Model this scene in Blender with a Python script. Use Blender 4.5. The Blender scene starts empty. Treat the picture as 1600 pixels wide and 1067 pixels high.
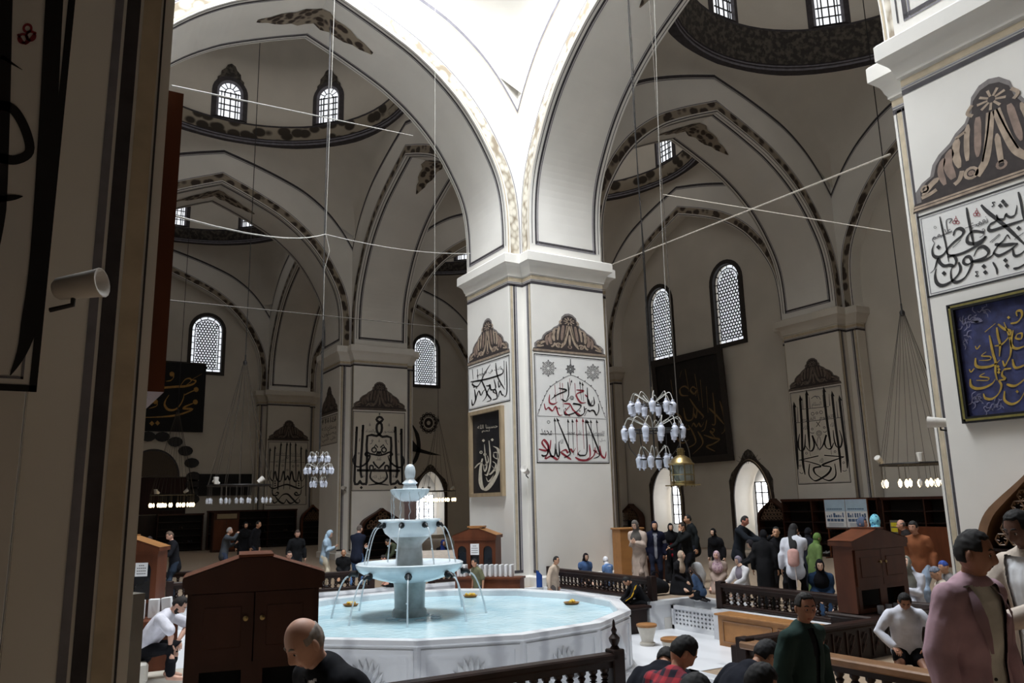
import bpy, bmesh, math, random
from math import sin, cos, pi, radians, atan2, hypot, sqrt
from mathutils import Vector, Matrix
random.seed(7)
SC = bpy.context.scene
COL = SC.collection
V = Vector
# ---------------------------------------------------------------- camera
CAMP = V((-9.405, -15.406, 1.85)); F = 1231.609
YAW, PIT, ROL = 0.54, 0.202, -0.023
_f0 = V((sin(YAW), cos(YAW), 0)); _r0 = V((cos(YAW), -sin(YAW), 0)); _u0 = V((0, 0, 1))
FW = _f0*cos(PIT) + _u0*sin(PIT); _u = -_f0*sin(PIT) + _u0*cos(PIT)
RT = _r0*cos(ROL) + _u*sin(ROL); UP = -_r0*sin(ROL) + _u*cos(ROL)
cam = bpy.data.cameras.new('camera'); co = bpy.data.objects.new('camera', cam); COL.objects.link(co)
cam.sensor_width = 36; cam.lens = F*36/1600; cam.clip_start = .05; cam.clip_end = 300
co.matrix_world = Matrix(((RT.x, UP.x, -FW.x, CAMP.x), (RT.y, UP.y, -FW.y, CAMP.y), (RT.z, UP.z, -FW.z, CAMP.z), (0, 0, 0, 1)))
SC.camera = co
# survey helpers: where a sight line of the 1600x1067 photograph meets a real plane of the building
def ray(x, y): return FW + RT*((x-800)/F) - UP*((y-533.5)/F)
def onx(x, y, X): d = ray(x, y); return CAMP + d*((X-CAMP.x)/d.x)
def ony(x, y, Y): d = ray(x, y); return CAMP + d*((Y-CAMP.y)/d.y)
def onz(x, y, Z): d = ray(x, y); return CAMP + d*((Z-CAMP.z)/d.z)
def atd(x, y, t): return CAMP + ray(x, y)*t

# ---------------------------------------------------------------- materials
def lin(c):
    return tuple((v/12.92 if v <= .04045 else ((v+.055)/1.055)**2.4) for v in (x/255 for x in c))
_mats = {}
def mat(name, rgb, rough=.6, metal=0., var=.06, scale=6., bump=0., emit=0., alpha=None, trans=0., rgb2=None, kind='noise', stretch=None, sheen=0., spec=.5, det=4., ramp=(.35, .65), uv=False):
    if name in _mats: return _mats[name]
    m = bpy.data.materials.new(name); m.use_nodes = True; nt = m.node_tree; N = nt.nodes; L = nt.links
    b = N['Principled BSDF']; c1 = lin(rgb)
    b.inputs['Roughness'].default_value = rough; b.inputs['Metallic'].default_value = metal
    b.inputs['Specular IOR Level'].default_value = spec
    tc = N.new('ShaderNodeTexCoord'); mp = N.new('ShaderNodeMapping')
    L.new(tc.outputs['UV' if uv else 'Object'], mp.inputs['Vector'])
    if stretch: mp.inputs['Scale'].default_value = stretch
    if kind == 'voronoi':
        t = N.new('ShaderNodeTexVoronoi'); t.inputs['Scale'].default_value = scale; fac = t.outputs['Distance']
    elif kind == 'wave':
        t = N.new('ShaderNodeTexWave'); t.inputs['Scale'].default_value = scale; t.inputs['Distortion'].default_value = 6; t.inputs['Detail'].default_value = det; t.inputs['Detail Scale'].default_value = 1.2; fac = t.outputs['Fac']
    else:
        t = N.new('ShaderNodeTexNoise'); t.inputs['Scale'].default_value = scale; t.inputs['Detail'].default_value = det; fac = t.outputs['Fac']
    L.new(mp.outputs['Vector'], t.inputs['Vector'])
    r = N.new('ShaderNodeValToRGB'); L.new(fac, r.inputs['Fac'])
    c2 = lin(rgb2) if rgb2 else tuple(min(1, x*(1+var)) for x in c1)
    ca = c1 if rgb2 else tuple(x*(1-var) for x in c1)
    r.color_ramp.elements[0].color = (*ca, 1); r.color_ramp.elements[1].color = (*c2, 1)
    r.color_ramp.elements[0].position = ramp[0]; r.color_ramp.elements[1].position = ramp[1]
    L.new(r.outputs['Color'], b.inputs['Base Color'])
    if bump:
        bp = N.new('ShaderNodeBump'); bp.inputs['Strength'].default_value = bump; bp.inputs['Distance'].default_value = .02
        L.new(fac, bp.inputs['Height']); L.new(bp.outputs['Normal'], b.inputs['Normal'])
    if emit:
        L.new(r.outputs['Color'], b.inputs['Emission Color']); b.inputs['Emission Strength'].default_value = emit
    if trans: b.inputs['Transmission Weight'].default_value = trans; b.inputs['IOR'].default_value = 1.33
    if alpha is not None: b.inputs['Alpha'].default_value = alpha
    if sheen: b.inputs['Sheen Weight'].default_value = sheen
    _mats[name] = m
    return m

# ---------------------------------------------------------------- mesh builder
class MB:
    def __init__(s): s.v = []; s.f = []; s.m = []; s.uv = []
    def face(s, pts, m=0, uv=None):
        i = len(s.v); s.v += [tuple(p) for p in pts]; s.f.append(tuple(range(i, i+len(pts)))); s.m.append(m); s.uv.append(uv)
    def grid(s, rows, m=0, closed=False, uvs=None, flip=False):
        i0 = len(s.v); n = len(rows[0])
        for r in rows: s.v += [tuple(p) for p in r]
        for a in range(len(rows)-1):
            for b in range(n if closed else n-1):
                c = (b+1) % n
                q = (i0+a*n+b, i0+a*n+c, i0+(a+1)*n+c, i0+(a+1)*n+b)
                if flip: q = q[::-1]
                s.f.append(q); s.m.append(m)
                if uvs: 
                    u = [uvs[a][b], uvs[a][c], uvs[a+1][c], uvs[a+1][b]]
                    s.uv.append(u[::-1] if flip else u)
                else: s.uv.append(None)
    def cap(s, pts, m=0, flip=False):
        s.face(list(pts)[::-1] if flip else pts, m)
    def bx(s, x0, x1, y0, y1, z0, z1, m=0, M=None, bev=0):
        if x0 > x1: x0, x1 = x1, x0
        if y0 > y1: y0, y1 = y1, y0
        if z0 > z1: z0, z1 = z1, z0
        if bev:
            b = min(bev, (x1-x0)/2.01, (y1-y0)/2.01, (z1-z0)/2.01)
            def ring(o, z): return [(x0+o, y0+b, z), (x0+b, y0+o, z), (x1-b, y0+o, z), (x1-o, y0+b, z), (x1-o, y1-b, z), (x1-b, y1-o, z), (x0+b, y1-o, z), (x0+o, y1-b, z)]
            rows = [ring(b*.9, z0), ring(0, z0+b), ring(0, z1-b), ring(b*.9, z1)]
            if M: rows = [[M @ V(p) for p in r] for r in rows]
            s.grid(rows, m, True); s.cap(rows[0], m, True); s.cap(rows[-1], m); return s
        P = [V((x, y, z)) for z in (z0, z1) for y in (y0, y1) for x in (x0, x1)]
        if M: P = [M @ p for p in P]
        for q in ((0, 2, 3, 1), (4, 5, 7, 6), (0, 1, 5, 4), (2, 6, 7, 3), (0, 4, 6, 2), (1, 3, 7, 5)): s.face([P[k] for k in q], m)
        return s
    def tube(s, pts, r, n=8, m=0, caps=True, ry=None):
        pts = [V(p) for p in pts]; N = len(pts)
        rr = r if isinstance(r, (list, tuple)) else [r]*N
        rows = []; up = None
        for i, p in enumerate(pts):
            d = (pts[min(i+1, N-1)]-pts[max(i-1, 0)])
            d = d.normalized() if d.length > 1e-9 else V((0, 0, 1))
            if up is None:
                up = V((0, 0, 1)) if abs(d.z) < .9 else V((1, 0, 0))
            a = (up - d*up.dot(d))
            a = a.normalized() if a.length > 1e-6 else d.orthogonal().normalized()
            b = d.cross(a); up = a
            rows.append([p + (a*cos(2*pi*k/n) + b*sin(2*pi*k/n))*rr[i] for k in range(n)])
        s.grid(rows, m, True)
        if caps: s.cap(rows[0], m, True); s.cap(rows[-1], m)
        return s
    def lathe(s, prof, n=24, m=0, c=(0, 0, 0), sx=1, sy=1, M=None, mats=None, lobes=None):
        rows = []
        for r, z in prof:
            rows.append([(c[0]+sx*r*cos(2*pi*k/n)*(1+(lobes[1]*abs(cos(lobes[0]*pi*k/n)) if lobes else 0)), c[1]+sy*r*sin(2*pi*k/n)*(1+(lobes[1]*abs(cos(lobes[0]*pi*k/n)) if lobes else 0)), c[2]+z) for k in range(n)])
        if M: rows = [[M @ V(p) for p in r] for r in rows]
        for i in range(len(rows)-1): s.grid(rows[i:i+2], mats[i] if mats else m, True)
        if prof[0][0] > 1e-4: s.cap(rows[0], mats[0] if mats else m, True)
        if prof[-1][0] > 1e-4: s.cap(rows[-1], mats[-1] if mats else m)
        return s
    def ball(s, c, r, n=12, k=8, m=0, sc=(1, 1, 1), M=None):
        rows = []
        for i in range(k+1):
            a = -pi/2 + pi*i/k; rr = max(cos(a), 1e-4)
            rows.append([V((c[0]+sc[0]*r*rr*cos(2*pi*j/n), c[1]+sc[1]*r*rr*sin(2*pi*j/n), c[2]+sc[2]*r*sin(a))) for j in range(n)])
        if M: rows = [[M @ p for p in q] for q in rows]
        s.grid(rows, m, True); return s
    def prism(s, poly, fn, d0, d1, m=0, ms=None):
        # poly: 2d outline (ccw), fn(u, v, d) -> point
        a = [fn(u, v, d0) for u, v in poly]; b = [fn(u, v, d1) for u, v in poly]
        s.face(a[::-1], m); s.face(b, m); s.grid([a, b], m if ms is None else ms, True)
        return s
    def build(s, name, mats, parent=None, smooth=None, loc=None, coll=True):
        me = bpy.data.meshes.new(name); me.from_pydata(s.v, [], s.f)
        if not isinstance(mats, (list, tuple)): mats = [mats]
        for q in mats: me.materials.append(q)
        me.polygons.foreach_set('material_index', s.m)
        if any(s.uv):
            ul = me.uv_layers.new(name='UVMap'); k = 0
            for p, u in zip(me.polygons, s.uv):
                for j, li in enumerate(p.loop_indices):
                    if u: ul.data[li].uv = u[j]
        if smooth is not None:
            bm = bmesh.new(); bm.from_mesh(me); bmesh.ops.remove_doubles(bm, verts=bm.verts, dist=1e-5); bmesh.ops.recalc_face_normals(bm, faces=bm.faces); bm.to_mesh(me); bm.free()
            me.polygons.foreach_set('use_smooth', [True]*len(me.polygons)); me.set_sharp_from_angle(angle=radians(smooth))
        me.update()
        o = bpy.data.objects.new(name, me); COL.objects.link(o)
        if parent: o.parent = parent
        if loc: o.location = loc
        return o
def tag(o, label=None, cat=None, group=None, kind=None):
    if label: o['label'] = label
    if cat: o['category'] = cat
    if group: o['group'] = group
    if kind: o['kind'] = kind
    return o
def thing(name, label, cat, loc=(0, 0, 0), rz=0, group=None):
    o = bpy.data.objects.new(name, None); COL.objects.link(o); o.location = loc; o.rotation_euler = (0, 0, rz); o.empty_display_size = .2
    return tag(o, label, cat, group)
def struct(o): o['kind'] = 'structure'; return o
def copy_tree(o, parent=None):
    c = o.copy(); COL.objects.link(c)
    if parent: c.parent = parent
    for ch in o.children: copy_tree(ch, c)
    return c
def smoothline(pts, k=6, closed=False):
    pts = [V((p[0], p[1], 0)) if len(p) == 2 else V(p) for p in pts]; n = len(pts); out = []
    if n < 3: return pts
    for i in range(n if closed else n-1):
        if closed: p0, p1, p2, p3 = pts[(i-1) % n], pts[i], pts[(i+1) % n], pts[(i+2) % n]
        else: p0, p1, p2, p3 = pts[max(i-1, 0)], pts[i], pts[i+1], pts[min(i+2, n-1)]
        for j in range(k):
            t = j/k
            out.append(.5*((2*p1)+(p2-p0)*t+(2*p0-5*p1+4*p2-p3)*t*t+(3*p1-p0-3*p2+p3)*t**3))
    if not closed: out.append(pts[-1])
    return out
# ================================================================ building
BX, BY, PW, PN = 12., 12.43, 2.94, .4
ZC = 7.24
plaster = mat('lime_plaster', (226, 223, 217), .85, var=.035, scale=.9, bump=.03)
plaster_dk = mat('dimmed_plaster', (208, 202, 192), .88, var=.05, scale=.7, bump=.03)  # same lime plaster with the dimness of the outer bays put into its colour
line_dk = mat('painted_dark_line', (62, 58, 62), .8, var=.2, scale=8)
line_gy = mat('painted_grey_line', (120, 118, 126), .8, var=.15, scale=8)
line_tan = mat('painted_tan_line', (186, 172, 148), .8, var=.1, scale=8)
gold_relief = mat('painted_gilt_scrollwork', (214, 208, 194), .75, scale=3.6, kind='voronoi', rgb2=(138, 126, 108), ramp=(.3, .8), uv=True, bump=.15)
dark_orn = mat('painted_dark_garland', (58, 46, 38), .8, scale=2.2, kind='voronoi', rgb2=(150, 138, 122), ramp=(.42, .62), uv=True)
frieze_dk = mat('painted_dark_frieze', (52, 48, 46), .85, scale=7, kind='noise', rgb2=(92, 86, 78), ramp=(.45, .6))
frieze_leaf = mat('painted_leaf_frieze', (62, 54, 46), .8, scale=1.6, kind='voronoi', rgb2=(168, 158, 142), ramp=(.45, .6), uv=True)

def plus(x, y, w, h, o, n=PN):
    X = (x-o, x+n-o, x+w-n+o, x+w+o); Y = (y-o, y+n-o, y+h-n+o, y+h+o)
    return [(X[1], Y[0]), (X[2], Y[0]), (X[2], Y[1]), (X[3], Y[1]), (X[3], Y[2]), (X[2], Y[2]), (X[2], Y[3]), (X[1], Y[3]), (X[1], Y[2]), (X[0], Y[2]), (X[0], Y[1]), (X[1], Y[1])]
CAPP = [(.0, ZC), (.035, ZC+.005), (.035, ZC+.05), (.06, ZC+.09), (.075, ZC+.15), (.11, ZC+.22), (.17, ZC+.27), (.19, ZC+.285), (.2, ZC+.29), (.2, ZC+.5), (.17, ZC+.53), (.0, ZC+.57)]
def pier_mesh(x, y, w=PW, h=PW, stripes=True):
    """x, y: low corner in world; built round the local origin at its middle"""
    b = MB(); ox, oy = x+w/2, y+h/2
    P = lambda o, z: [(px-ox, py-oy, z) for px, py in plus(x, y, w, h, o)]
    for (o0, z0), (o1, z1), m in [((.05, 0), (.05, .2), 0), ((.05, .2), (.0, .24), 0), ((0, .24), (0, ZC), 0)]:
        b.grid([P(o0, z0), P(o1, z1)], m, True)
    rows = [P(o, z) for o, z in CAPP]
    for i in range(len(rows)-1): b.grid(rows[i:i+2], 0, True)
    b.cap(P(.0, ZC+.57), 0)
    for z0, z1, m in ((ZC-.24, ZC-.17, 1), (ZC-.155, ZC-.135, 2), (ZC-.12, ZC-.03, 3)):
        b.grid([P(.004, z0), P(.004, z1)], m, True)
    q = plus(x, y, w, h, .004)
    # stripes on both returns of every notch
    for c, a, d in ((11, 10, 0), (2, 1, 3), (5, 4, 6), (8, 7, 9)):
        C = V((q[c][0]-ox, q[c][1]-oy, 0))
        for e in (a, d):
            E = V((q[e][0]-ox, q[e][1]-oy, 0)); D = E-C
            for t0, t1, m in ((.42, .5, 2), (.53, .66, 1), (.69, .86, 3), (.88, .9, 1)):
                p0, p1 = C+D*t0, C+D*t1
                b.face([p0+V((0, 0, .36)), p1+V((0, 0, .36)), p1+V((0, 0, ZC-.2)), p0+V((0, 0, ZC-.2))], m)
            b.face([C+D*.42+V((0, 0, .3)), C+D*1+V((0, 0, .3)), C+D*1+V((0, 0, .36)), C+D*.42+V((0, 0, .36))], 1)
    return b
PIERM = [plaster, line_dk, line_gy, line_tan]

# half profile of the pointed arches: (distance in from the springing, height)
HALF = smoothline([(0, 7.3), (0, 8.4), (.04, 9.1), (.13, 9.6), (.28, 10.03), (.52, 10.5), (.84, 11.02), (1.25, 11.53), (1.73, 11.98), (2.2, 12.33), (2.68, 12.62), (3.6, 13.05), (4.53, 13.43)], 3)
HALF = [(max(p.x, 0), p.y) for p in HALF]
OUTER = smoothline([(-.4, 11.72), (0, 12.32), (.45, 12.86), (.95, 13.3), (1.6, 13.72), (2.4, 14.06), (3.4, 14.4), (4.53, 14.72)], 4)
def outer_z(d):
    for a, b in zip(OUTER, OUTER[1:]):
        if d <= b.x: return a.y+(b.y-a.y)*max(0, (d-a.x))/(b.x-a.x)
    return OUTER[-1].y
def prof(hs, off=0):
    """inner arch curve, pushed outwards by off"""
    k = hs/4.53; L = [V((-(hs-d*k), z, 0)) for d, z in HALF]
    if off:
        M = []
        for i, p in enumerate(L):
            t = (L[min(i+1, len(L)-1)]-L[max(i-1, 0)]).normalized(); nn = V((-t.y, t.x, 0))
            q = p+nn*off
            if i == len(L)-1: q = V((0, p.y+off*1.1, 0))
            M.append(q)
        L = M
    return [(p.x, p.y) for p in L]+[(-p.x, p.y) for p in L[-2::-1]]
ZTOP = 15.3
def strip_uv(c0, c1, fn, b, m, eps=0, sc=1.):
    s = 0; rows = [[], []]; uv = [[], []]
    for i, (p, q) in enumerate(zip(c0, c1)):
        if i: s += hypot(p[0]-c0[i-1][0], p[1]-c0[i-1][1])
        rows[0].append(fn(*p)); rows[1].append(fn(*q)); uv[0].append((s*sc, 0)); uv[1].append((s*sc, sc*.3))
    b.grid(rows, m, False, uv)
def arch_wall(name, tr, hs, T, orn=(True, True), gilt=(False, False), back=True, medal=True):
    """tr(u, t, z) -> world; faces at t = 0 and t = T; the arch opening spans |u| < hs"""
    b = MB(); C = prof(hs); U = hs+PN
    for side, t in ((0, 0), (1, T)):
        if side and not back: continue
        e = -.006 if side == 0 else T+.006
        for sx in (-1, 1): b.face([tr(sx*hs, t, ZC+.3), tr(sx*U, t, ZC+.3), tr(sx*U, t, ZTOP), tr(sx*hs, t, ZTOP)], 0)
        for p, q in zip(C, C[1:]):
            if abs(p[0]-q[0]) > 1e-6: b.face([tr(p[0], t, p[1]), tr(q[0], t, q[1]), tr(q[0], t, ZTOP), tr(p[0], t, ZTOP)], 0)
        f = lambda u, z: tr(u, e, z)
        g = gilt[side]
        cl = [p for p in C]
        strip_uv(prof(hs, .02), prof(hs, .05), f, b, 3 if g else 1)
        if orn[side]:
            strip_uv(prof(hs, .09), prof(hs, .33), f, b, 4 if g else 5, sc=1.6)
            strip_uv(prof(hs, .35), prof(hs, .375), f, b, 2)
        oc = [(-(hs-d.x*hs/4.53), d.y-.12) for d in OUTER]; oc2 = [(-(hs-d.x*hs/4.53), d.y-.02) for d in OUTER]
        oc += [(-u, z) for u, z in oc[-2::-1]]; oc2 += [(-u, z) for u, z in oc2[-2::-1]]
        strip_uv(oc, oc2, f, b, 2 if g else 1)
        oc3 = [(u, z-.05) for u, z in oc]; oc4 = [(u, z-.02) for u, z in oc]
        strip_uv(oc3, oc4, f, b, 3 if g else 2)
    b.grid([[tr(u, 0, z) for u, z in C], [tr(u, T, z) for u, z in C]], 0)
    if T > 1:
        Ci = prof(hs, -.006); Cs = [(u, z) for u, z in Ci if z > ZC+.62]
        for t0, t1, m in ((.06, .08, 1), (.15, .21, 1), (.225, .25, 2), (T-.21, T-.15, 1), (T-.25, T-.225, 2), (T-.08, T-.06, 1)):
            b.grid([[tr(u, t0, z) for u, z in Cs], [tr(u, t1, z) for u, z in Cs]], m)
        for sx in (-1, 1):
            for z0, z1, m in ((ZC+.8, ZC+.86, 1), (ZC+.76, ZC+.785, 2)):
                u = sx*(hs-.006); b.face([tr(u, .15, z0), tr(u, T-.15, z0), tr(u, T-.15, z1), tr(u, .15, z1)], m)
        if medal:
            # dark leaf spray painted on the soffit at the crown
            n = 16; top = []; bot = []; uv = [[], []]
            for i in range(n+1):
                s = -1+2*i/n; u = s*1.5; d = hs-abs(u); k = hs/4.53
                z = 13.43-abs(u)*.415-.012; w = .34*(1-abs(s)**1.6)*(1+.18*sin(i*2.3))+.02
                top.append(tr(u, T/2-w, z)); bot.append(tr(u, T/2+w, z)); uv[0].append((u*2.5, 0)); uv[1].append((u*2.5, w*5))
            b.grid([top, bot], 5, False, uv)
    o = b.build(name, [plaster, line_dk, line_gy, line_tan, gold_relief, dark_orn])
    return struct(o)

def dome_bay(name, cx, cy, sx, sy, fr_h, fr_r, leaf, open_top=False, gilt=False):
    """pendentives, ring, drum and dome of one bay"""
    b = MB(); R = 4.82; Z0 = 15.0
    for qx in (1, -1):
        for qy in (1, -1):
            rows = []; nphi = 20; ns = 10
            for s in range(ns+1):
                row = []
                for i in range(nphi+1):
                    a = pi/2*i/nphi; ca, sa = max(cos(a), 1e-6), max(sin(a), 1e-6)
                    k = min(sx/ca, sy/sa); lx, ly = k*ca, k*sa
                    if k == sx/ca: d = ((sy-.4)-ly)*4.53/(sy-.4)
                    else: d = ((sx-.4)-lx)*4.53/(sx-.4)
                    lz = outer_z(d); t = s/ns*pi/2; hh = 1-cos(t); vv = sin(t)
                    row.append((cx+qx*(lx+(R*ca-lx)*hh), cy+qy*(ly+(R*sa-ly)*hh), lz+(Z0+.02-lz)*vv))
                rows.append(row)
            b.grid(rows, 0, flip=(qx*qy < 0))
    n = 64
    prf = [(R+.25, Z0-.02), (R-.05, Z0-.02), (R-.06, Z0+.05), (R-.1, Z0+.07), (R-.1, Z0+.12), (R-.14, Z0+.14), (fr_r, Z0+fr_h-.06), (fr_r-.02, Z0+fr_h), (R-.2, Z0+fr_h+.02)]
    mm = [1, 1, 2, 1, 2, 1, 5, 1, 1]
    for i in range(len(prf)-1):
        rows = []; uv = []
        for r, z in prf[i:i+2]:
            rows.append([(cx+r*cos(2*pi*k/n), cy+r*sin(2*pi*k/n), z) for k in range(n+1)])
        L = 2*pi*R*1.3
        uv = [[(L*k/n, 0) for k in range(n+1)], [(L*k/n, fr_h*1.5) for k in range(n+1)]]
        b.grid(rows, mm[i+1], False, uv)
    zb = Z0+fr_h+.02; rd = R-.2
    if open_top:
        dp = [(rd, zb), (rd, zb+2.6), (rd-.5, zb+2.9)]
    else:
        dp = [(rd, zb), (rd, zb+1.9)]+[(rd*cos(radians(a)), zb+1.9+rd*.92*sin(radians(a))) for a in range(8, 91, 8)]+[(.01, zb+1.9+rd*.92)]
    rows = [[(cx+r*cos(2*pi*k/n), cy+r*sin(2*pi*k/n), z) for k in range(n)] for r, z in dp]
    b.grid(rows, 0, True)
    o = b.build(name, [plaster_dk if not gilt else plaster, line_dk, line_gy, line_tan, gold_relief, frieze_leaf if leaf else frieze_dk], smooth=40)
    return struct(o), rd, zb

# ---- windows
glass_bright = mat('daylit_window_glass', (236, 240, 246), .2, var=.05, scale=3, emit=1.15)
wood_win = mat('dark_window_frame', (46, 40, 36), .6, var=.2, scale=10)
iron = mat('dark_iron', (44, 42, 42), .5, metal=.3, var=.2, scale=20)
def arch_outline(hw, z0, zs, n=14):
    """round headed outline, ccw, from bottom left; zs is the springing height"""
    return [(-hw, z0), (hw, z0)]+[(hw*cos(pi*i/n), zs+hw*1.02*sin(pi*i/n)) for i in range(n+1)]
WN = [0]
def lattice_window(tr, W, H, label=None):
    """tr(u, v, d): u across, v up from the sill, d out of the wall towards the room; pierced gypsum-like grille"""
    WN[0] += 1
    root = bpy.data.objects.new('window_%d' % WN[0], None); COL.objects.link(root); struct(root); root.location = tr(0, 0, 0)
    o0 = V(root.location)
    T = lambda u, v, d: V(tr(u, v, d))-o0
    hw = W/2; zs = H-hw; fr = .17
    b = MB()
    A = arch_outline(hw, 0, zs); B = arch_outline(hw-fr, fr, zs)
    n = len(A)
    for d in (.05,):
        for i in range(n):
            j = (i+1) % n
            b.face([T(*A[i], d), T(*A[j], d), T(*B[j], d), T(*B[i], d)])
            b.face([T(*A[i], -.1), T(*A[j], -.1), T(*A[j], d), T(*A[i], d)])
            b.face([T(*B[j], -.1), T(*B[i], -.1), T(*B[i], d), T(*B[j], d)])
    b.build('window_frame', wood_win, root)
    # pane
    g = MB(); g.face([T(u, v, -.22) for u, v in B]); g.build('pane', glass_bright, root)
    # lattice
    l = MB(); ih = hw-fr; bw = .15
    C = arch_outline(ih-bw, fr+bw, zs, 14)
    def ring(P, Q, d0):
        for i in range(len(P)):
            j = (i+1) % len(P)
            l.face([T(*P[i], d0), T(*P[j], d0), T(*Q[j], d0), T(*Q[i], d0)])
    ring(arch_outline(ih, fr, zs), arch_outline(ih-.03, fr+.03, zs), -.1)
    ring(arch_outline(ih-bw+.02, fr+bw-.02, zs), arch_outline(ih-bw-.03, fr+bw+.03, zs), -.1)
    # bars across the border
    def bar(u0, v0, u1, v1, w=.045):
        dx, dy = u1-u0, v1-v0; L_ = hypot(dx, dy); nx, ny = -dy/L_*w/2, dx/L_*w/2
        l.face([T(u0+nx, v0+ny, -.1), T(u0-nx, v0-ny, -.1), T(u1-nx, v1-ny, -.1), T(u1+nx, v1+ny, -.1)])
    for s in (-1, 1):
        k = max(3, int((zs-fr-bw)/.3))
        for i in range(k+1):
            v = fr+bw+(zs-fr-bw)*i/k; bar(s*(ih-bw), v, s*ih, v)
    for i in range(1, 6):
        a = pi*i/6; bar((ih-bw)*cos(a), zs+(ih-bw)*sin(a), ih*cos(a), zs+ih*sin(a))
    for s in (-.5, 0, .5): bar(s*(ih-bw)*1.2, fr, s*(ih-bw)*1.2, fr+bw)
    # hexagonal net with round holes
    p = .145; R = ih-bw-.02; nrow = int((H-2*fr-bw)/(p*.866))+1
    def inside(u, v, mrg=0):
        if v < fr+bw+.02 or abs(u) > R: return False
        return v < zs or hypot(u, v-zs) < R
    for r in range(nrow+1):
        for c in range(-8, 9):
            u = c*p+(p/2 if r % 2 else 0); v = fr+bw+.04+r*p*.866
            if not inside(u, v): continue
            hx = [(u+p/sqrt(3)*cos(pi/6+pi/3*k), v+p/sqrt(3)*sin(pi/6+pi/3*k)) for k in range(6)]
            ci = [(u+.045*cos(pi/6+pi/6*k), v+.045*sin(pi/6+pi/6*k)) for k in range(12)]
            for k in range(6):
                a, a2 = hx[k], hx[(k+1) % 6]; m_ = ((a[0]+a2[0])/2, (a[1]+a2[1])/2)
                c0, c1, c2 = ci[2*k], ci[2*k+1], ci[(2*k+2) % 12]
                l.face([T(*a, -.1), T(*m_, -.1), T(*c1, -.1), T(*c0, -.1)]); l.face([T(*m_, -.1), T(*a2, -.1), T(*c2, -.1), T(*c1, -.1)])
    l.build('lattice', iron, root)
    return root
def drum_window(cx, cy, R, a, zb, W=.95, H=1.75, crest=True):
    WN[0] += 1
    root = bpy.data.objects.new('window_%d' % WN[0], None); COL.objects.link(root); struct(root)
    c, s = cos(a), sin(a); root.location = (cx+R*c, cy+R*s, zb)
    root.rotation_euler = (0, 0, a+pi/2)      # local +y points out of the drum ... local -y to the room
    T = lambda u, v, d: V((u, d, v))
    hw = W/2; zs = H-hw
    b = MB(); A = arch_outline(hw+.26, -.05, zs); B = arch_outline(hw, .02, zs); n = len(A)
    Cc = arch_outline(hw+.09, .0, zs)
    for P, Q, dp, dq, m in ((A, Cc, .04, .08, 0), (Cc, B, .08, .0, 1)):
        for i in range(n):
            j = (i+1) % n; b.face([T(*P[i], dp), T(*P[j], dp), T(*Q[j], dq), T(*Q[i], dq)], m)
    b.build('window_surround', [line_dk, line_gy], root)
    g = MB(); g.face([T(u, v, .012) for u, v in B]); g.build('pane', glass_bright, root)
    l = MB()
    for u in (-hw*.55, -.02, hw*.5): l.bx(u-.02, u+.02, .02, .05, .02, zs+.02)
    for u in (-hw*.78, hw*.78): l.bx(u-.015, u+.015, .02, .05, .02, zs+.02)
    for v in (.28, zs*.5, zs-.02, zs-.25): l.bx(-hw, hw, .02, .05, v-.018, v+.018)
    for i in range(1, 6):
        t = pi*i/6; l.tube([(hw*.42*cos(t), .035, zs+hw*.42*sin(t)), (hw*cos(t), .035, zs+hw*sin(t))], .018, 4)
    l.tube([(hw*.45*cos(pi*i/10), .035, zs+hw*.45*sin(pi*i/10)) for i in range(11)], .018, 4)
    l.build('glazing_bars', iron, root)
    if crest:
        cr = MB(); pts = [(-.62, 0), (-.5, .16), (-.55, .3), (-.42, .42), (-.4, .62), (-.24, .78), (-.16, .96), (0, 1.05)]
        pts = pts+[(-u, v) for u, v in pts[-2::-1]]
        pts = [(u*.85, v*.85+H-.1) for u, v in pts]
        lo = [(max(-hw-.1, min(hw+.1, u)), zs+sqrt(max(0, (hw+.12)**2-min(abs(u), hw+.12)**2))+.0) for u, v in pts]
        rows = [[T(u, v, .03) for u, v in lo], [T(u, max(v, w[1]+.02), .05) for (u, v), w in zip(pts, lo)]]
        cr.grid(rows, 0, False, [[(u*4, v*4) for u, v in lo], [(u*4, v*4) for u, v in pts]]); cr.build('painted_crest', frieze_dk, root)
    return root

# ---- flat wall with round/pointed openings, swept as vertical strips
def holed_wall(b, tr, u0, u1, z0, z1, holes, m=0, depth=.5, mr=0):
    """holes: (uc, hw, zbottom, zspring, rise, power) ; tr(u, z, d)"""
    cuts = {u0, u1}
    for h in holes:
        for i in range(17): cuts.add(round(h[0]-h[1]*cos(pi*i/16), 5))
    cuts = sorted(c for c in cuts if u0-1e-6 <= c <= u1+1e-6)
    def top(h, u):
        x = min(1, abs(u-h[0])/h[1]); return h[3]+h[4]*(1-x**h[5])**(1/h[5])
    for a, c in zip(cuts, cuts[1:]):
        mid = (a+c)/2; hs = sorted([h for h in holes if abs(mid-h[0]) < h[1]], key=lambda h: h[2])
        la = lc = z0
        for h in hs:
            if h[2] > la+1e-6 or h[2] > lc+1e-6: b.face([tr(a, la, 0), tr(c, lc, 0), tr(c, h[2], 0), tr(a, h[2], 0)], m)
            la, lc = top(h, a), top(h, c)
            b.face([tr(a, la, 0), tr(c, lc, 0), tr(c, lc, depth), tr(a, la, depth)], mr)
            b.face([tr(a, h[2], 0), tr(c, h[2], 0), tr(c, h[2], depth), tr(a, h[2], depth)], mr)
        b.face([tr(a, la, 0), tr(c, lc, 0), tr(c, z1, 0), tr(a, z1, 0)], m)
    for h in holes:
        for s in (-1, 1):
            u = h[0]+s*h[1]; b.face([tr(u, h[2], 0), tr(u, h[3], 0), tr(u, h[3], depth), tr(u, h[2], depth)], mr)
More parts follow.
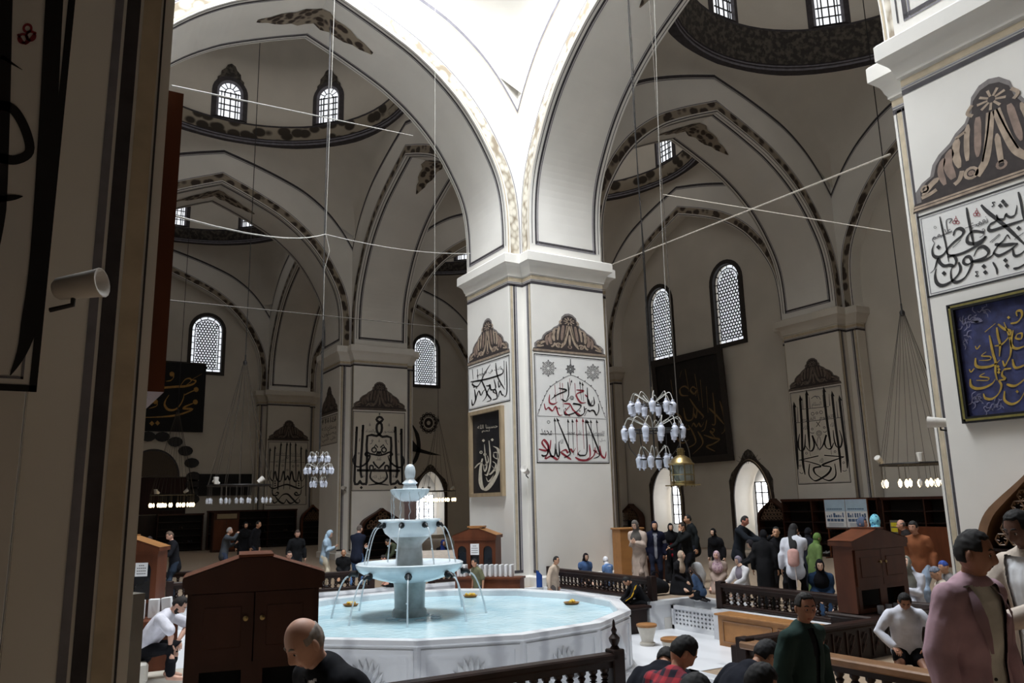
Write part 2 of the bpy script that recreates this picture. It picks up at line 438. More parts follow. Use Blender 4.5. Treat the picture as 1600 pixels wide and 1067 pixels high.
dim_wall = mat('low_bounce_plaster', (120, 108, 96), .9, var=.05, scale=1)  # plaster darkened on unseen walls and ceiling to cut bounced light
# ---------------------------------------------------------------- assemble the building
ROWS = [-BY, 0., BY]; COLS = [-BX, 0.]
XW, YW = 12.233, 25.2            # faces of the engaged piers on the right and far walls
def trX(cx, y0): return lambda u, t, z: (cx+u, y0+t, z)
def trY(x0, cy): return lambda u, t, z: (x0+t, cy+u, z)
YS = {-1: (-BY-4.745, 4.745), 0: (-4.745, 4.745), 1: (7.685, 4.745), 2: ((BY+PW+YW)/2, (YW-BY-PW)/2)}
XS = {-2: (-16.53, 4.53), -1: (-4.53-0, 4.53), 0: ((PW+XW)/2, (XW-PW)/2)}
k = 0
for r, y0 in ((-1, -BY), (0, 0.), (1, BY)):
    for c in (-1, 0):
        cx, hs = XS[c]; gl = (r == 0 and c == -1, r == -1 and c == -1)
        arch_wall('wall_arch', trX(cx, y0+PN), hs, PW-2*PN, gilt=gl)
for c, x0 in ((-2, -BX), (-1, 0.)):
    for r in (-1, 0, 1, 2):
        cy, hs = YS[r]; gl = (r == 0 and c == -1, r == 0 and c == -2)
        arch_wall('wall_arch', trY(x0+PN, cy), hs, PW-2*PN, gilt=gl)
for r in (-1, 0, 1, 2):
    cy, hs = YS[r]; o = arch_wall('wall_right_arch', trY(XW+PN, cy), hs, 13.1-XW-PN, back=False)
for c in (-1, 0):
    cx, hs = XS[c]; o = arch_wall('wall_far_arch', trX(cx, YW+PN), hs, .4, back=False)
DOMES = {}
for nm, c, r, fh, fr, leaf, op, g in (('L1', -1, 1, .58, 4.48, 1, 0, 0), ('R0', 0, 0, 1.2, 4.46, 0, 0, 0), ('R1', 0, 1, .62, 4.48, 1, 0, 0), ('L2', -1, 2, .62, 4.48, 0, 0, 0), ('R2', 0, 2, .62, 4.48, 0, 0, 0), ('F', -1, 0, .6, 4.48, 1, 1, 1)):
    cx, hx = XS[c]; cy, hy = YS[r]
    o, rd, zb = dome_bay('ceiling', cx, cy, hx+PN, hy+PN, fh, fr, leaf, op, g)
    DOMES[nm] = (cx, cy, rd, zb)
    if nm != 'F':
        for q in range(8): drum_window(cx, cy, rd-.02, pi/4*q, zb+(.1 if nm != 'R0' else .12), W=.74, H=1.36 if nm != 'R0' else 1.6, crest=nm in ('L1',))
# flat vaults over the bays behind the camera and out of view
b = MB()
for x0, x1, y0, y1 in ((-21.5, -BX+PW, -22.2, 26), (-BX+PW, 13.2, -22.2, -BY+PW), (-.0, PW, -BY, 26.), (-BX+PW, 0, 0, PW), (-BX+PW, 0, BY, BY+PW), (PW, 13.2, 0, PW), (PW, 13.2, BY, BY+PW)):
    b.face([(x0, y0, 15.31), (x1, y0, 15.31), (x1, y1, 15.31), (x0, y1, 15.31)])
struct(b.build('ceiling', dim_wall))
# outer walls
R1c, R2c, R0c = YS[1][0], YS[2][0], YS[0][0]
b = MB()
hl = []; nich = []
for cy in (R0c, R1c, R2c):
    for s in (-1, 1):
        hl.append((cy+s*1.95+(.0 if cy != R1c else .05), .86, 7.56, 7.56+2.55, .88, 2.))
for y_ in (9.95, 5.35): nich.append((y_, .84, .3, 1.85, 1.3, 1.75))
holed_wall(b, lambda u, z, d: (13.1+d, u, z), -22.2, 26.4, 0, 15.3, hl+nich, 0, .95, 0)
b.face([(14.3, -22, 0), (14.3, 26, 0), (14.3, 26, 15), (14.3, -22, 15)])
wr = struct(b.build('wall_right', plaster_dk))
b = MB()
hf = []
for cx in (XS[-1][0], XS[0][0]):
    for s in (-1, 1): hf.append((cx+s*1.95, .9, 8.5, 8.5+2.25, .92, 2.))
lowf = [(9.8, .86, .2, 2.3, 1.4, 1.7)]
holed_wall(b, lambda u, z, d: (u, 26.+d, z), -21.5, 13.2, 0, 15.3, hf+lowf, 0, .95, 0)
b.face([(-21, 27.3, 0), (13, 27.3, 0), (13, 27.3, 15), (-21, 27.3, 15)])
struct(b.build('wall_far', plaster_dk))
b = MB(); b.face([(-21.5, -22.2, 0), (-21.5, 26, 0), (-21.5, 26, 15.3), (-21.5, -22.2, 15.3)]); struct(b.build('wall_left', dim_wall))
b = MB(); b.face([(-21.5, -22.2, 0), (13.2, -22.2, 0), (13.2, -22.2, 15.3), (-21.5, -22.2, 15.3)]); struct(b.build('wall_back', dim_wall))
for h in hl[2:]: lattice_window(lambda u, v, d, h=h: (13.1-d, h[0]-u, h[2]+v), 1.72, 3.43)
for h in hf: lattice_window(lambda u, v, d, h=h: (h[0]+u, 26-d, h[2]+v), 1.8, 3.17)

# ---- floor: raised carpeted platform with the sunken marble court of the fountain
carpet = mat('worn_beige_carpet', (150, 130, 108), .95, var=.1, scale=14, bump=.1, sheen=.2)
marble_fl = mat('white_marble_floor', (218, 220, 224), .28, kind='wave', scale=.5, rgb2=(228, 230, 234), ramp=(.0, .5), det=6)
marble = mat('veined_white_marble', (196, 198, 203), .3, kind='wave', scale=.5, rgb2=(228, 230, 233), ramp=(.0, .25), det=7, stretch=(1, 1, 1.6))
ZL = -.5
def low(x, y):
    if -9.6 < x < -.15 and (-8.85 if x < -3.2 else -8.4) < y < 2.4: return True
    if -9.6 < x < .5 and -8.4 < y < 0: return True
    if -9.6 < x < .75 and -8.4 < y < -3.6: return True
    if -4.4 < x < -3.16 and -10.2 < y < 0: return True
    if 0 < x < 1.6 and -4.95 < y < -3.6: return True
    return False
cx_ = [-21.5, -9.6, -4.4, -3.16, -.15, .5, .75, 1.6, 13.7]; cy_ = [-22.2, -10.2, -8.85, -8.4, -4.95, -3.6, 0, 2.4, 26.7]
bp, bl = MB(), MB()
for i in range(len(cx_)-1):
    for j in range(len(cy_)-1):
        x0, x1, y0, y1 = cx_[i], cx_[i+1], cy_[j], cy_[j+1]; lo = low((x0+x1)/2, (y0+y1)/2)
        (bl if lo else bp).face([(x0, y0, ZL if lo else 0), (x1, y0, ZL if lo else 0), (x1, y1, ZL if lo else 0), (x0, y1, ZL if lo else 0)])
        if lo:
            for dx, dy, p, q in ((-1, 0, (x0, y0), (x0, y1)), (1, 0, (x1, y1), (x1, y0)), (0, -1, (x1, y0), (x0, y0)), (0, 1, (x0, y1), (x1, y1))):
                if not low((x0+x1)/2+dx*((x1-x0)/2+.05), (y0+y1)/2+dy*((y1-y0)/2+.05)):
                    bp.face([(*p, ZL), (*q, ZL), (*q, 0), (*p, 0)], 1)
                    a, c = V((*p, 0)), V((*q, 0)); t = (c-a).normalized(); nn = V((-t.y, t.x, 0))*(-1 if False else 1)
                    nn = V((-dx, -dy, 0))
                    bp.bx(0, 0, 0, 0, 0, 0) if False else None
                    bp.face([a-nn*.16+V((0, 0, .006)), c-nn*.16+V((0, 0, .006)), c+nn*.03+V((0, 0, .006)), a+nn*.03+V((0, 0, .006))], 1)
                    bp.face([a+nn*.03+V((0, 0, .006)), c+nn*.03+V((0, 0, .006)), c+nn*.03-V((0, 0, .06)), a+nn*.03-V((0, 0, .06))], 1)
struct(bp.build('floor', [carpet, marble])); struct(bl.build('floor', marble_fl))
# ================================================================ piers
def pier_at(name, x, y, label, w=PW, h=PW, cat='pier'):  # part of the building
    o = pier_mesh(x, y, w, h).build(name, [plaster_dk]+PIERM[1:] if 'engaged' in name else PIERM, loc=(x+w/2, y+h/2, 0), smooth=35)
    return struct(tag(o, label))
P0 = pier_at('pier', 0, 0, 'big bright white pier in the middle, red and black lettering on its front')
P1 = pier_at('pier', 0, BY, 'pier behind the fountain with mirrored black lettering under a crest')
PR = pier_at('pier', 0, -BY, 'near white pier on the right carrying a framed blue panel')
PL = pier_at('pier', -BX, -BY, 'dark shaded pier filling the left edge of the view')
PX = pier_at('pier', -BX, 0, 'pier left of the fountain court hidden behind the shaded one')
PX2 = pier_at('pier', -BX, BY, 'far left pier of the second row')
W1 = pier_at('engaged_pier', XW, 0, 'engaged pier on the right wall with tall mirrored black lettering', 1.2)
W2 = pier_at('engaged_pier', 0, YW, 'engaged pier on the far wall with a dense black lettering panel', PW, 1.2)
W3 = pier_at('engaged_pier', XW, BY, 'engaged pier on the right wall beyond the dark hanging panel', 1.2)
W4 = pier_at('engaged_pier', XW, -BY, 'engaged pier on the right wall hidden behind the near pier', 1.2)
W5 = pier_at('engaged_pier', -BX, YW, 'engaged pier at the left end of the far wall', PW, 1.2)
# ================================================================ calligraphy
import unicodedata
ink = mat('black_ink_paint', (24, 22, 24), .6, var=.15, scale=10)
red_ink = mat('dark_red_paint', (140, 44, 56), .6, var=.15, scale=10)
grey_ink = mat('grey_ink_paint', (92, 90, 92), .7, var=.15, scale=10)
panel_white = mat('chalk_white_panel', (228, 227, 224), .85, var=.02, scale=2)
gold_ink = mat('gold_lettering', (166, 138, 58), .45, metal=.2, var=.2, scale=14)
pale_gold = mat('dull_gold_lettering', (176, 132, 58), .5, var=.2, scale=14)
silver_ink = mat('silver_lettering', (186, 178, 162), .5, var=.12, scale=14)
crest_halo = mat('crest_soft_edge', (120, 114, 112), .85, var=.12, scale=12)  # grey rim for the soft painted edge of the crest
crest_dark = mat('crest_dark_ground', (52, 44, 42), .85, var=.2, scale=12)
crest_leaf = mat('crest_leaf_stone', (160, 142, 124), .8, var=.22, scale=9)
crest_rust = mat('crest_leaf_rust', (134, 114, 102), .8, var=.2, scale=9)

def stroke(b, pts, w, P, m=0, nib=None, taper=(1, 1), k=5, tip=False):
    """a pen stroke through pts; P(x, y) puts a panel point on the surface; nib = pen angle in degrees (None: even width)"""
    L = smoothline(pts, k); n = len(L); A = []; B = []
    for i, p in enumerate(L):
        d = L[min(i+1, n-1)]-L[max(i-1, 0)]; d = d.normalized() if d.length > 1e-9 else V((1, 0, 0))
        ww = w
        if nib is not None: ww = w*(.38+.62*abs(sin(atan2(d.y, d.x)-radians(nib))))
        t = i/(n-1)
        ww *= min(1, taper[0]+(1-taper[0])*t*5, taper[1]+(1-taper[1])*(1-t)*4)
        q = V((-d.y, d.x, 0))*ww/2
        A.append(P(p.x+q.x, p.y+q.y)); B.append(P(p.x-q.x, p.y-q.y))
    b.grid([A, B], m)
    if tip:
        p = L[0]; d = (L[1]-L[0]).normalized(); q = V((-d.y, d.x, 0))
        b.face([P(*(p-d*w*1.6).xy), P(*(p+d*w*.9-q*w*1.0).xy), P(*(p+d*w*.5+q*w*.5).xy)], m)
def dot(b, x, y, r, P, m=0, n=4, rot=0):
    b.face([P(x+r*cos(2*pi*i/n+rot), y+r*sin(2*pi*i/n+rot)) for i in range(n)], m)
def ringline(b, x, y, r, w, P, m=0, n=16, sy=1):
    b.grid([[P(x+(r-w/2)*cos(2*pi*i/n), y+sy*(r-w/2)*sin(2*pi*i/n)) for i in range(n)], [P(x+(r+w/2)*cos(2*pi*i/n), y+sy*(r+w/2)*sin(2*pi*i/n)) for i in range(n)]], m, True)
_NA = {'ا': 'ALEF', 'ب': 'BEH', 'ت': 'TEH', 'ح': 'HAH', 'د': 'DAL', 'ذ': 'THAL', 'ر': 'REH', 'س': 'SEEN', 'ش': 'SHEEN', 'ص': 'SAD', 'ض': 'DAD', 'ط': 'TAH', 'ع': 'AIN', 'ف': 'FEH', 'ق': 'QAF', 'ك': 'KAF', 'ل': 'LAM', 'م': 'MEEM', 'ن': 'NOON', 'ه': 'HEH', 'و': 'WAW', 'ي': 'YEH', 'ى': 'ALEF MAKSURA'}
def shape(t):
    out = []
    NJ = 'اردذوى '
    for i, c in enumerate(t):
        if c not in _NA: out.append(c); continue
        pv = i > 0 and t[i-1] in _NA and t[i-1] not in NJ; nx = i+1 < len(t) and t[i+1] in _NA and c not in NJ
        f = 'MEDIAL' if pv and nx else 'FINAL' if pv else 'INITIAL' if nx else 'ISOLATED'
        out.append(unicodedata.lookup('ARABIC LETTER %s %s FORM' % (_NA[c], f)))
    return ''.join(out[::-1])
def text_mesh(s, res=2):
    c = bpy.data.curves.new('t', 'FONT'); c.body = s; c.resolution_u = res; c.align_x = 'CENTER'; c.align_y = 'CENTER'
    o = bpy.data.objects.new('t', c); COL.objects.link(o)
    me = bpy.data.meshes.new_from_object(o.evaluated_get(bpy.context.evaluated_depsgraph_get()))
    vs = [v.co.xy.copy() for v in me.vertices]; fs = [tuple(p.vertices) for p in me.polygons]
    bpy.data.objects.remove(o); bpy.data.curves.remove(c); bpy.data.meshes.remove(me)
    if not vs: return [], []
    x0 = min(v.x for v in vs); x1 = max(v.x for v in vs); y0 = min(v.y for v in vs); y1 = max(v.y for v in vs)
    return [((v.x-x0)/(x1-x0)-.5, (v.y-y0)/(y1-y0)-.5) for v in vs], fs
def word(b, s, x0, y0, x1, y1, h, P, m=0, arabic=True):
    """text along the line (x0,y0)-(x1,y1) of a panel whose y axis points down; h is the height"""
    vs, fs = text_mesh(shape(s) if arabic else s)
    dx, dy = x1-x0, y1-y0; L = hypot(dx, dy); ux, uy = dx/L, dy/L; i0 = len(b.v)
    for u, v in vs:
        X = (x0+x1)/2+ux*u*L+uy*v*h; Y = (y0+y1)/2+uy*u*L-ux*v*h
        b.v.append(tuple(P(X, Y)))
    for f in fs: b.f.append(tuple(i0+i for i in f)); b.m.append(m); b.uv.append(None)

def crest(b, P, m0=0):
    """acanthus crest in unit coordinates: u -1..1, v 0..1.17; materials m0 halo, +1 dark, +2 leaf, +3 rust"""
    H = [(0, 1.17), (.1, 1.14), (.19, 1.04), (.22, .9), (.29, .76), (.4, .68), (.47, .59), (.6, .5), (.68, .4), (.72, .27), (.82, .22), (.9, .13), (.9, .05)]
    full = lambda s: [(u*s, v*s-.02*(s-1)) for u, v in H]
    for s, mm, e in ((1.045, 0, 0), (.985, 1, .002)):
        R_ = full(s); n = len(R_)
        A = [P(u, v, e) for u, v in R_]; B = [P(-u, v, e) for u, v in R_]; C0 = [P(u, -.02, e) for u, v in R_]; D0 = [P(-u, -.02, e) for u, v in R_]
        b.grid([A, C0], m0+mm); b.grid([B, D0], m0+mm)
    Q = lambda x, y: P(x, y, .004)
    for i in range(9):
        a = 2*pi*i/9+.35; stroke(b, [(.04*cos(a), .95+.04*sin(a)), (.15*cos(a), .95+.13*sin(a))], .062, Q, m0+2, taper=(.4, .5), k=2)
    for s in (-1, 1):
        def st(pts, w, m=2, **k): stroke(b, [(s*x, y) for x, y in pts], w, Q, m0+m, **k)
        st([(.03, .8), (.08, .5), (.15, .22), (.26, .07)], .085, 2); st([(.035, .8), (.1, .5), (.18, .22)], .02, 1)
        ringline(b, s*.31, .13, .065, .035, Q, m0+2, 12); ringline(b, s*.31, .13, .02, .03, Q, m0+3, 8)
        st([(.16, .8), (.19, .55), (.22, .3)], .075, 3, taper=(.6, .3)); st([(.2, .98), (.26, .9), (.21, .84)], .04, 2)
        st([(.27, .76), (.31, .55), (.33, .3)], .06, 2, taper=(.3, .5)); st([(.4, .64), (.44, .45), (.42, .25)], .085, 2, taper=(.3, .4)); st([(.31, .68), (.42, .64)], .035, 2)
        st([(.48, .53), (.54, .35), (.5, .14)], .1, 3, taper=(.3, .6)); st([(.57, .45), (.63, .3), (.6, .1)], .07, 3, taper=(.3, .5)); st([(.4, .2), (.44, .1), (.5, .06)], .05, 2)
        st([(.66, .22), (.76, .16), (.86, .06)], .07, 2, taper=(.3, .5)); st([(.7, .08), (.78, .05), (.88, .035)], .045, 2); ringline(b, s*.83, .14, .04, .025, Q, m0+2, 10)
    stroke(b, [(0, .5), (0, .3), (0, .12)], .06, Q, m0+2, taper=(.3, .8)); ringline(b, 0, .1, .045, .03, Q, m0+3, 10)
    for v0, v1, mm in ((-.14, -.02, 1), (-.115, -.085, 2), (-.075, -.05, 2)):
        b.face([P(-1, v0, .003 if mm == 1 else .005), P(1, v0, .003 if mm == 1 else .005), P(.97, v1, .003 if mm == 1 else .005), P(-.97, v1, .003 if mm == 1 else .005)], m0+mm)
panel_dim = mat('dimmed_white_panel', (200, 193, 181), .88, var=.03, scale=2)  # white panel with the shade of the far bays mixed into its colour
CRD = [mat('dim_crest_edge', (96, 88, 82), .85, var=.12, scale=12), crest_dark, mat('dim_crest_leaf', (104, 92, 82), .8, var=.22, scale=9), mat('dim_crest_rust', (88, 74, 66), .8, var=.2, scale=9)]  # crest colours darkened for the dimly lit piers
CRM = [crest_halo, crest_dark, crest_leaf, crest_rust]

class Panel:
    """a painted or framed panel on a wall plane; surveyed from its corners in a crop (ox, oy, s) of the photograph"""
    def __init__(s, hit, crop, e, u_of, p_of):
        s.hit, (s.ox, s.oy, s.s), s.e, s.u_of, s.p_of = hit, crop, e, u_of, p_of
    def uv(s, x, y): return s.u_of(s.hit(s.ox+x*s.s, s.oy+y*s.s))
    def P(s, eps=0, org=V((0, 0, 0))): return lambda x, y: V(s.p_of(*s.uv(x, y), s.e+eps))-org
    def Q(s, eps=0, org=V((0, 0, 0))): return lambda u, v, d=0: V(s.p_of(u, v, s.e+eps+d))-org
def facing_x(X, crop, sgn=-1): return Panel(lambda x, y: onx(x, y, X), crop, .006, lambda p: (-p.y*1., p.z), lambda u, v, d: (X-d, -u, v))
def facing_y(Y, crop): return Panel(lambda x, y: ony(x, y, Y), crop, .006, lambda p: (p.x, p.z), lambda u, v, d: (u, Y-d, v))
def rect_border(b, Q, u0, u1, v0, v1, w, m, d=0):
    for a in ((u0, u1, v0, v0+w), (u0, u1, v1-w, v1), (u0, u0+w, v0, v1), (u1-w, u1, v0, v1)):
        b.face([Q(a[0], a[2], d), Q(a[1], a[2], d), Q(a[1], a[3], d), Q(a[0], a[3], d)], m)
def inscription(pn, u0, u1, v0, v1, label, crest_h=None, name='painted_inscription', cat='calligraphy', bg=True, far=False):
    c = V(pn.p_of((u0+u1)/2, v0, 0)); root = thing(name, label, cat, c)
    b = MB(); Q = pn.Q(0, c)
    if bg: b.face([Q(u0, v0, -.003), Q(u1, v0, -.003), Q(u1, v1, -.003), Q(u0, v1, -.003)], 0)
    rect_border(b, Q, u0, u1, v0, v1, .022, 1); rect_border(b, Q, u0+.04, u1-.04, v0+.04, v1-.04, .008, 2)
    b.build('border', [panel_dim if far else panel_white, ink, line_gy], root)
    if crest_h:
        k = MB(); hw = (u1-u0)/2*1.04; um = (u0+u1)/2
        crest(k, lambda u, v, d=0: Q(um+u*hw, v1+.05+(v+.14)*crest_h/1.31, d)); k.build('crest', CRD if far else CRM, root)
    return root, c
# -- near right pier
pn = facing_x(0., (1430, 270, .1874)); a = pn.uv(15, 370); z_ = pn.uv(110, 1045)
um = BY-PW/2; hw = um-(a[0]+z_[0])/2
root, c = inscription(pn, um-hw, um+hw, z_[1], a[1], 'white lettering panel on the near right pier above the framed blue one', 1.28)
P = pn.P(.002, c); b = MB()

for pts, w in [
    ([(430, 290), (445, 380), (470, 500), (492, 612)], 26), ([(207, 365), (235, 500), (262, 620), (282, 745)], 18),
    ([(275, 705), (320, 690), (345, 730), (330, 775), (290, 770), (240, 775), (205, 745), (190, 720), (165, 800), (128, 838)], 30),
    ([(320, 525), (335, 480), (375, 465), (405, 485), (390, 525), (330, 575), (280, 625), (240, 680), (195, 705), (155, 690), (145, 640), (165, 585)], 34),
    ([(575, 500), (535, 490), (480, 490), (440, 530), (440, 580), (500, 590), (560, 560), (590, 530), (560, 580), (480, 630), (400, 670), (320, 690), (275, 680), (262, 640)], 32),
    ([(475, 738), (550, 722), (600, 690), (612, 650), (570, 615), (520, 640), (490, 700)], 34),
    ([(475, 745), (440, 765), (405, 750), (415, 710), (455, 700), (475, 745), (460, 800), (420, 870), (370, 905), (330, 910), (305, 880), (300, 820), (320, 770)], 30),
    ([(365, 745), (380, 800), (360, 850), (300, 910), (230, 940), (185, 920), (168, 860), (178, 800)], 34),
    ([(475, 745), (560, 735), (640, 695), (665, 650), (700, 600), (740, 565), (770, 520), (792, 550)], 26), ([(665, 598), (740, 603), (860, 588)], 34),
    ([(860, 590), (800, 640), (730, 680), (690, 690), (650, 665)], 30), ([(552, 268), (600, 320), (680, 385), (760, 450), (840, 525), (960, 640)], 34),
    ([(862, 160), (880, 230), (895, 310), (908, 400)], 26), ([(905, 395), (830, 420), (740, 450), (650, 480), (615, 475), (625, 435), (680, 400), (690, 370)], 32),
    ([(680, 350), (695, 385), (740, 385), (758, 345), (770, 360), (800, 370), (835, 350), (848, 300), (850, 270)], 24),
    ([(650, 745), (680, 800), (685, 850)], 20), ([(815, 630), (830, 690), (880, 680), (930, 630), (960, 560)], 26), ([(820, 800), (870, 790), (950, 740)], 26),
    ([(960, 420), (1000, 520), (1010, 640), (960, 740)], 30), ([(1020, 150), (1040, 300), (1060, 500), (1075, 650)], 26), ([(930, 300), (1000, 330), (1060, 280), (1100, 220)], 30)]:
    stroke(b, pts, w, P, 0, nib=128, taper=(.55, .25))
for x, y in ((197, 620), (243, 838), (735, 240), (712, 275), (758, 268), (575, 780), (588, 830), (755, 730), (768, 775), (865, 462)): dot(b, x, y, 21, P)
for pts in ([(625, 580), (705, 510)], [(642, 580), (712, 515)], [(315, 625), (385, 560)], [(830, 555), (907, 500)]): stroke(b, pts, 5, P, 0)
stroke(b, [(670, 245), (645, 250), (660, 268), (640, 285)], 9, P); stroke(b, [(530, 825), (505, 825), (520, 845), (505, 862), (535, 860)], 8, P)
b.build('lettering', ink, root)
b = MB(); word(b, 'نعمت', 455, 445, 605, 388, 55, P); word(b, 'عليهم', 140, 555, 310, 480, 70, P); stroke(b, [(418, 462), (605, 400)], 5, P); stroke(b, [(150, 545), (310, 490)], 5, P)
stroke(b, [(275, 500), (262, 400), (310, 385), (285, 420)], 8, P); ringline(b, 168, 455, 9, 4, P); ringline(b, 572, 478, 10, 6, P); stroke(b, [(580, 480), (570, 520), (540, 540)], 6, P)
b.build('small_lettering', grey_ink, root)
b = MB()
for x, y in ((515, 335), (342, 400)):
    for q, r_ in ((-14, 12), (14, 12)): ringline(b, x+q, y+14, 13, 6, P)
    ringline(b, x, y-8, 11, 6, P); stroke(b, [(x, y-22), (x, y-40)], 6, P)
b.build('red_signs', red_ink, root)

def framed(name, label, pn, u0, u1, v0, v1, fr, fmat, inner, d=.06, cat='picture', fin=None):
    c = V(pn.p_of((u0+u1)/2, v0, 0)); root = thing(name, label, cat, c); Q = pn.Q(-pn.e, c)
    b = MB()
    for (a0, a1, b0, b1) in ((u0, u1, v0, v0+fr), (u0, u1, v1-fr, v1), (u0, u0+fr, v0+fr, v1-fr), (u1-fr, u1, v0+fr, v1-fr)):
        P8 = [Q(u, v, dd) for dd in (.004, d) for u, v in ((a0, b0), (a1, b0), (a1, b1), (a0, b1))]
        for f in ((0, 1, 2, 3), (4, 5, 6, 7), (0, 1, 5, 4), (1, 2, 6, 5), (2, 3, 7, 6), (3, 0, 4, 7)): b.face([P8[k] for k in f])
    if fin:
        rect_border(b, Q, u0+fr*.3, u1-fr*.3, v0+fr*.3, v1-fr*.3, fr*.35, 1, d+.003)
    b.build('frame', [fmat, fin or fmat], root)
    g = MB(); g.face([Q(u0+fr, v0+fr, .02), Q(u1-fr, v0+fr, .02), Q(u1-fr, v1-fr, .02), Q(u0+fr, v1-fr, .02)]); g.build('ground', inner, root)
    return root, c
# -- framed blue panel on the near right pier
navy = mat('blue_brocade', (28, 32, 72), .7, scale=9, kind='noise', rgb2=(48, 54, 104), ramp=(.4, .7), det=6)
lilac = mat('grey_lilac_embroidery', (112, 110, 136), .7, var=.3, scale=12)
olive_frame = mat('olive_gilt_frame', (124, 116, 62), .45, metal=.25, var=.12, scale=20)
black_frame = mat('black_lacquer_frame', (22, 22, 24), .4, var=.1, scale=20)
pn = facing_x(0., (1480, 450, .2062)); a = pn.uv(22, 135); z_ = pn.uv(130, 1030); um = BY-PW/2; hw = um-(a[0]+z_[0])/2
root, c = framed('framed_picture', 'blue cloth panel with gold lettering in an olive frame on the right pier', pn, um-hw, um+hw, z_[1], a[1], .075, black_frame, navy, .07, fin=olive_frame)
P = pn.P(.022, c); b = MB()
for pts, w in [([(330, 360), (345, 440), (360, 510), (375, 560), (375, 640), (390, 700)], 22), ([(385, 300), (395, 370), (410, 430), (405, 520)], 22), ([(395, 275), (440, 310), (490, 330), (470, 380), (420, 430), (370, 440)], 22), ([(295, 335), (375, 270)], 20),
    ([(225, 530), (225, 580), (250, 600), (310, 600), (370, 580), (410, 545)], 24), ([(305, 485), (270, 515), (335, 520), (330, 545), (250, 550)], 12), ([(185, 690), (190, 740), (230, 762), (290, 755), (350, 725), (375, 690)], 24), ([(295, 645), (255, 670), (320, 680), (315, 700), (230, 700)], 12),
    ([(430, 550), (445, 590), (465, 560), (490, 500), (488, 400), (440, 260)], 20), ([(505, 540), (520, 600), (560, 600), (620, 570)], 22), ([(540, 350), (530, 380), (570, 385), (575, 345), (540, 350)], 18), ([(490, 270), (540, 260), (575, 215), (570, 175), (535, 180), (540, 215)], 22),
    ([(510, 320), (495, 420), (530, 460), (600, 440)], 22), ([(495, 610), (440, 620), (425, 660), (450, 690), (400, 700)], 20), ([(445, 780), (445, 850), (500, 880), (560, 850), (600, 780)], 22), ([(400, 700), (420, 740), (400, 800), (350, 840), (300, 835), (285, 800)], 22), ([(460, 730), (530, 740), (620, 670)], 22),
    ([(640, 200), (650, 400), (665, 600)], 22), ([(690, 260), (700, 420), (720, 640)], 22), ([(620, 720), (660, 800), (740, 780), (760, 700)], 24), ([(600, 500), (700, 520), (760, 470)], 22)]:
    stroke(b, pts, w, P, 0, nib=128, taper=(.6, .4))
for x, y in ((395, 595), (402, 618), (400, 640), (475, 225), (540, 785), (350, 1e9)):
    if y < 2000: dot(b, x, y, 13, P)
for x, y in ((235, 455), (190, 630)): stroke(b, [(x-12, y-14), (x, y+8), (x+25, y-20)], 9, P)
b.build('gold_lettering', gold_ink, root)
b = MB(); rr = random.Random(4)
for cx, cy, n in ((150, 260, 16), (270, 170, 12), (130, 380, 8), (220, 860, 14), (330, 900, 9), (420, 870, 7)):
    for i in range(n):
        a = rr.random()*6.28; r_ = rr.random()*45; x, y = cx+r_*cos(a)*1.2, cy+r_*sin(a); t = rr.random()*6.28; L_ = 14+rr.random()*26
        stroke(b, [(x, y), (x+L_*cos(t), y+L_*sin(t)), (x+L_*1.7*cos(t+.5), y+L_*1.7*sin(t+.5))], 7, P, 0, taper=(.3, .2), k=3)
for i in range(9):
    t = pi+pi*i/9; stroke(b, [(235, 262), (235+45*cos(t), 262+38*sin(t))], 9, P, 0, k=2)
b.build('embroidered_leaves', lilac, root)

# -- middle pier, front face
pn = facing_y(0., (830, 545, .1781)); TL, TR, BR, BL = pn.uv(25, 38), pn.uv(648, 95), pn.uv(682, 1008), pn.uv(45, 1000)
root, c = inscription(pn, (TL[0]+BL[0])/2, (TR[0]+BR[0])/2, (BL[1]+BR[1])/2, (TL[1]+TR[1])/2, 'red and black lettering panel on the front of the middle pier', .98)
P = pn.P(.002, c); b = MB()
K = [([(203, 625), (222, 900)], 15), ([(228, 625), (335, 890), (325, 935), (285, 955)], 16), ([(320, 635), (330, 900)], 14), ([(358, 635), (372, 930)], 14), ([(475, 640), (488, 900), (440, 935), (410, 920), (430, 890)], 15), ([(490, 640), (590, 890), (592, 940), (545, 962)], 16), ([(520, 640), (545, 900)], 13), ([(572, 640), (592, 880)], 14),
    ([(88, 930), (112, 940), (142, 915), (150, 830)], 18), ([(155, 880), (175, 940), (205, 930), (210, 830)], 18), ([(213, 880), (228, 937), (246, 928), (240, 815)], 18),
    ([(320, 290), (327, 400), (305, 450)], 13), ([(350, 285), (318, 420)], 10), ([(425, 300), (440, 450)], 13), ([(447, 310), (458, 460)], 13), ([(490, 340), (500, 480), (550, 490), (545, 420)], 15), ([(240, 345), (310, 365), (230, 400), (170, 445)], 16), ([(205, 410), (230, 375)], 10), ([(265, 440), (300, 460), (335, 430)], 14),
    ([(588, 480), (592, 540), (570, 580), (550, 545), (530, 540), (512, 548), (490, 540), (465, 592)], 15), ([(425, 485), (365, 480), (435, 497), (390, 555), (300, 580), (285, 530)], 15), ([(462, 505), (465, 560), (420, 588), (380, 560)], 15), ([(500, 440), (520, 490), (535, 450)], 12)]
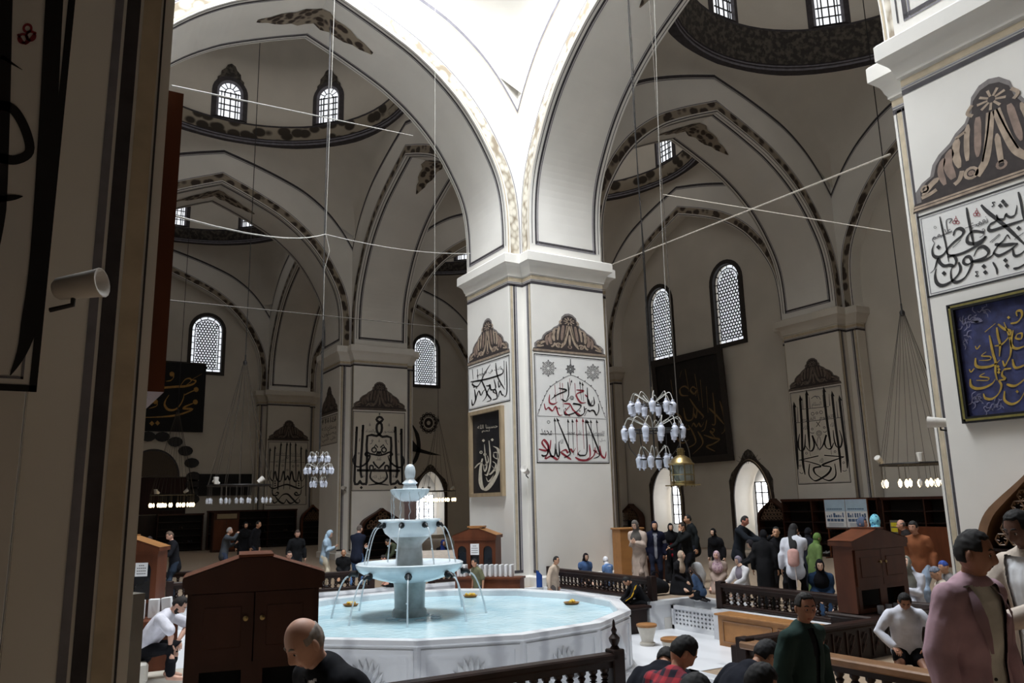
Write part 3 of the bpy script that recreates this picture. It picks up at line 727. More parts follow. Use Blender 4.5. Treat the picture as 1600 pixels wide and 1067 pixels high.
Rd = [([(395, 630), (405, 940)], 15), ([(450, 630), (462, 880)], 15), ([(65, 880), (135, 892), (148, 850), (112, 800), (95, 830), (150, 900)], 22), ([(170, 800), (160, 880), (122, 962), (175, 940), (230, 970), (250, 920)], 20), ([(255, 905), (300, 885), (320, 910), (345, 880), (365, 905), (388, 870)], 18), ([(255, 905), (310, 945), (350, 972)], 18), ([(385, 950), (430, 975), (500, 972), (550, 930), (560, 860)], 20), ([(508, 838), (515, 940), (480, 972)], 16), ([(600, 850), (612, 930), (645, 955), (656, 900)], 18), ([(560, 900), (600, 930)], 16),
    ([(205, 320), (215, 470)], 13), ([(250, 295), (258, 450)], 12), ([(272, 300), (280, 510)], 12), ([(335, 260), (340, 330)], 10), ([(380, 300), (388, 420)], 13), ([(160, 400), (158, 468), (195, 485), (230, 465)], 16), ([(112, 480), (125, 530), (150, 515), (170, 535), (190, 540), (212, 505), (240, 578), (272, 580)], 16), ([(285, 480), (342, 490), (295, 555), (340, 590)], 16), ([(395, 360), (460, 370), (395, 400), (430, 470), (480, 470)], 16), ([(345, 490), (370, 540), (440, 590)], 14), ([(470, 400), (490, 420), (492, 390)], 12)]
for p, w in K: stroke(b, p, w, P, 0, nib=128, taper=(.5, .3), tip=len(p) == 2 or p[0][1] < 660 and w > 13 and p[0][1] > 600)
for x, y in ((300, 525), (480, 525), (425, 545), (230, 520), (245, 522), (470, 530)): dot(b, x, y, 7, P)
b.build('black_lettering', ink, root)
b = MB()
for p, w in Rd: stroke(b, p, w, P, 0, nib=128, taper=(.5, .3), tip=len(p) == 2 and p[0][1] > 600)
b.build('red_lettering', red_ink, root)
b = MB(); arc = [(55, 580), (75, 520), (100, 460), (125, 400), (165, 335), (250, 278), (345, 232), (440, 272), (525, 330), (575, 395), (600, 470), (630, 550), (650, 608)]
stroke(b, arc, 4, P); L = smoothline(arc, 3)
for i in range(2, len(L)-1, 2): dot(b, L[i].x, L[i].y-7, 7, P, 0, 4)
for x, y, r_ in ((148, 170, 52), (540, 207, 52), (343, 178, 30)):
    for q in (r_, r_*.8, r_*.55, r_*.3): ringline(b, x, y, q, 4, P, 0, 20, 1.1)
    for i in range(8):
        a = pi*i/4; dot(b, x+r_*1.22*cos(a), y+r_*1.3*sin(a), 8, P)
    for i in range(12):
        a = pi*i/6; stroke(b, [(x+r_*.3*cos(a), y+r_*.33*sin(a)), (x+r_*.95*cos(a+.3), y+r_*1.05*sin(a+.3))], 3, P, k=2)
stroke(b, [(343, 140), (343, 90)], 8, P); stroke(b, [(50, 588), (350, 600), (655, 618)], 4, P); stroke(b, [(75, 744), (350, 750), (640, 762)], 4, P)
word(b, 'محمد', 80, 728, 180, 732, 55, P); word(b, 'اللهم صل على', 470, 740, 640, 745, 50, P); word(b, 'على محمد', 310, 735, 440, 738, 45, P); word(b, 'الله', 245, 810, 280, 812, 40, P); ringline(b, 150, 642, 12, 4, P)
word(b, 'صل', 600, 800, 650, 805, 30, P); ringline(b, 355, 430, 16, 5, P); ringline(b, 355, 430, 8, 4, P)
b.build('small_lettering', grey_ink, root)

# -- middle pier, left face
pn = facing_x(0., (725, 550, .2247)); TL, TR, BR, BL = pn.uv(30, 115), pn.uv(318, 15), pn.uv(322, 338), pn.uv(35, 408)
root, c = inscription(pn, (TL[0]+BL[0])/2, (TR[0]+BR[0])/2, (BL[1]+BR[1])/2, (TL[1]+TR[1])/2, 'black lettering panel above the black picture on the middle pier', 1.02)
P = pn.P(.002, c); b = MB()
for p, w in [([(48, 208), (150, 190), (260, 155), (275, 125)], 11), ([(60, 120), (65, 190)], 8), ([(95, 120), (100, 205)], 8), ([(130, 110), (128, 190)], 7), ([(185, 85), (150, 140), (100, 235), (60, 225), (75, 200)], 9), ([(222, 75), (235, 170), (285, 260)], 8), ([(120, 190), (160, 290), (130, 345)], 9), ([(280, 60), (285, 230)], 8), ([(296, 65), (300, 275), (280, 310)], 8), ([(210, 190), (222, 250), (190, 262), (182, 228), (165, 240)], 9),
    ([(200, 332), (232, 318), (220, 262), (205, 275), (225, 290)], 9), ([(75, 260), (82, 330), (62, 370), (55, 330)], 10), ([(85, 335), (92, 300), (105, 270), (120, 300), (135, 272), (150, 260)], 8), ([(155, 235), (182, 240), (162, 285), (190, 330), (160, 345)], 9), ([(240, 312), (252, 270), (265, 295), (280, 300)], 8), ([(240, 200), (245, 245), (260, 215)], 7)]: stroke(b, p, w*1.3, P, 0, nib=128, taper=(.5, .3))
for x, y in ((262, 118), (272, 122), (205, 178), (215, 172), (90, 250), (70, 245)): dot(b, x, y, 5, P)
word(b, 'كتب في قلوبهم', 90, 165, 265, 110, 30, P)
b.build('lettering', ink, root)
black_cloth = mat('black_satin', (26, 26, 30), .42, var=.5, scale=3, bump=.25)
wood_frame = mat('pale_wood_frame', (150, 132, 106), .5, var=.12, scale=10, stretch=(1, 1, .2))
TL, TR, BR, BL = pn.uv(55, 430), pn.uv(283, 362), pn.uv(290, 1000), pn.uv(58, 1010)
root, c = framed('framed_picture', 'tall black picture with silver lettering on the side of the middle pier', pn, (TL[0]+BL[0])/2, (TR[0]+BR[0])/2, (BL[1]+BR[1])/2, (TL[1]+TR[1])/2, .09, wood_frame, black_cloth, .1)
P = pn.P(.02, c); b = MB()
for p, w, nb in [([(210, 655), (245, 680), (255, 760), (230, 850), (185, 930), (145, 955), (122, 905), (122, 810), (135, 740)], 30, 20), ([(205, 760), (228, 780), (215, 820), (185, 850), (170, 830)], 12, 50), ([(180, 615), (190, 760), (170, 850), (150, 850)], 14, 50), ([(148, 640), (155, 730), (165, 790), (150, 830), (140, 780)], 12, 50), ([(80, 808), (105, 780), (135, 765)], 9, 50), ([(210, 700), (238, 700), (240, 740), (215, 730), (212, 705)], 12, 30), ([(200, 790), (225, 830), (205, 870), (175, 900), (160, 870)], 10, 40), ([(150, 790), (175, 760), (170, 720)], 9, 40)]: stroke(b, p, w, P, 0, nib=nb, taper=(.3, .3))
for x, y in ((142, 615), (203, 610)): dot(b, x, y, 11, P)
for x, y in ((125, 697), (152, 712)): ringline(b, x, y, 8, 6, P)
word(b, 'حسبنا الله', 100, 525, 240, 515, 35, P); word(b, 'نعم', 130, 552, 185, 548, 20, P)
b.build('silver_lettering', silver_ink, root)

# -- pier behind the fountain
pn = facing_y(BY, (545, 635, .13123)); TL, TR, BR, BL = pn.uv(45, 50), pn.uv(670, 78), pn.uv(670, 1010), pn.uv(35, 1000)
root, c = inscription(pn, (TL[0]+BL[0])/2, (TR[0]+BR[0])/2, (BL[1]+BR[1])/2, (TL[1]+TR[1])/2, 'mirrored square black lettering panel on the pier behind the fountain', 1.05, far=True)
P = pn.P(.002, c); b = MB(); SK = dict(k=1)
for p in [[(95, 240), (80, 560), (66, 890), (90, 925), (118, 915), (132, 885), (150, 918), (190, 922), (210, 900), (216, 600), (220, 350), (330, 352), (388, 300), (390, 215), (362, 190), (328, 157), (362, 122), (406, 155), (362, 195), (334, 222), (336, 300), (398, 362), (500, 370), (498, 600), (495, 900), (520, 922), (560, 912), (578, 882), (598, 918), (622, 922), (637, 900), (628, 600), (625, 265)], [(170, 220), (150, 560), (138, 760), (155, 850)], [(553, 240), (565, 600), (577, 780), (560, 850)], [(95, 760), (610, 765)]]:
    stroke(b, p, 29, P, 0, k=2)
for p in [[(72, 570), (52, 640), (75, 705), (130, 718), (190, 690), (235, 640), (250, 585), (215, 592), (195, 568), (215, 545), (250, 562), (300, 572), (360, 582), (425, 568), (470, 548), (500, 545), (520, 570), (500, 592), (475, 580)], [(640, 590), (655, 650), (635, 712), (590, 725), (530, 695), (485, 645), (465, 585)], [(290, 655), (310, 692), (360, 742)], [(428, 660), (402, 692), (352, 742)], [(250, 755), (250, 715), (268, 702), (288, 715), (288, 755)], [(430, 755), (432, 715), (450, 702), (470, 715), (470, 755)], [(265, 775), (255, 845), (300, 895), (360, 918), (475, 937)], [(442, 775), (455, 845), (410, 895), (350, 918), (232, 937)], [(300, 745), (325, 735)], [(330, 575), (345, 540), (360, 560), (375, 540), (390, 575)]]: stroke(b, p, 22, P, 0, taper=(.7, .4))
for x, s in ((300, 1), (418, -1)): ringline(b, x, 518, 27, 17, P)
for p in ([(300, 490), (320, 455), (345, 490)], [(375, 490), (412, 455), (425, 490)]): stroke(b, p, 16, P, 0, k=1)
for x, y, r_ in ((148, 966, 20), (553, 966, 20), (365, 90, 12)): dot(b, x, y, r_, P)
for p in ([(95, 240)], [(170, 220)], [(553, 240)], [(625, 265)]):
    x, y = p[0]; b.face([P(x, y-12), P(x-22, y+75), P(x+12, y+45)])
b.build('lettering', ink, root)
b = MB(); word(b, 'والعداد', 195, 292, 318, 296, 48, P); word(b, 'المنصور', 408, 296, 535, 302, 52, P); word(b, 'فضل الله', 280, 842, 440, 848, 50, P); word(b, 'عد', 325, 622, 390, 624, 34, P)
for x, y in ((250, 222), (478, 225), (360, 415), (178, 832), (530, 835)): ringline(b, x, y, 8, 5, P); stroke(b, [(x, y-8), (x, y-26)], 5, P)
for x, y in ((118, 558), (592, 572), (280, 405), (440, 408)): ringline(b, x, y, 9, 6, P)
for p in ([(280, 412), (270, 440), (250, 445)], [(440, 415), (450, 440), (465, 455)], [(130, 380), (122, 420)], [(585, 400), (592, 430)]): stroke(b, p, 7, P)
b.build('small_lettering', grey_ink, root)

# -- engaged pier on the right wall
pn = facing_x(XW, (1225, 590, .1639)); TL, TR, BR, BL = pn.uv(60, 145), pn.uv(545, 70), pn.uv(640, 1000), pn.uv(135, 1020)
root, c = inscription(pn, (TL[0]+BL[0])/2, (TR[0]+BR[0])/2, (BL[1]+BR[1])/2, (TL[1]+TR[1])/2, 'tall mirrored lettering panel on the right wall beside the shelves', .95, far=True)
P = pn.P(.002, c); b = MB()
for p in [[(97, 265), (110, 450), (125, 700), (137, 875)], [(155, 200), (170, 450), (180, 780), (203, 925)], [(215, 150), (228, 400), (247, 690)], [(380, 120), (410, 400), (452, 680)], [(460, 160), (490, 430), (530, 720), (545, 905)], [(530, 200), (560, 450), (600, 750), (605, 865)]]: stroke(b, p, 23, P, 0, taper=(1, .3), tip=True)
for p, w in [([(150, 535), (138, 620), (150, 690), (185, 690), (200, 650), (204, 540)], 17), ([(200, 640), (235, 690), (270, 695), (290, 640), (270, 550), (310, 640), (345, 692)], 17), ([(530, 500), (555, 590), (540, 660), (505, 660), (482, 600), (470, 500)], 17), ([(475, 620), (450, 675), (410, 672), (388, 620), (405, 545), (375, 640), (340, 692)], 17),
    ([(145, 788), (330, 745)], 24), ([(150, 785), (250, 805), (355, 842), (288, 862), (300, 915), (370, 960), (440, 980), (495, 930), (485, 820)], 20), ([(575, 755), (385, 740)], 24), ([(570, 758), (470, 790), (365, 835), (445, 852), (430, 905), (365, 955), (295, 982), (240, 925), (246, 820)], 20), ([(245, 690), (255, 745)], 8), ([(450, 680), (455, 735)], 8)]: stroke(b, p, w, P, 0, nib=None if w > 20 else 30, taper=(.4, .4))
b.build('lettering', ink, root)
b = MB(); stroke(b, [(110, 432), (540, 380)], 6, P); stroke(b, [(170, 302), (430, 275)], 6, P)
for p in ([(130, 280), (135, 425)], [(500, 225), (515, 380)], [(175, 190), (182, 300)], [(430, 155), (438, 270)], [(240, 185), (250, 290)], [(370, 165), (382, 280)]): stroke(b, p, 8, P, taper=(.5, 1))
word(b, 'القيوم', 175, 405, 300, 392, 50, P); word(b, 'القيوم', 340, 388, 470, 372, 50, P); word(b, 'السلام', 265, 262, 360, 252, 55, P); word(b, 'الله', 185, 478, 220, 474, 40, P); word(b, 'الله', 440, 450, 475, 446, 40, P); word(b, 'الله', 340, 790, 375, 788, 45, P)
for x, y, r_ in ((335, 530, 24), (335, 530, 12), (275, 345, 14), (355, 330, 14), (315, 338, 10), (215, 720, 9), (488, 705, 9), (155, 840, 9), (570, 810, 9), (270, 490, 9), (385, 475, 9)): ringline(b, x, y, r_, 5, P)
for x in (-1, 1): stroke(b, [(335+x*5, 560), (335+x*18, 620), (335+x*8, 690)], 5, P)
for p in ([(250, 520), (270, 530), (290, 525)], [(375, 515), (395, 520), (410, 505)], [(150, 900), (170, 915), (185, 905)], [(560, 885), (580, 892), (600, 880)], [(310, 420), (345, 465)], [(345, 415), (310, 468)], [(260, 200), (300, 175), (320, 200)], [(290, 180), (330, 180), (350, 210)]): stroke(b, p, 6, P)
b.build('small_lettering', grey_ink, root)

# -- engaged pier on the far wall
pn = facing_y(YW, (410, 640, .14991)); TL, TR, BR, BL = pn.uv(55, 330), pn.uv(475, 340), pn.uv(460, 995), pn.uv(40, 995)
root, c = inscription(pn, (TL[0]+BL[0])/2, (TR[0]+BR[0])/2, (BL[1]+BR[1])/2, (TL[1]+TR[1])/2, 'dense black lettering panel with eight tall strokes on the far wall', 1.02, far=True)
P = pn.P(.002, c); b = MB()
for p in [[(78, 415), (62, 740)], [(130, 395), (105, 860)], [(193, 360), (165, 740), (160, 840)], [(255, 358), (220, 830)], [(290, 358), (285, 830)], [(345, 362), (350, 820)], [(402, 400), (405, 850)], [(455, 425), (450, 900)]]: stroke(b, p, 15, P, 0, taper=(1, .4), tip=True)
for p in [[(90, 630), (78, 700), (110, 740), (132, 640), (152, 730), (192, 740), (218, 640), (240, 735), (262, 690), (285, 735), (305, 640), (328, 735), (362, 740), (380, 640), (402, 740), (435, 710), (425, 620)], [(65, 790), (110, 822), (180, 800), (255, 780), (330, 805), (390, 822), (437, 790)], [(100, 830), (110, 888), (150, 892), (168, 872), (150, 862), (130, 880)], [(402, 840), (395, 882), (352, 892), (335, 872), (352, 862), (370, 880)], [(105, 940), (120, 972), (155, 955), (205, 892), (260, 880), (310, 925), (355, 970), (385, 965), (385, 930)], [(390, 900), (330, 960), (285, 975), (250, 935)], [(130, 900), (180, 960), (225, 975), (250, 930)]]: stroke(b, p, 19, P, 0, nib=128, taper=(.4, .4))
for x in (132, 378):
    for y in (745, 768, 792): dot(b, x, y, 10, P)
b.build('lettering', ink, root)
b = MB(); stroke(b, [(135, 475), (400, 485)], 5, P); stroke(b, [(80, 545), (440, 550)], 5, P); word(b, 'السلام عليكم', 140, 460, 240, 460, 34, P); word(b, 'السلام عليكم', 290, 462, 395, 466, 34, P); word(b, 'القدوس', 140, 525, 240, 525, 34, P); word(b, 'القدوس', 290, 528, 390, 530, 34, P)
for x, y in ((260, 500), (150, 585), (210, 585), (320, 590), (370, 585), (260, 630)): ringline(b, x, y, 9, 5, P)
b.build('small_lettering', grey_ink, root)

# -- second pier, left face (in shade)
pn = facing_x(0., (480, 640, .2437)); a0 = pn.uv(85, 55); a1 = pn.uv(192, 205)
root, c = inscription(pn, a0[0], a1[0], (pn.uv(192, 210)[1]+pn.uv(85, 240)[1])/2, (pn.uv(85, 55)[1]+pn.uv(192, 25)[1])/2, 'shaded small lettering panel on the side of the pier behind the fountain', 1.05, far=True)
P = pn.P(.002, c); b = MB()
for x0, y0, w_ in ((95, 80, 'ان الله'), (95, 130, 'وملائكته'), (95, 165, 'يصلون'), (95, 200, 'على النبي')): word(b, w_, x0, y0, x0+90, y0-22, 32, P)
for x in (100, 118, 135, 150, 165, 180): stroke(b, [(x, 95-(x-100)*.25), (x+2, 60-(x-100)*.25)], 4, P)
b.build('lettering', ink, root)

# -- shaded near pier
pn = facing_y(-BY, (0, 0, 1)); a = pn.uv(57, 613); t = pn.uv(117, 0)
um = -BX+PW/2; ur = a[0]
root, c = inscription(pn, 2*um-ur, ur, a[1], a[1]+4.3, 'huge shaded black lettering panel at the left edge of the view', 1.28)
P = pn.P(.002, c); b = MB()
for p, w, tp in [([(93, -90), (85, 0), (76, 170), (64, 360), (54, 460), (38, 540), (16, 587)], 28, (1, .05)), ([(14, -60), (10, 0), (6, 170), (0, 330), (-10, 420)], 20, (1, .1)), ([(-30, 170), (0, 166), (22, 174), (40, 205), (46, 238), (25, 251), (0, 248), (-30, 240)], 15, (1, 1)), ([(2, 90), (35, 111)], 7, (1, .1)), ([(-30, 316), (0, 312), (36, 308)], 10, (1, .1)), ([(-40, 0), (-60, 300), (-90, 520)], 28, (1, .2)), ([(-130, 80), (-140, 400), (-60, 560)], 28, (1, .1)), ([(-200, 0), (-210, 500)], 28, (1, .2)), ([(-330, 200), (-280, 430), (-180, 430), (-150, 300)], 30, (.4, .3))]:
    stroke(b, p, w, P, 0, taper=tp)
b.build('lettering', ink, root)
b = MB(); ringline(b, 36, 62, 7, 4, P); ringline(b, 48, 58, 7, 4, P); ringline(b, 43, 46, 6, 4, P); stroke(b, [(28, 55), (40, 70), (56, 52)], 4, P); b.build('red_sign', red_ink, root)
# -- hanging black banner with gold lettering, far wall
blk = mat('black_banner_cloth', (14, 14, 15), .8, var=.2, scale=6)
pn = facing_y(25.93, (225, 555, .12182)); TR, BR = pn.uv(835, 115), pn.uv(740, 990)
c = V(pn.p_of((-5.2+TR[0])/2, BR[1], 0)); root = thing('hanging_banner', 'black banner with gold lettering hanging below the far left window', 'banner', c)
Q = pn.Q(0, c); b = MB(); u0 = -6.35
rows = [[Q(u0+(TR[0]-.12-u0)*i/12, BR[1]+(TR[1]-BR[1])*j/8, .012+.012*sin(i*1.3+j*.4)) for i in range(13)] for j in range(9)]
b.grid(rows); b.build('cloth', blk, root, smooth=60)
b = MB(); b.bx(Q(u0, 0)[0], Q(TR[0]-.12, 0)[0], Q(0, 0, .0)[1], Q(0, 0, .045)[1], TR[1]-.03-c.z, TR[1]+.03-c.z); b.build('rail', wood_win, root)
P = pn.P(.03, c); b = MB()
for p, w in [([(60, 425), (160, 425), (400, 405), (520, 400), (630, 370), (662, 330), (600, 315)], 34), ([(470, 385), (525, 315), (580, 298), (605, 330), (540, 385)], 22), ([(600, 320), (740, 240)], 18), ([(265, 145), (240, 240), (220, 335)], 18), ([(380, 245), (375, 290), (340, 325), (280, 335)], 18), ([(320, 510), (275, 580), (265, 640), (305, 695), (380, 702), (450, 655), (500, 565), (515, 490)], 32), ([(510, 515), (600, 470), (680, 440)], 20), ([(650, 610), (570, 640), (500, 680), (620, 695), (520, 740), (400, 772), (200, 792), (-60, 800)], 30), ([(165, 600), (160, 650), (60, 685)], 18), ([(130, 600), (50, 650)], 16)]: stroke(b, p, w, P, 0, nib=128, taper=(.5, .2))
for x, y in ((357, 243), (668, 440), (657, 600), (146, 597)): dot(b, x, y, 32, P, 0, 12)
for x, y in ((100, 875), (172, 870)): dot(b, x, y, 32, P, 0, 4)
b.build('gold_lettering', pale_gold, root)
# -- dark hanging panel under the right windows (leans out at the top)
TL, BR = onx(1012, 575, 12.85), onx(1155, 722, 12.98)
brown_cloth = mat('dark_brown_cloth', (26, 22, 20), .85, var=.3, scale=5)
pn = Panel(lambda x, y: onx(x, y, 12.9), (1010, 535, .1828), .006, lambda p: (-p.y, p.z), lambda u, v, d: (12.98-d-.2*max(0, (v-3.2)/4.4), -u, v))
tr_, br_ = pn.uv(640, 20), pn.uv(805, 1010)
u1 = (tr_[0]+br_[0])/2-.1; u0 = u1-4.1; v0, v1 = 3.22, 7.6
root, c = framed('framed_picture', 'large dark panel with dull gold lettering leaning from the right wall', pn, u0, u1, v0, v1, .26, mat('dark_walnut_frame', (40, 32, 28), .5, var=.2, scale=8), brown_cloth, .07)
P = pn.P(.02, c); b = MB()
for p, w in [([(350, 230), (375, 420)], 15), ([(430, 270), (460, 500)], 15), ([(475, 320), (490, 560)], 15), ([(525, 375), (532, 600)], 14), ([(578, 430), (592, 680), (560, 700)], 15), ([(635, 500), (665, 620), (672, 740), (640, 782)], 15), ([(375, 400), (340, 375), (300, 400), (310, 450), (370, 455)], 16), ([(440, 400), (410, 380), (390, 410), (420, 440), (440, 410), (430, 460)], 16), ([(380, 480), (430, 560), (490, 630), (475, 655)], 15), ([(540, 560), (600, 620), (665, 700)], 16), ([(325, 560), (345, 660), (400, 650), (410, 550)], 16), ([(410, 600), (430, 645), (440, 560)], 14), ([(345, 700), (330, 735), (372, 740), (360, 705)], 14), ([(390, 720), (405, 690), (430, 720), (450, 690), (470, 720), (495, 680)], 14), ([(520, 660), (500, 740), (470, 760)], 14), ([(380, 730), (420, 850), (350, 900)], 15), ([(440, 760), (480, 860), (390, 955)], 16), ([(490, 790), (560, 815), (622, 830), (560, 870), (510, 890), (580, 930)], 18), ([(560, 735), (580, 745), (570, 770), (545, 760), (600, 830)], 14), ([(225, 320), (240, 450)], 12), ([(300, 300), (320, 240)], 12), ([(250, 600), (300, 640), (290, 700), (240, 690)], 15), ([(250, 800), (300, 860), (360, 830)], 15)]: stroke(b, p, w, P, 0, nib=128, taper=(.4, .3))
b.build('gold_lettering', mat('faded_gold_lettering', (120, 92, 52), .6, var=.2, scale=10), root)
# -- big painted letter and rosette on the far wall
pn = facing_y(26., (480, 640, .2437)); c = V(pn.p_of(*pn.uv(720, 280), 0)); root = thing('wall_letter', 'huge black curved letter painted on the wall beside the far pier', 'calligraphy', c)
P = pn.P(.0, c); b = MB()
b.face([P(*q) for q in ((640, 150), (705, 232), (722, 250), (862, 294), (790, 290), (716, 274), (640, 262))]); stroke(b, [(670, 90), (700, 150), (712, 200), (714, 250), (705, 290), (680, 340), (620, 360)], 26, P, 0, taper=(.1, .3)); b.build('letter', ink, root)
c = V(pn.p_of(*pn.uv(778, 85), 0)); root = thing('wall_rosette', 'round dark rosette painted on the far wall above the arch', 'calligraphy', c); P = pn.P(0, c); b = MB()
for r_, w in ((48, 8), (38, 4), (20, 16)): ringline(b, 778, 85, r_, w, P, 0, 24, 1.15)
for i in range(14): a = 2*pi*i/14; ringline(b, 778+50*cos(a), 85+58*sin(a), 9, 5, P, 0, 8)
b.build('rosette', crest_dark, root)
# ================================================================ furniture and fittings
def put(b, name, mats, root, smooth=None):
    """builder in world coordinates -> child of root (an Empty with a location and a turn about z)"""
    M = (Matrix.Translation(root.location) @ Matrix.Rotation(root.rotation_euler.z, 4, 'Z')).inverted()
    b.v = [tuple(M @ V(p)) for p in b.v]
    return b.build(name, mats, root, smooth)
wood_dk = mat('dark_stained_wood', (36, 22, 18), .42, spec=.25, var=.25, scale=5, stretch=(1, 1, .2))
wood_red = mat('reddish_brown_wood', (92, 50, 30), .42, spec=.25, var=.18, scale=5, stretch=(1, 1, .25))
wood_mid = mat('brown_cabinet_wood', (58, 31, 21), .45, spec=.25, var=.18, scale=5, stretch=(1, 1, .25))
chestnut = mat('chestnut_wood', (76, 40, 23), .45, var=.2, scale=5, stretch=(1, 1, .25), spec=.3)
wood_light = mat('honey_wood', (150, 104, 58), .5, var=.12, scale=5, stretch=(.3, 1, 1))
wood_edge = mat('highlit_wood_edge', (128, 94, 66), .35, var=.15, scale=6, stretch=(1, 1, 1))  # lighter brown carries the highlight of the rail top; box moulding shares it
white_paper = mat('white_paper', (232, 234, 236), .7, var=.03, scale=5)
chrome = mat('brushed_steel', (170, 170, 172), .3, metal=.9, var=.06, scale=20)
brass = mat('polished_brass', (150, 130, 88), .3, metal=.9, var=.1, scale=10)
dark_in = mat('dark_interior', (18, 14, 13), .8, var=.2, scale=5)
green_marble = mat('grey_green_marble', (134, 142, 140), .3, kind='noise', scale=4, rgb2=(190, 198, 200), ramp=(.3, .7), det=6)
bowl_marble = mat('pale_blue_marble', (176, 190, 198), .22, kind='noise', scale=3, rgb2=(218, 228, 234), ramp=(.2, .55), det=6)
stem_marble = mat('brown_marble_stem', (110, 84, 78), .35, var=.15, scale=6)
spout_metal = mat('dark_bronze_spout', (38, 40, 42), .4, metal=.5, var=.2, scale=12)
def water_mat():
    m = bpy.data.materials.new('pool_water'); m.use_nodes = True; N = m.node_tree.nodes; L = m.node_tree.links; p = N['Principled BSDF']
    tc = N.new('ShaderNodeTexCoord'); n1 = N.new('ShaderNodeTexNoise'); n1.inputs['Scale'].default_value = 9; n1.inputs['Detail'].default_value = 4
    n2 = N.new('ShaderNodeTexNoise'); n2.inputs['Scale'].default_value = 1.4; n2.inputs['Detail'].default_value = 3
    L.new(tc.outputs['Object'], n1.inputs['Vector']); L.new(tc.outputs['Object'], n2.inputs['Vector'])
    r = N.new('ShaderNodeValToRGB'); L.new(n2.outputs['Fac'], r.inputs['Fac'])
    r.color_ramp.elements[0].position = .3; r.color_ramp.elements[1].position = .62
    r.color_ramp.elements[0].color = (*lin((166, 206, 220)), 1); r.color_ramp.elements[1].color = (*lin((204, 232, 240)), 1)
    L.new(r.outputs['Color'], p.inputs['Base Color']); p.inputs['Roughness'].default_value = .12; p.inputs['IOR'].default_value = 1.33
    bp = N.new('ShaderNodeBump'); bp.inputs['Strength'].default_value = .35; bp.inputs['Distance'].default_value = .03
    L.new(n1.outputs['Fac'], bp.inputs['Height']); L.new(bp.outputs['Normal'], p.inputs['Normal']); return m
water = water_mat()
spray = mat('falling_water', (222, 232, 238), .1, var=.05, scale=30, alpha=.62)

# ---------------------------------------------------------------- fountain
FC = V((-4.27, -4.68, 0)); FR = 2.71; RZ = .39; WZ = .285
_v0 = onz(984.5, 953, RZ); A0 = atan2(_v0.y-FC.y, _v0.x-FC.x)
ft = thing('fountain', 'white marble pool with a tiered fountain of three bowls', 'fountain', (FC.x, FC.y, ZL))
pv = lambda r, i, z: V((FC.x+r*cos(A0+2*pi*i/14), FC.y+r*sin(A0+2*pi*i/14), z))
b = MB()
ring = lambda r, z: [pv(r, i, z) for i in range(14)]
b.grid([ring(FR+.1, ZL), ring(FR+.1, ZL+.12), ring(FR+.04, ZL+.16), ring(FR-.02, ZL+.16)], 0, True)
b.grid([ring(FR-.02, ZL+.16), ring(FR-.02, RZ-.07), ring(FR-.005, RZ-.06), ring(FR, RZ-.05), ring(FR, RZ), ring(FR-.16, RZ), ring(FR-.17, RZ-.02), ring(FR-.17, .0)], 0, True)
put(b, 'basin_wall', [marble], ft)
for i in range(14):
    p0, p1 = pv(FR-.02, i, 0), pv(FR-.02, i+1, 0); u = (p1-p0).normalized(); nn = V((u.y, -u.x, 0)); W_ = (p1-p0).length
    b = MB(); T = lambda x, z, d: p0+u*x+nn*d+V((0, 0, z))
    z0, z1 = ZL+.2, RZ-.1
    for a in ((.04, .1, z0, z1), (W_-.1, W_-.04, z0, z1), (.1, W_-.1, z1-.05, z1)):
        q = [T(a[0], a[2], .018), T(a[1], a[2], .018), T(a[1], a[3], .018), T(a[0], a[3], .018)]; w = [T(a[0], a[2], 0), T(a[1], a[2], 0), T(a[1], a[3], 0), T(a[0], a[3], 0)]
        b.face(q); b.grid([w, q], 0, True)
    put(b, 'panel_moulding', marble, ft)
    b = MB(); cxm, zb = W_/2, z0+.1
    for k in range(11):
        a = radians(8+164*k/10); L_ = .23+.07*sin(a)
        c0 = V((cxm+.05*cos(a), zb+.04*sin(a), 0)); c1 = V((cxm+L_*cos(a)*1.0, zb+.03+L_*sin(a)*1.25, 0)); d = (c1-c0); t = V((-d.y, d.x, 0)).normalized()*.042; md = c0+d*.62
        for sg in (1, -1):
            b.face([T(c0.x, c0.y, .05), T(md.x+t.x*sg, md.y+t.y*sg, .008), T(c1.x, c1.y, .012), T(md.x, md.y, .075)][::sg])
    put(b, 'palmette', marble, ft)
b = MB(); b.face(ring(FR-.165, WZ)); put(b, 'water', water, ft)
CB = onz(640, 962, WZ); m_px = (CB-CAMP).dot(FW)/F
zc_ = lambda y: CB.z+(962-y)*m_px*1.02
def lat(name, pr, mt, lobes=None, n=32):
    b = MB(); b.lathe([(r*m_px, zc_(y)) for r, y in pr], n, 0, (CB.x, CB.y, 0), lobes=lobes); return put(b, name, mt, ft, 40)
lat('column', [(26, 972), (27, 966), (27, 955), (25.5, 952), (23.5, 950), (24, 925), (25, 915), (29, 908), (30, 904)], green_marble)
lat('lower_bowl', [(18, 912), (34, 911), (50, 907), (68, 901), (80, 894), (84, 888), (84.5, 884), (82, 882.5), (78, 885), (60, 890), (16, 892)], bowl_marble)
lat('upper_column', [(21, 893), (20.5, 880), (18.5, 862), (19, 856), (25, 850), (32, 845), (34, 842)], green_marble)
lat('middle_bowl', [(30, 846), (40, 838), (44, 828), (45, 822), (50, 819.5), (49, 817.5), (44, 821), (12, 824)], bowl_marble)
lat('stem', [(10, 824), (9, 815), (9, 796), (11, 790)], stem_marble)
lat('scalloped_bowl', [(9, 791), (17, 787), (26, 779), (29, 772), (27, 771), (20, 775), (5, 776)], bowl_marble, (12, .1), 48)
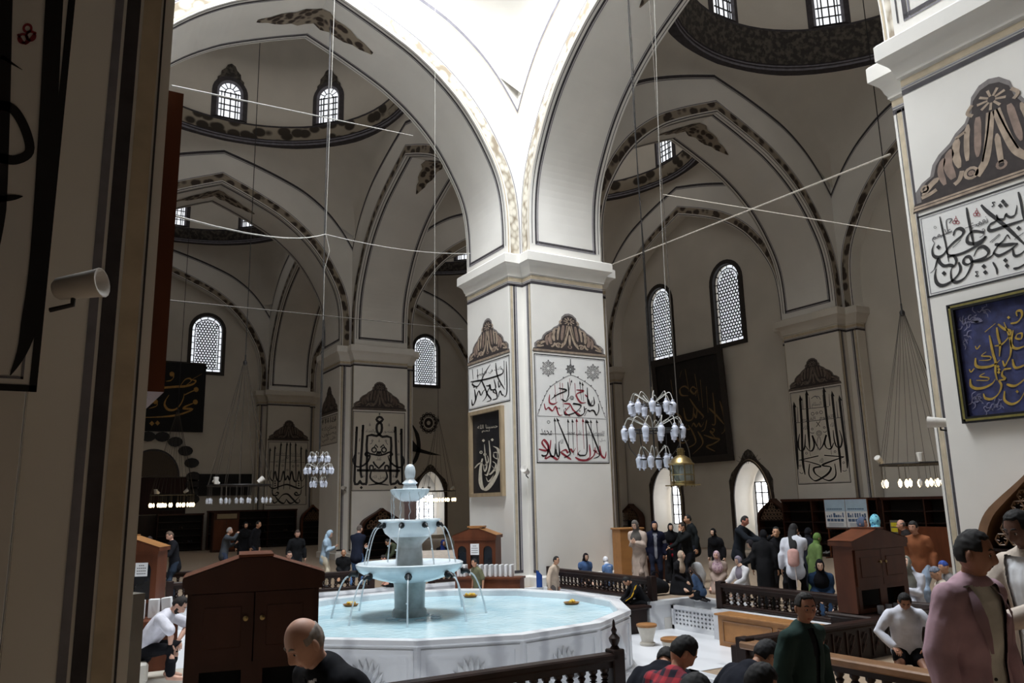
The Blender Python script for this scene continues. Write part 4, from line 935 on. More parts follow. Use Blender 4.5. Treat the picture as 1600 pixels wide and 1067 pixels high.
lat('finial', [(12, 776), (11, 768), (9, 764), (12, 762), (8, 758), (6, 755), (7.5, 752), (8.5, 744), (7, 737), (4, 733), (.1, 732)], bowl_marble, (9, .06), 36)
WJ = []
def spouts(r, y, n, ph, l, drop, out, s=1):
    for i in range(n):
        a = ph+2*pi*i/n; d = V((cos(a), sin(a), 0)); p = V((CB.x, CB.y, zc_(y)))+d*r*m_px
        b = MB(); b.tube([p-d*.02, p+d*l*.6+V((0, 0, .005)), p+d*l+V((0, 0, -.03))], [.045*s, .032*s, .02*s], 8); b.lathe([(.055*s, 0), (.05*s, .02), (.02*s, .03)], 8, 0, (0, 0, 0), M=Matrix.Translation(p) @ d.to_track_quat('Z', 'Y').to_matrix().to_4x4())
        put(b, 'spout', spout_metal, ft, 50)
        q0 = p+d*l+V((0, 0, -.03)); pts = []
        for k in range(9):
            t = k/8; pts.append(q0+d*out*t+V((0, 0, -drop*t*t-.02*t)))
        WJ.append((pts, [.011*s, .012*s, .012*s, .011*s, .011*s, .012*s, .013*s, .014*s, .016*s]))
spouts(82, 898, 8, .35, .12, zc_(900)-WZ, .24)
spouts(46, 826, 8, .1, .08, zc_(826)-zc_(890), .2, .8)
b = MB()
for pts, r in WJ:
    b.tube(pts, r, 6)
    for k in range(3): b.ball(pts[-1-k]+V((.02*sin(k*9), .02*cos(k*7), .03*k)), .012, 6, 4)
for i in range(12):
    a = 2*pi*i/12+.1; x, y = CB.x+29.5*m_px*cos(a), CB.y+29.5*m_px*sin(a)
    b.tube([(x+.012*sin(k*2.1+i), y+.012*cos(k*1.7), zc_(773)-(zc_(773)-zc_(822))*k/9) for k in range(10)], [.009, .006, .007, .005, .007, .005, .006, .006, .005, .006], 5)
for i in range(7):
    a = i*.9; b.ball((CB.x+.3*cos(a)*(1+.25*(i % 2)), CB.y+.3*sin(a)-.25, WZ+.005), .05, 8, 4, sc=(1.6, 1.6, .35))
o = put(b, 'water_jets', spray, ft, 60); o['kind'] = 'stuff'
# small lily dishes floating at the rim
tray_m = mat('copper_dish', (150, 110, 66), .4, metal=.4, var=.2, scale=20); bloom = mat('yellow_bloom', (206, 172, 64), .6, var=.2, scale=30)
for i, (x, y, lb) in enumerate(((548, 947, 'copper dish with yellow flowers floating at the left of the pool'), (735, 933, 'copper dish with yellow flowers floating behind the fountain column'), (893, 944, 'copper dish with greenery floating near the right rim of the pool'))):
    p = onz(x, y, WZ); p = V((p.x, p.y, WZ+.004)); t = thing('floating_dish', lb, 'dish', p); b = MB(); b.lathe([(.01, .0), (.1, .0), (.13, .03), (.12, .03), (.09, .012), (.01, .012)], 16, 0, p); put(b, 'dish', tray_m, t, 40)
    b = MB(); rr = random.Random(i)
    for k in range(7): b.ball(p+V((rr.uniform(-.07, .07), rr.uniform(-.07, .07), .04)), .028, 7, 5)
    put(b, 'flowers', bloom, t, 60)

# ---------------------------------------------------------------- turned railings
_bal = {}
def baluster_mesh(h):
    if h in _bal: return _bal[h]
    pr = [(.05, 0), (.05, .08), (.036, .12), (.026, .17), (.046, .24), (.05, .32), (.03, .42), (.022, .47), (.045, .5), (.022, .54), (.036, .62), (.046, .7), (.03, .78), (.04, .84), (.05, .88), (.05, 1)]
    b = MB(); b.lathe([(r*.86, z*h) for r, z in pr], 8); o = b.build('baluster', wood_dk, smooth=45); me = o.data; bpy.data.objects.remove(o); _bal[h] = me; return me
def railing(label, p0, p1, h=.42, posts=(1, 1), top=wood_dk, z=0, sp=.135, finial=False, tw=.07, group=None):
    p0, p1 = V((*p0, z)), V((*p1, z)); d = p1-p0; L_ = d.length; rz = atan2(d.y, d.x)
    t = thing('railing', label, 'railing', p0, rz, group)
    for nm, z0, z1, w, mt in (('top_rail', h-.07, h, tw, top), ('bottom_rail', .02, .08, .055, wood_dk)):
        b = MB(); b.bx(0, L_, -w, w, z0, z1, bev=.015); b.build(nm, mt, t)
    b = MB(); b.bx(0, L_, -.035, .035, h-.13, h-.07); b.build('frieze_board', wood_dk, t)
    for s, x in ((posts[0], 0), (posts[1], L_)):
        if s:
            b = MB(); b.bx(x-.07, x+.07, -.07, .07, 0, h+.03, bev=.01)
            if finial: b.lathe([(.05, h+.03), (.03, h+.06), (.05, h+.1), (.055, h+.13), (.02, h+.17), (.03, h+.2), (.015, h+.23), (.012, h+.28), (.004, h+.3)], 12, 0, (x, 0, 0))
            b.build('post', wood_dk, t, smooth=40)
    n = max(2, int((L_-.14)/sp)); me = baluster_mesh(round(h-.21, 3))
    for i in range(n):
        o = bpy.data.objects.new('baluster', me); COL.objects.link(o); o.parent = t; o.location = (.07+(L_-.14)*(i+.5)/n, 0, .08)
    return t
railing('dark turned railing behind the pool in front of the middle pier', (.62, -.12), (.66, -3.5))
railing('dark turned railing on the right platform beside the light wooden box', (.88, -5.05), (.92, -9.3), sp=.15)
railing('dark railing left of the back cabinet behind the pool', (-6.9, 2.55), (-2.6, 2.5))
railing('short dark railing beside the bright pier behind the white books', (-1.05, 2.55), (-.1, 2.6))
railing('dark railing with a knobbed end post in front of the pool', (-8.7, -8.93), (-4.47, -8.97), posts=(0, 1), finial=True, sp=.13)
railing('railing with a highlit brown top in front of the seated man in white', (-3.12, -9.36), (-3.02, -13.2), h=.44, top=wood_edge, sp=.15, tw=.1)
railing('far dark railing in front of the shoe shelves on the left', (-9.3, 6.2), (-4.1, 5.2), sp=.2)
# carved bench back running from the brown-topped railing to the right-hand cabinet
t = thing('carved_bench', 'dark carved bench back under the right-hand cabinet', 'bench', (-1.4, -9.0, 0))
b = MB(); b.bx(-3.1, .25, -9.22, -9.14, 0, .36); put(b, 'back_panel', wood_dk, t)
b = MB(); b.bx(-3.0, .3, -9.27, -9.1, .36, .42, bev=.02); b.bx(-.72, .72, -9.1, -8.45, .36, .42, bev=.02); put(b, 'top_board', wood_dk, t)
b = MB(); b.bx(-.7, .7, -9.12, -8.5, .0, .36); put(b, 'base', wood_dk, t)
b = MB(); rr = random.Random(3)
for i in range(14):
    x = -2.9+i*.23
    b.bx(x-.1, x-.09, -9.235, -9.22, .03, .33); b.tube([(x-.06, -9.23, .08), (x, -9.235, .2), (x+.05, -9.23, .28), (x, -9.23, .3), (x-.04, -9.23, .24)], .008, 5); b.ball((x, -9.225, .16), .022, 8, 4)
put(b, 'carving', mat('carved_wood_highlight', (66, 44, 38), .35, var=.2, scale=9), t, 50)

# ---------------------------------------------------------------- gabled book cabinets
def gable_cabinet(label, loc, rz, w=1.2, d=.5, h=1.2, gh=.22, z0=0, front='doors', flat=.18, wm=wood_mid, lowshelf=True, holes=2):
    t = thing('book_cabinet', label, 'cabinet', loc, rz); hw = w/2
    # local: x across, -y front, z up; body from z0 to h, gabled top to h+gh
    b = MB(); b.bx(-hw, -hw+.03, 0, d, z0, h-.02); b.bx(hw-.03, hw, 0, d, z0, h-.02); b.bx(-hw+.03, hw-.03, d-.02, d, z0, h-.02); b.bx(-hw+.03, hw-.03, .0, d-.02, z0, z0+.04); b.build('case', wm, t)
    b = MB(); ov = .035; fl = hw*flat
    G = [(-hw-ov, h-.03), (hw+ov, h-.03), (hw+ov, h+.03), (fl, h+gh), (-fl, h+gh), (-hw-ov, h+.03)]
    b.prism(G, lambda u, v, dd: (u, dd, v), -ov, d+ov); b.build('gable_top', wm, t)
    b = MB()
    for s in (-1, 1): b.face([(s*(hw+ov+.005), -ov-.01, h+.035), (s*fl, -ov-.01, h+gh+.006), (s*fl, d+ov, h+gh+.006), (s*(hw+ov+.005), d+ov, h+.035)][::s])
    b.bx(-fl-.02, fl+.02, -ov-.01, d+ov, h+gh+.004, h+gh+.022); b.build('cornice', wood_red if wm in (wood_mid, chestnut) else wood_light, t)
    b = MB(); b.bx(-hw-.02, hw+.02, -.03, .0, h-.075, h-.03); b.build('moulding', wm, t)
    zd = z0+.32 if lowshelf else z0+.05
    if front == 'doors':
        for s in (-1, 1):
            dr = MB(); x0, x1 = (-hw+.03, -.004) if s < 0 else (.004, hw-.03)
            dr.bx(x0, x1, -.02, .0, zd, h-.08); o = dr.build('door', wm, t)
            mo = MB(); mo.bx(x0+.08, x1-.08, -.028, -.02, zd+.1, h-.17, bev=.004); mo.build('door_panel', wm, o)
            k = MB(); k.lathe([(.008, 0), (.008, .015), (.018, .022), (.018, .032), (.004, .038)], 10, 0, (0, 0, 0), M=Matrix.Translation((s*.055, -.02, (zd+h)/2+.02)) @ Matrix.Rotation(pi/2, 4, 'X')); k.build('knob', brass, o, smooth=50)
        if lowshelf:
            f = MB(); sh = (w-.06)/holes
            f.bx(-hw+.03, hw-.03, -.005, .015, zd-.05, zd); f.bx(-hw+.03, hw-.03, -.005, .015, z0, z0+.05)
            for i in range(holes+1): x = -hw+.03+sh*i; f.bx(max(x-.07, -hw+.03), min(x+.07, hw-.03), -.005, .015, z0+.05, zd-.05)
            f.build('shelf_front', wm, t)
            n = MB(); n.bx(-hw+.04, hw-.04, .2, .21, z0+.05, zd-.02); n.build('niche_back', dark_in, t)
    else:
        # arched glazed openings
        n = front; f = MB(); zt = h-.1; sh = (w-.06)/n
        hol = [(-hw+.03+sh*(i+.5), sh*.34, zd, zt-.1-sh*.34, sh*.34, 2.) for i in range(n)]
        holed_wall(f, lambda u, z, dd: (u, -.0+dd, z), -hw+.03, hw-.03, z0+.02, zt+.03, hol, 0, .03, 0); f.build('arched_front', wm, t)
        for hh in hol:
            g = MB(); g.face([(hh[0]+u, .035, v) for u, v in arch_outline(hh[1], zd, hh[3])]); g.build('pane', mat('dark_cabinet_glass', (24, 32, 40), .12, var=.2, scale=3), t)
    return t
def notice(label, M_, w, h, lines=4, parent_rot=None):
    b = MB(); b.face([M_ @ V(p) for p in ((-w/2, 0, -h/2), (w/2, 0, -h/2), (w/2, 0, h/2), (-w/2, 0, h/2))])
    c = M_ @ V((0, 0, -h/2)); t = thing('paper_notice', label, 'notice', c); put(b, 'sheet', white_paper, t)
    b = MB()
    for i in range(lines):
        z = h*(.3-.6*i/max(1, lines-1)); 
        for k in range(5 if i else 3):
            x = -w*.36+k*w*.15+(0 if i else w*.14); b.face([M_ @ V(p) for p in ((x, -.002, z-h*.035), (x+w*.11, -.002, z-h*.035), (x+w*.11, -.002, z+h*.03), (x, -.002, z+h*.03))])
    put(b, 'print', grey_ink, t); return t
cf = gable_cabinet('large dark gabled cabinet with two knobbed doors at the lower left', (-8.02, -9.5, 0), radians(-12), w=.88, d=.42, h=1.36, gh=.155, z0=.5, flat=.22, lowshelf=True, holes=2)
b = MB(); b.bx(-.46, -.36, .02, .4, 0, .5); b.bx(.36, .46, .02, .4, 0, .5); b.bx(-.46, .46, .3, .34, 0, .12); b.build('stand', wood_mid, cf)
cr_ = gable_cabinet('tall brown gabled cabinet on the carved bench at the right', (-.16, -8.9, .43), radians(0), w=1.06, d=.28, h=.83, gh=.16, z0=.0, flat=.12, holes=2, wm=chestnut)
cb = gable_cabinet('brown cabinet with three arched glass openings in front of the middle pier', (-.9, .6, 0), radians(-46), w=.96, d=.45, h=1.13, gh=.18, z0=.44, front=3, lowshelf=False, wm=wood_red, flat=.2)
b = MB()
for x in (-.44, .44): b.bx(x-.04, x+.04, .03, .42, 0, .44)
b.build('stand', wood_red, cb)
b = MB(); b.bx(-.2, .16, .08, .38, 1.332, 1.36); bk = b.build('closed_book', wood_light); bk.matrix_world = Matrix.Translation(cb.location) @ Matrix.Rotation(cb.rotation_euler.z, 4, 'Z'); tag(bk, 'flat book lying on top of the back cabinet', 'book')
cl = gable_cabinet('brown cabinet with arched openings beside the shaded pier', (-8.12, -.32, 0), radians(-25), w=1.25, d=.5, h=1.22, gh=.22, z0=.36, front=3, lowshelf=False, wm=wood_red, flat=.2)
b = MB(); b.bx(-.6, .6, .05, .45, 0, .36); b.build('stand', wood_mid, cl)
def at_obj(o, x, y, z): return Matrix.Translation(o.location) @ Matrix.Rotation(o.rotation_euler.z, 4, 'Z') @ Matrix.Translation((x, y, z))
notice('white notice taped to the middle opening of the back cabinet', at_obj(cb, .0, -.006, .86), .2, .24)
notice('white notice on the glass of the cabinet beside the shaded pier', at_obj(cl, .38, -.006, .9), .2, .22)
# white books / boxes in a row on a low bench in front of the back cabinet
t = thing('low_bench', 'reddish low bench carrying a row of white books', 'bench', (-.8, .12, 0), radians(-46))
b = MB(); b.bx(-.75, .75, -.2, .22, .26, .3); b.build('seat', wood_red, t)
b = MB(); b.bx(-.72, .72, -.16, .2, 0, .26); b.build('apron', wood_red, t)
for i in range(11):
    b = MB(); b.bx(-.028, .028, -.09, .09, 0, .25, bev=.006); o = b.build('white_book', white_paper); o.matrix_world = at_obj(t, -.66+i*.115 if i > 2 else -.7+i*.07, .02, .302) @ Matrix.Rotation(.05*sin(i*3), 4, 'Z'); tag(o, 'thin white book standing in the row on the low reddish bench', 'book', 'white books on the low bench')
for i in range(3):
    p = onz((222, 238, 255)[i], 927, .5); b = MB(); b.bx(-.07, .07, -.05, .05, -.0, .27, bev=.008); o = b.build('white_book', white_paper); o.location = (-7.95+.2*i, -2.15+.02*i, (.302, .302, .312)[i]); o.rotation_euler = (0, (0, .0, -.12)[i], -.4); tag(o, ('white book behind the sign board at the left edge', 'upright white book on the red bench at the left', 'leaning white book on the red bench at the left')[i], 'book')
t = thing('low_bench', 'red-brown bench under three white books at the left', 'bench', (-7.55, -2.25, ZL)); b = MB(); b.bx(-8.1, -7.4, -2.5, -1.9, .24, .3); put(b, 'seat', wood_red, t); b = MB(); b.bx(-8.05, -7.45, -2.45, -1.95, ZL, .24); put(b, 'base', wood_red, t)
# light wooden box beside the right railing
t = thing('wooden_box', 'long honey-coloured wooden box in front of the right railing', 'box', (.56, -6.6, ZL)); b = MB(); b.bx(.4, .72, -7.9, -5.42, ZL, -.03); put(b, 'case', wood_light, t)
b = MB(); b.bx(.36, .74, -7.95, -5.37, -.03, .0, bev=.008); put(b, 'lid', wood_light, t)
b = MB(); 
for a in ((.16, .2, 0), ): pass
for y0, y1 in ((-6.55, -5.52), (-7.75, -6.65)):
    for q in ((y0, y1, -.12, -.1), (y0, y1, -.44, -.42), (y0, y0+.02, -.42, -.12), (y1-.02, y1, -.42, -.12)): b.bx(.385, .4, q[0], q[1], q[2], q[3])
put(b, 'panel_moulding', wood_edge, t)
# pierced marble screen closing the aisle on the right
t = thing('pierced_screen', 'low pierced white marble screen across the aisle', 'screen', (1.0, -4.27, ZL)); b = MB()
ho = []
X0 = .98; u0, u1, z0, z1 = -4.9, -3.64, ZL, -.08
for a in ((u0, u1, z0, z0+.07), (u0, u1, z1-.06, z1), (u0, u0+.06, z0, z1), (u1-.06, u1, z0, z1)): b.bx(X0, X0+.07, a[0], a[1], a[2], a[3])
put(b, 'frame', marble, t); b = MB(); iu0, iu1, iz0, iz1 = u0+.06, u1-.06, z0+.07, z1-.06; nx, nz = 12, 4; du, dz = (iu1-iu0)/nx, (iz1-iz0)/nz
for i in range(nx):
    for j in range(nz):
        c = (iu0+du*(i+.5), iz0+dz*(j+.5)); out = [(c[0]+sx*du/2, c[1]+sz*dz/2) for sx, sz in ((-1, -1), (0, -1), (1, -1), (1, 0), (1, 1), (0, 1), (-1, 1), (-1, 0))]
        r_ = .3; inn = [(c[0]+du*r_*cos(a), c[1]+dz*r_*sin(a)*(1.15 if k % 2 else .8)) for k, a in enumerate([radians(225+45*q) for q in range(8)])]
        b.grid([[(X0+.02, u, z) for u, z in out], [(X0+.02, u, z) for u, z in inn], [(X0+.05, u, z) for u, z in inn]], 0, True)
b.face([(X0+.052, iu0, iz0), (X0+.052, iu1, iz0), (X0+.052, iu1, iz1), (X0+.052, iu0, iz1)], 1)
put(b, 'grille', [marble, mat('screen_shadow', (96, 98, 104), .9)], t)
for y_, nm in ((-3.54, 'white stone post at the far end of the pierced screen'), (-5.0, 'white stone post at the near end of the pierced screen')):
    t = thing('stone_post', nm, 'post', (1.0, y_, ZL)); b = MB(); b.bx(.86, 1.14, y_-.05, y_+.05, ZL, -.02); b.bx(.83, 1.17, y_-.07, y_+.07, ZL, ZL+.2); put(b, 'shaft', plaster, t)
# marble stools with wooden seats
stone_w = mat('cream_marble', (196, 190, 178), .4, var=.06, scale=6)
for p, lb in ((onz(1012, 1008, ZL), 'white marble stool with a round wooden seat beside the pool'), (onz(1052, 1034, ZL), 'marble stool with a wooden seat half hidden by the black jackets')):
    t = thing('stool', lb, 'stool', p); b = MB(); b.lathe([(.12, 0), (.13, .04), (.1, .06), (.1, .09), (.12, .16), (.15, .26), (.155, .29)], 20, 0, p); put(b, 'base', stone_w, t, 40)
    b = MB(); b.lathe([(.15, .29), (.17, .3), (.17, .33), (.15, .34), (.01, .34)], 20, 0, p); put(b, 'seat', wood_light, t, 40)
t = thing('step_bench', 'dark box bench the boy in the tracksuit sits on', 'bench', (.08, -3.35, ZL)); b = MB(); b.bx(-.12, .34, -3.7, -2.95, ZL, -.08); put(b, 'case', wood_dk, t); b = MB(); b.bx(-.2, .4, -3.78, -2.9, -.08, -.03, bev=.01); put(b, 'lid', wood_dk, t)
t = thing('stone_step', 'grey stone step under the bare feet of the man in the white shirt', 'step', (-7.6, -2.9, ZL)); b = MB(); b.bx(-8.4, -7.05, -3.35, -2.75, ZL, -.34, bev=.02); put(b, 'slab', stone_w, t); 
t = thing('stone_block', 'stone block the man in the white shirt sits on', 'block', (-8.1, -3.0, ZL)); b = MB(); b.bx(-8.55, -7.95, -3.6, -3.05, -.33, -.08, bev=.03); put(b, 'block', stone_w, t)
# information board, lower left
t = thing('sign_board', 'grey-framed printed board standing at the left edge', 'sign', (-8.97, -9.96, 0), radians(112)); bb = mat('greenish_print', (70, 72, 56), .5, kind='noise', scale=9, rgb2=(104, 104, 84), ramp=(.4, .6), stretch=(1, 1, 3))
b = MB(); b.bx(-.3, .3, -.02, .02, .25, 1.36); b.build('panel', bb, t); b = MB()
for a in ((-.33, -.3, .22, 1.39), (.3, .33, .22, 1.39), (-.3, .3, .22, .25), (-.3, .3, 1.36, 1.39)): b.bx(a[0], a[1], -.035, .035, a[2], a[3])
b.build('frame', mat('grey_metal_frame', (120, 116, 108), .4, metal=.4, var=.08), t)
b = MB()
for s in (-.25, .25): b.bx(s-.02, s+.02, -.02, .02, 0, .25); b.bx(s-.03, s+.03, -.16, .16, 0, .02)
b.build('foot', iron, t); b = MB()
for i in range(11):
    for s in (-1, 1): b.bx(-.25+.03*(i % 3), .2-.05*(i % 2), s*.021, s*.022, 1.24-.085*i, 1.27-.085*i)
b.build('print', mat('pale_print', (136, 134, 112), .6), t)
# ================================================================ niches, shelves, lamps, wires
sky_pane = mat('bright_daylight_pane', (238, 242, 248), .2, var=.03, scale=3, emit=6.)
TN = [0]
def niche_surround(label, tr, hw, zs, rise, zb, crest=True, glow=True, pw=1.75, off=(0., .62)):
    """dark carved surround with a painted crest round a deep arched window recess; tr(u, z, d) d out of the wall"""
    c = V(tr(0, zb, 0)); TN[0] += 1; t = struct(thing('trim_%d' % TN[0], label, None, c))
    top = lambda x, k, e: zs+(rise+e)*(1-min(1, abs(x)/(hw+e))**k)**(1/k)
    def curve(e, n=24):
        L = [(-(hw+e), zb)]
        for i in range(n+1):
            x = -(hw+e)*cos(pi*i/n); L.append((x, top(x, pw, e)))
        return L+[((hw+e), zb)]
    b = MB()
    for (e0, d0), (e1, d1), m in (((0, .0), (.0, .05), 0), ((.0, .05), (.07, .06), 0), ((.07, .06), (.09, .03), 1), ((.09, .03), (.2, .03), 0), ((.2, .03), (.2, 0), 0)):
        b.grid([[tr(u, z, d0)-c for u, z in curve(e0)], [tr(u, z, d1)-c for u, z in curve(e1)]], m)
    b.build('surround', [mat('carved_dark_surround', (58, 48, 42), .6, var=.25, scale=9), line_tan], t)
    if crest:
        k = MB(); H = [(-1.0, -.62), (-1.02, -.2), (-.86, .12), (-.6, .36), (-.42, .5), (-.3, .74), (-.16, .92), (0, 1.0)]; H = H+[(-u, v) for u, v in H[-2::-1]]
        z0 = zs+rise*.62; P_ = [(u*(hw+.2), z0+v*.95) for u, v in H]
        lo = [(max(-(hw+.1), min(hw+.1, u)), top(max(-(hw+.1), min(hw+.1, u)), pw, .12)) for u, v in P_]
        k.grid([[tr(u, z, .012)-c for u, z in lo], [tr(u, max(z, l[1]+.01), .02)-c for (u, z), l in zip(P_, lo)]], 0, False, [[(u*2, v*2) for u, v in lo], [(u*2, v*2) for u, v in P_]])
        for i in range(7):
            a = radians(20+140*i/6); stroke(k, [(.28*cos(a)*hw, z0+.42+.0*i), (.75*cos(a)*hw, z0+.42+.42*sin(a))], .06, lambda x, y: V(tr(x, y, .03))-c, 1, k=2, taper=(.4, .3))
        k.build('painted_crest', [frieze_dk, crest_halo], t)
    return t
for y_, lb in ((9.95, 'dark surround of the arched recess nearer the middle pier'), (5.35, 'dark surround of the arched recess nearer the shelves')):
    niche_surround(lb, lambda u, z, d, y_=y_: V((13.1-d, y_-u, z)), .84, 1.85, 1.3, .3)
niche_surround('dark surround of the arched recess in the far wall behind the fountain', lambda u, z, d: V((9.8+u, 26-d, z)), .86, 2.3, 1.4, .2)
for i, (p0, ax) in enumerate((((14.0, 9.95), 'x'), ((14.0, 5.35), 'x'), ((9.8, 26.9), 'y'))):
    WN[0] += 1; r_ = bpy.data.objects.new('window_%d' % WN[0], None); COL.objects.link(r_); struct(r_); r_.location = (p0[0], p0[1], .4)
    T = (lambda u, v, d: V((-d, -u, v))) if ax == 'x' else (lambda u, v, d: V((u, -d, v)))
    b = MB(); b.face([T(u, v, 0) for u, v in ((-.6, .45), (.6, .45), (.6, 2.0), (-.6, 2.0))]); b.build('pane', sky_pane, r_)
    b = MB()
    def bar(u0, u1, v0, v1): 
        P8 = [T(u, v, d) for d in (.01, .05) for u, v in ((u0, v0), (u1, v0), (u1, v1), (u0, v1))]
        for f in ((4, 5, 6, 7), (0, 1, 5, 4), (1, 2, 6, 5), (2, 3, 7, 6), (3, 0, 4, 7)): b.face([P8[k] for k in f])
    for u in (-.62, -.32, -.02, .28, .58): bar(u, u+.045, .42, 2.03)
    for v in (.42, .8, 1.2, 1.6, 1.99): bar(-.62, .62, v, v+.04)
    b.build('window_frame', wood_win, r_)
# ---- ogee-headed shelf units standing against the piers
def ogee_shelf(label, loc, rz, w=1.5, h=1.75, wm=None):
    t = thing('ogee_shelf', label, 'shelf', loc, rz); wm = wm or wood_mid; hw = w/2
    def outl(o):
        k = (hw-o)/hw; zs = h*.58
        half = [(1, 0), (1, zs), (.97, zs+.1*h), (.82, zs+.19*h), (.58, zs+.26*h), (.34, zs+.32*h), (.15, zs+.37*h), (0, h-o*.6)]
        L = smoothline(half[1:], 3); half = [(1, 0)]+[(p.x, p.y) for p in L]
        return [(u*hw*k, max(v-o*.55, 0) if v > 0 else 0) for u, v in half]
    A = outl(0); B = outl(.09); A = A+[(-u, v) for u, v in A[-2::-1]]; B = B+[(-u, v) for u, v in B[-2::-1]]
    b = MB(); f = lambda P, d: [(u, d, v) for u, v in P]
    b.grid([f(B, .3), f(B, 0), f(A, 0), f(A, .3)]); b.build('frame', wm, t, smooth=35)
    b = MB(); b.face(f(B, .28)); b.build('back', dark_in, t)
    b = MB(); n = 5
    for i in range(n): z = .05+h*.55*i/(n-1); b.bx(-hw+.08, hw-.08, .01, .28, z, z+.025)
    b.build('shelf_boards', wood_dk, t)
    b = MB(); zs = h*.585; top = lambda u: max([v for (x, v) in B if abs(x) >= abs(u)-1e-6] or [0])
    st = .16*w/1.5
    for i in range(-5, 6):
        for j in range(5):
            u, v = i*st+(st/2 if j % 2 else 0), zs+.1+j*st*.8
            if abs(u) > hw-.12 or v > top(abs(u)+.05)-.04: continue
            for k in range(6):
                a = pi*k/3; a2 = a+pi/3; b.bx(0, 0, 0, 0, 0, 0) if False else b.tube([(u+st*.45*cos(a), .03, v+st*.45*sin(a)), (u+st*.45*cos(a2), .03, v+st*.45*sin(a2))], .009, 4, caps=False)
                b.tube([(u+st*.2*cos(a+.5), .03, v+st*.2*sin(a+.5)), (u+st*.45*cos(a), .03, v+st*.45*sin(a))], .007, 4, caps=False)
    b.build('star_lattice', mat('pale_lattice_wood', (112, 84, 60), .5, var=.15, scale=8), t)
    return t
ogee_shelf('ogee-headed lattice shelf on the front of the pier behind the fountain', (1.47, BY-.34, 0), 0, 1.62, 1.78)
ogee_shelf('ogee-headed lattice shelf on the right wall beside the arched recess', (12.28, 3.78, 0), -pi/2, 1.35, 1.8)
ogee_shelf('ogee-headed shelf just right of the middle pier beyond the coated woman', (12.7, 12.0, 0), -pi/2, 1.4, 1.7)
ogee_shelf('big ogee-headed shelf with a brown frame on the near right pier', (-.36, -BY+PW/2, 0), -pi/2, 1.36, 2.12, mat('tan_shelf_frame', (122, 90, 64), .5, var=.1, scale=6))
ogee_shelf('brown ogee-headed shelf end left of the pier behind the fountain', (2.75, YW-.42, 0), 0, 1.2, 2.0, wood_red)
# ---- shoe shelves along the walls
shoe_m = [mat('shoe_leather_%d' % i, c, .6, var=.2, scale=9) for i, c in enumerate(((40, 34, 32), (150, 150, 150), (88, 70, 56), (60, 66, 84)))]
for m_, nm_ in zip(shoe_m, ('black_shoe_leather', 'pale_shoe_fabric', 'brown_shoe_leather', 'blue_shoe_fabric')): m_.name = nm_
def shoe_shelf(label, p0, p1, h=1.72, d=.36, rows=5, shoes=12, seed=1):
    p0, p1 = V((*p0, 0)), V((*p1, 0)); dr = p1-p0; L_ = dr.length; t = thing('shoe_shelf', label, 'shelf', p0, atan2(dr.y, dr.x))
    b = MB(); b.bx(0, L_, d-.02, d, 0, h); b.build('back', dark_in, t)
    b = MB()
    for i in range(rows+1): z = .04+(h-.08)*i/rows; b.bx(0, L_, 0, d-.02, z, z+.03)
    b.build('shelf_boards', wood_dk, t)
    b = MB(); n = max(1, int(L_/1.1))
    for i in range(n+1): x = min(max(L_*i/n, .02), L_-.02); b.bx(x-.02, x+.02, -.01, d, 0, h+.03)
    b.bx(-.02, L_+.02, -.03, d, h-.02, h+.05); b.build('frame', wood_mid, t)
    rr = random.Random(seed)
    for i in range(shoes):
        r_ = rr.randrange(rows-1); x = .3+(L_-.8)*((i*.381+seed*.1) % 1); z = .07+(h-.08)*r_/rows
        b = MB()
        for s in (0, .11): b.ball((s, .0, .035), .05, 8, 5, sc=(.8, 2.2, .7)); b.ball((s, .06, .06), .045, 8, 5, sc=(.8, 1, .9))
        o = b.build('shoe_pair', shoe_m[i % 4], smooth=60); o.matrix_world = Matrix.Translation(t.location) @ Matrix.Rotation(t.rotation_euler.z, 4, 'Z') @ Matrix.Translation((x, .16, z+.002)); tag(o, 'pair of shoes lying on the dark shelves of the %s' % label.split(' along the ')[-1], 'shoes', 'shoes on the shelves along the '+label.split(' along the ')[-1])
    return t
shoe_shelf('long dark shoe shelves along the right wall', (11.8, 2.9), (11.8, -.6), shoes=9, seed=5)
shoe_shelf('second run of dark shoe shelves, along the right wall behind the near pier', (11.8, -.75), (11.8, -4.6), shoes=6, seed=6)
shoe_shelf('long dark shoe shelves along the far wall', (-2.3, 24.72), (1.9, 24.72), h=1.76, shoes=10, seed=7)
shoe_shelf('dark shoe shelves left of the tall cupboard along the far wall', (-4.5, 24.72), (-2.5, 24.72), h=1.66, shoes=5, seed=8)
t = thing('cupboard', 'tall brown cupboard with a pale notice on top before the far shelves', 'cupboard', (-2.0, 22.3, 0), 0); b = MB(); b.bx(-.5, .62, 0, .5, 0, 1.72); b.build('case', wood_mid, t)
for s in (-1, 1):
    b = MB(); b.bx(*((-.46, .05) if s < 0 else (.07, .58)), -.02, 0, .1, 1.4); o = b.build('door', wood_red, t); b = MB(); b.ball((.03 if s < 0 else .09, -.03, .8), .018, 8, 5); b.build('knob', brass, o)
b = MB(); b.bx(-.35, .5, -.02, 0, 1.45, 1.66); b.build('notice', mat('cream_notice', (150, 136, 108), .7), t)
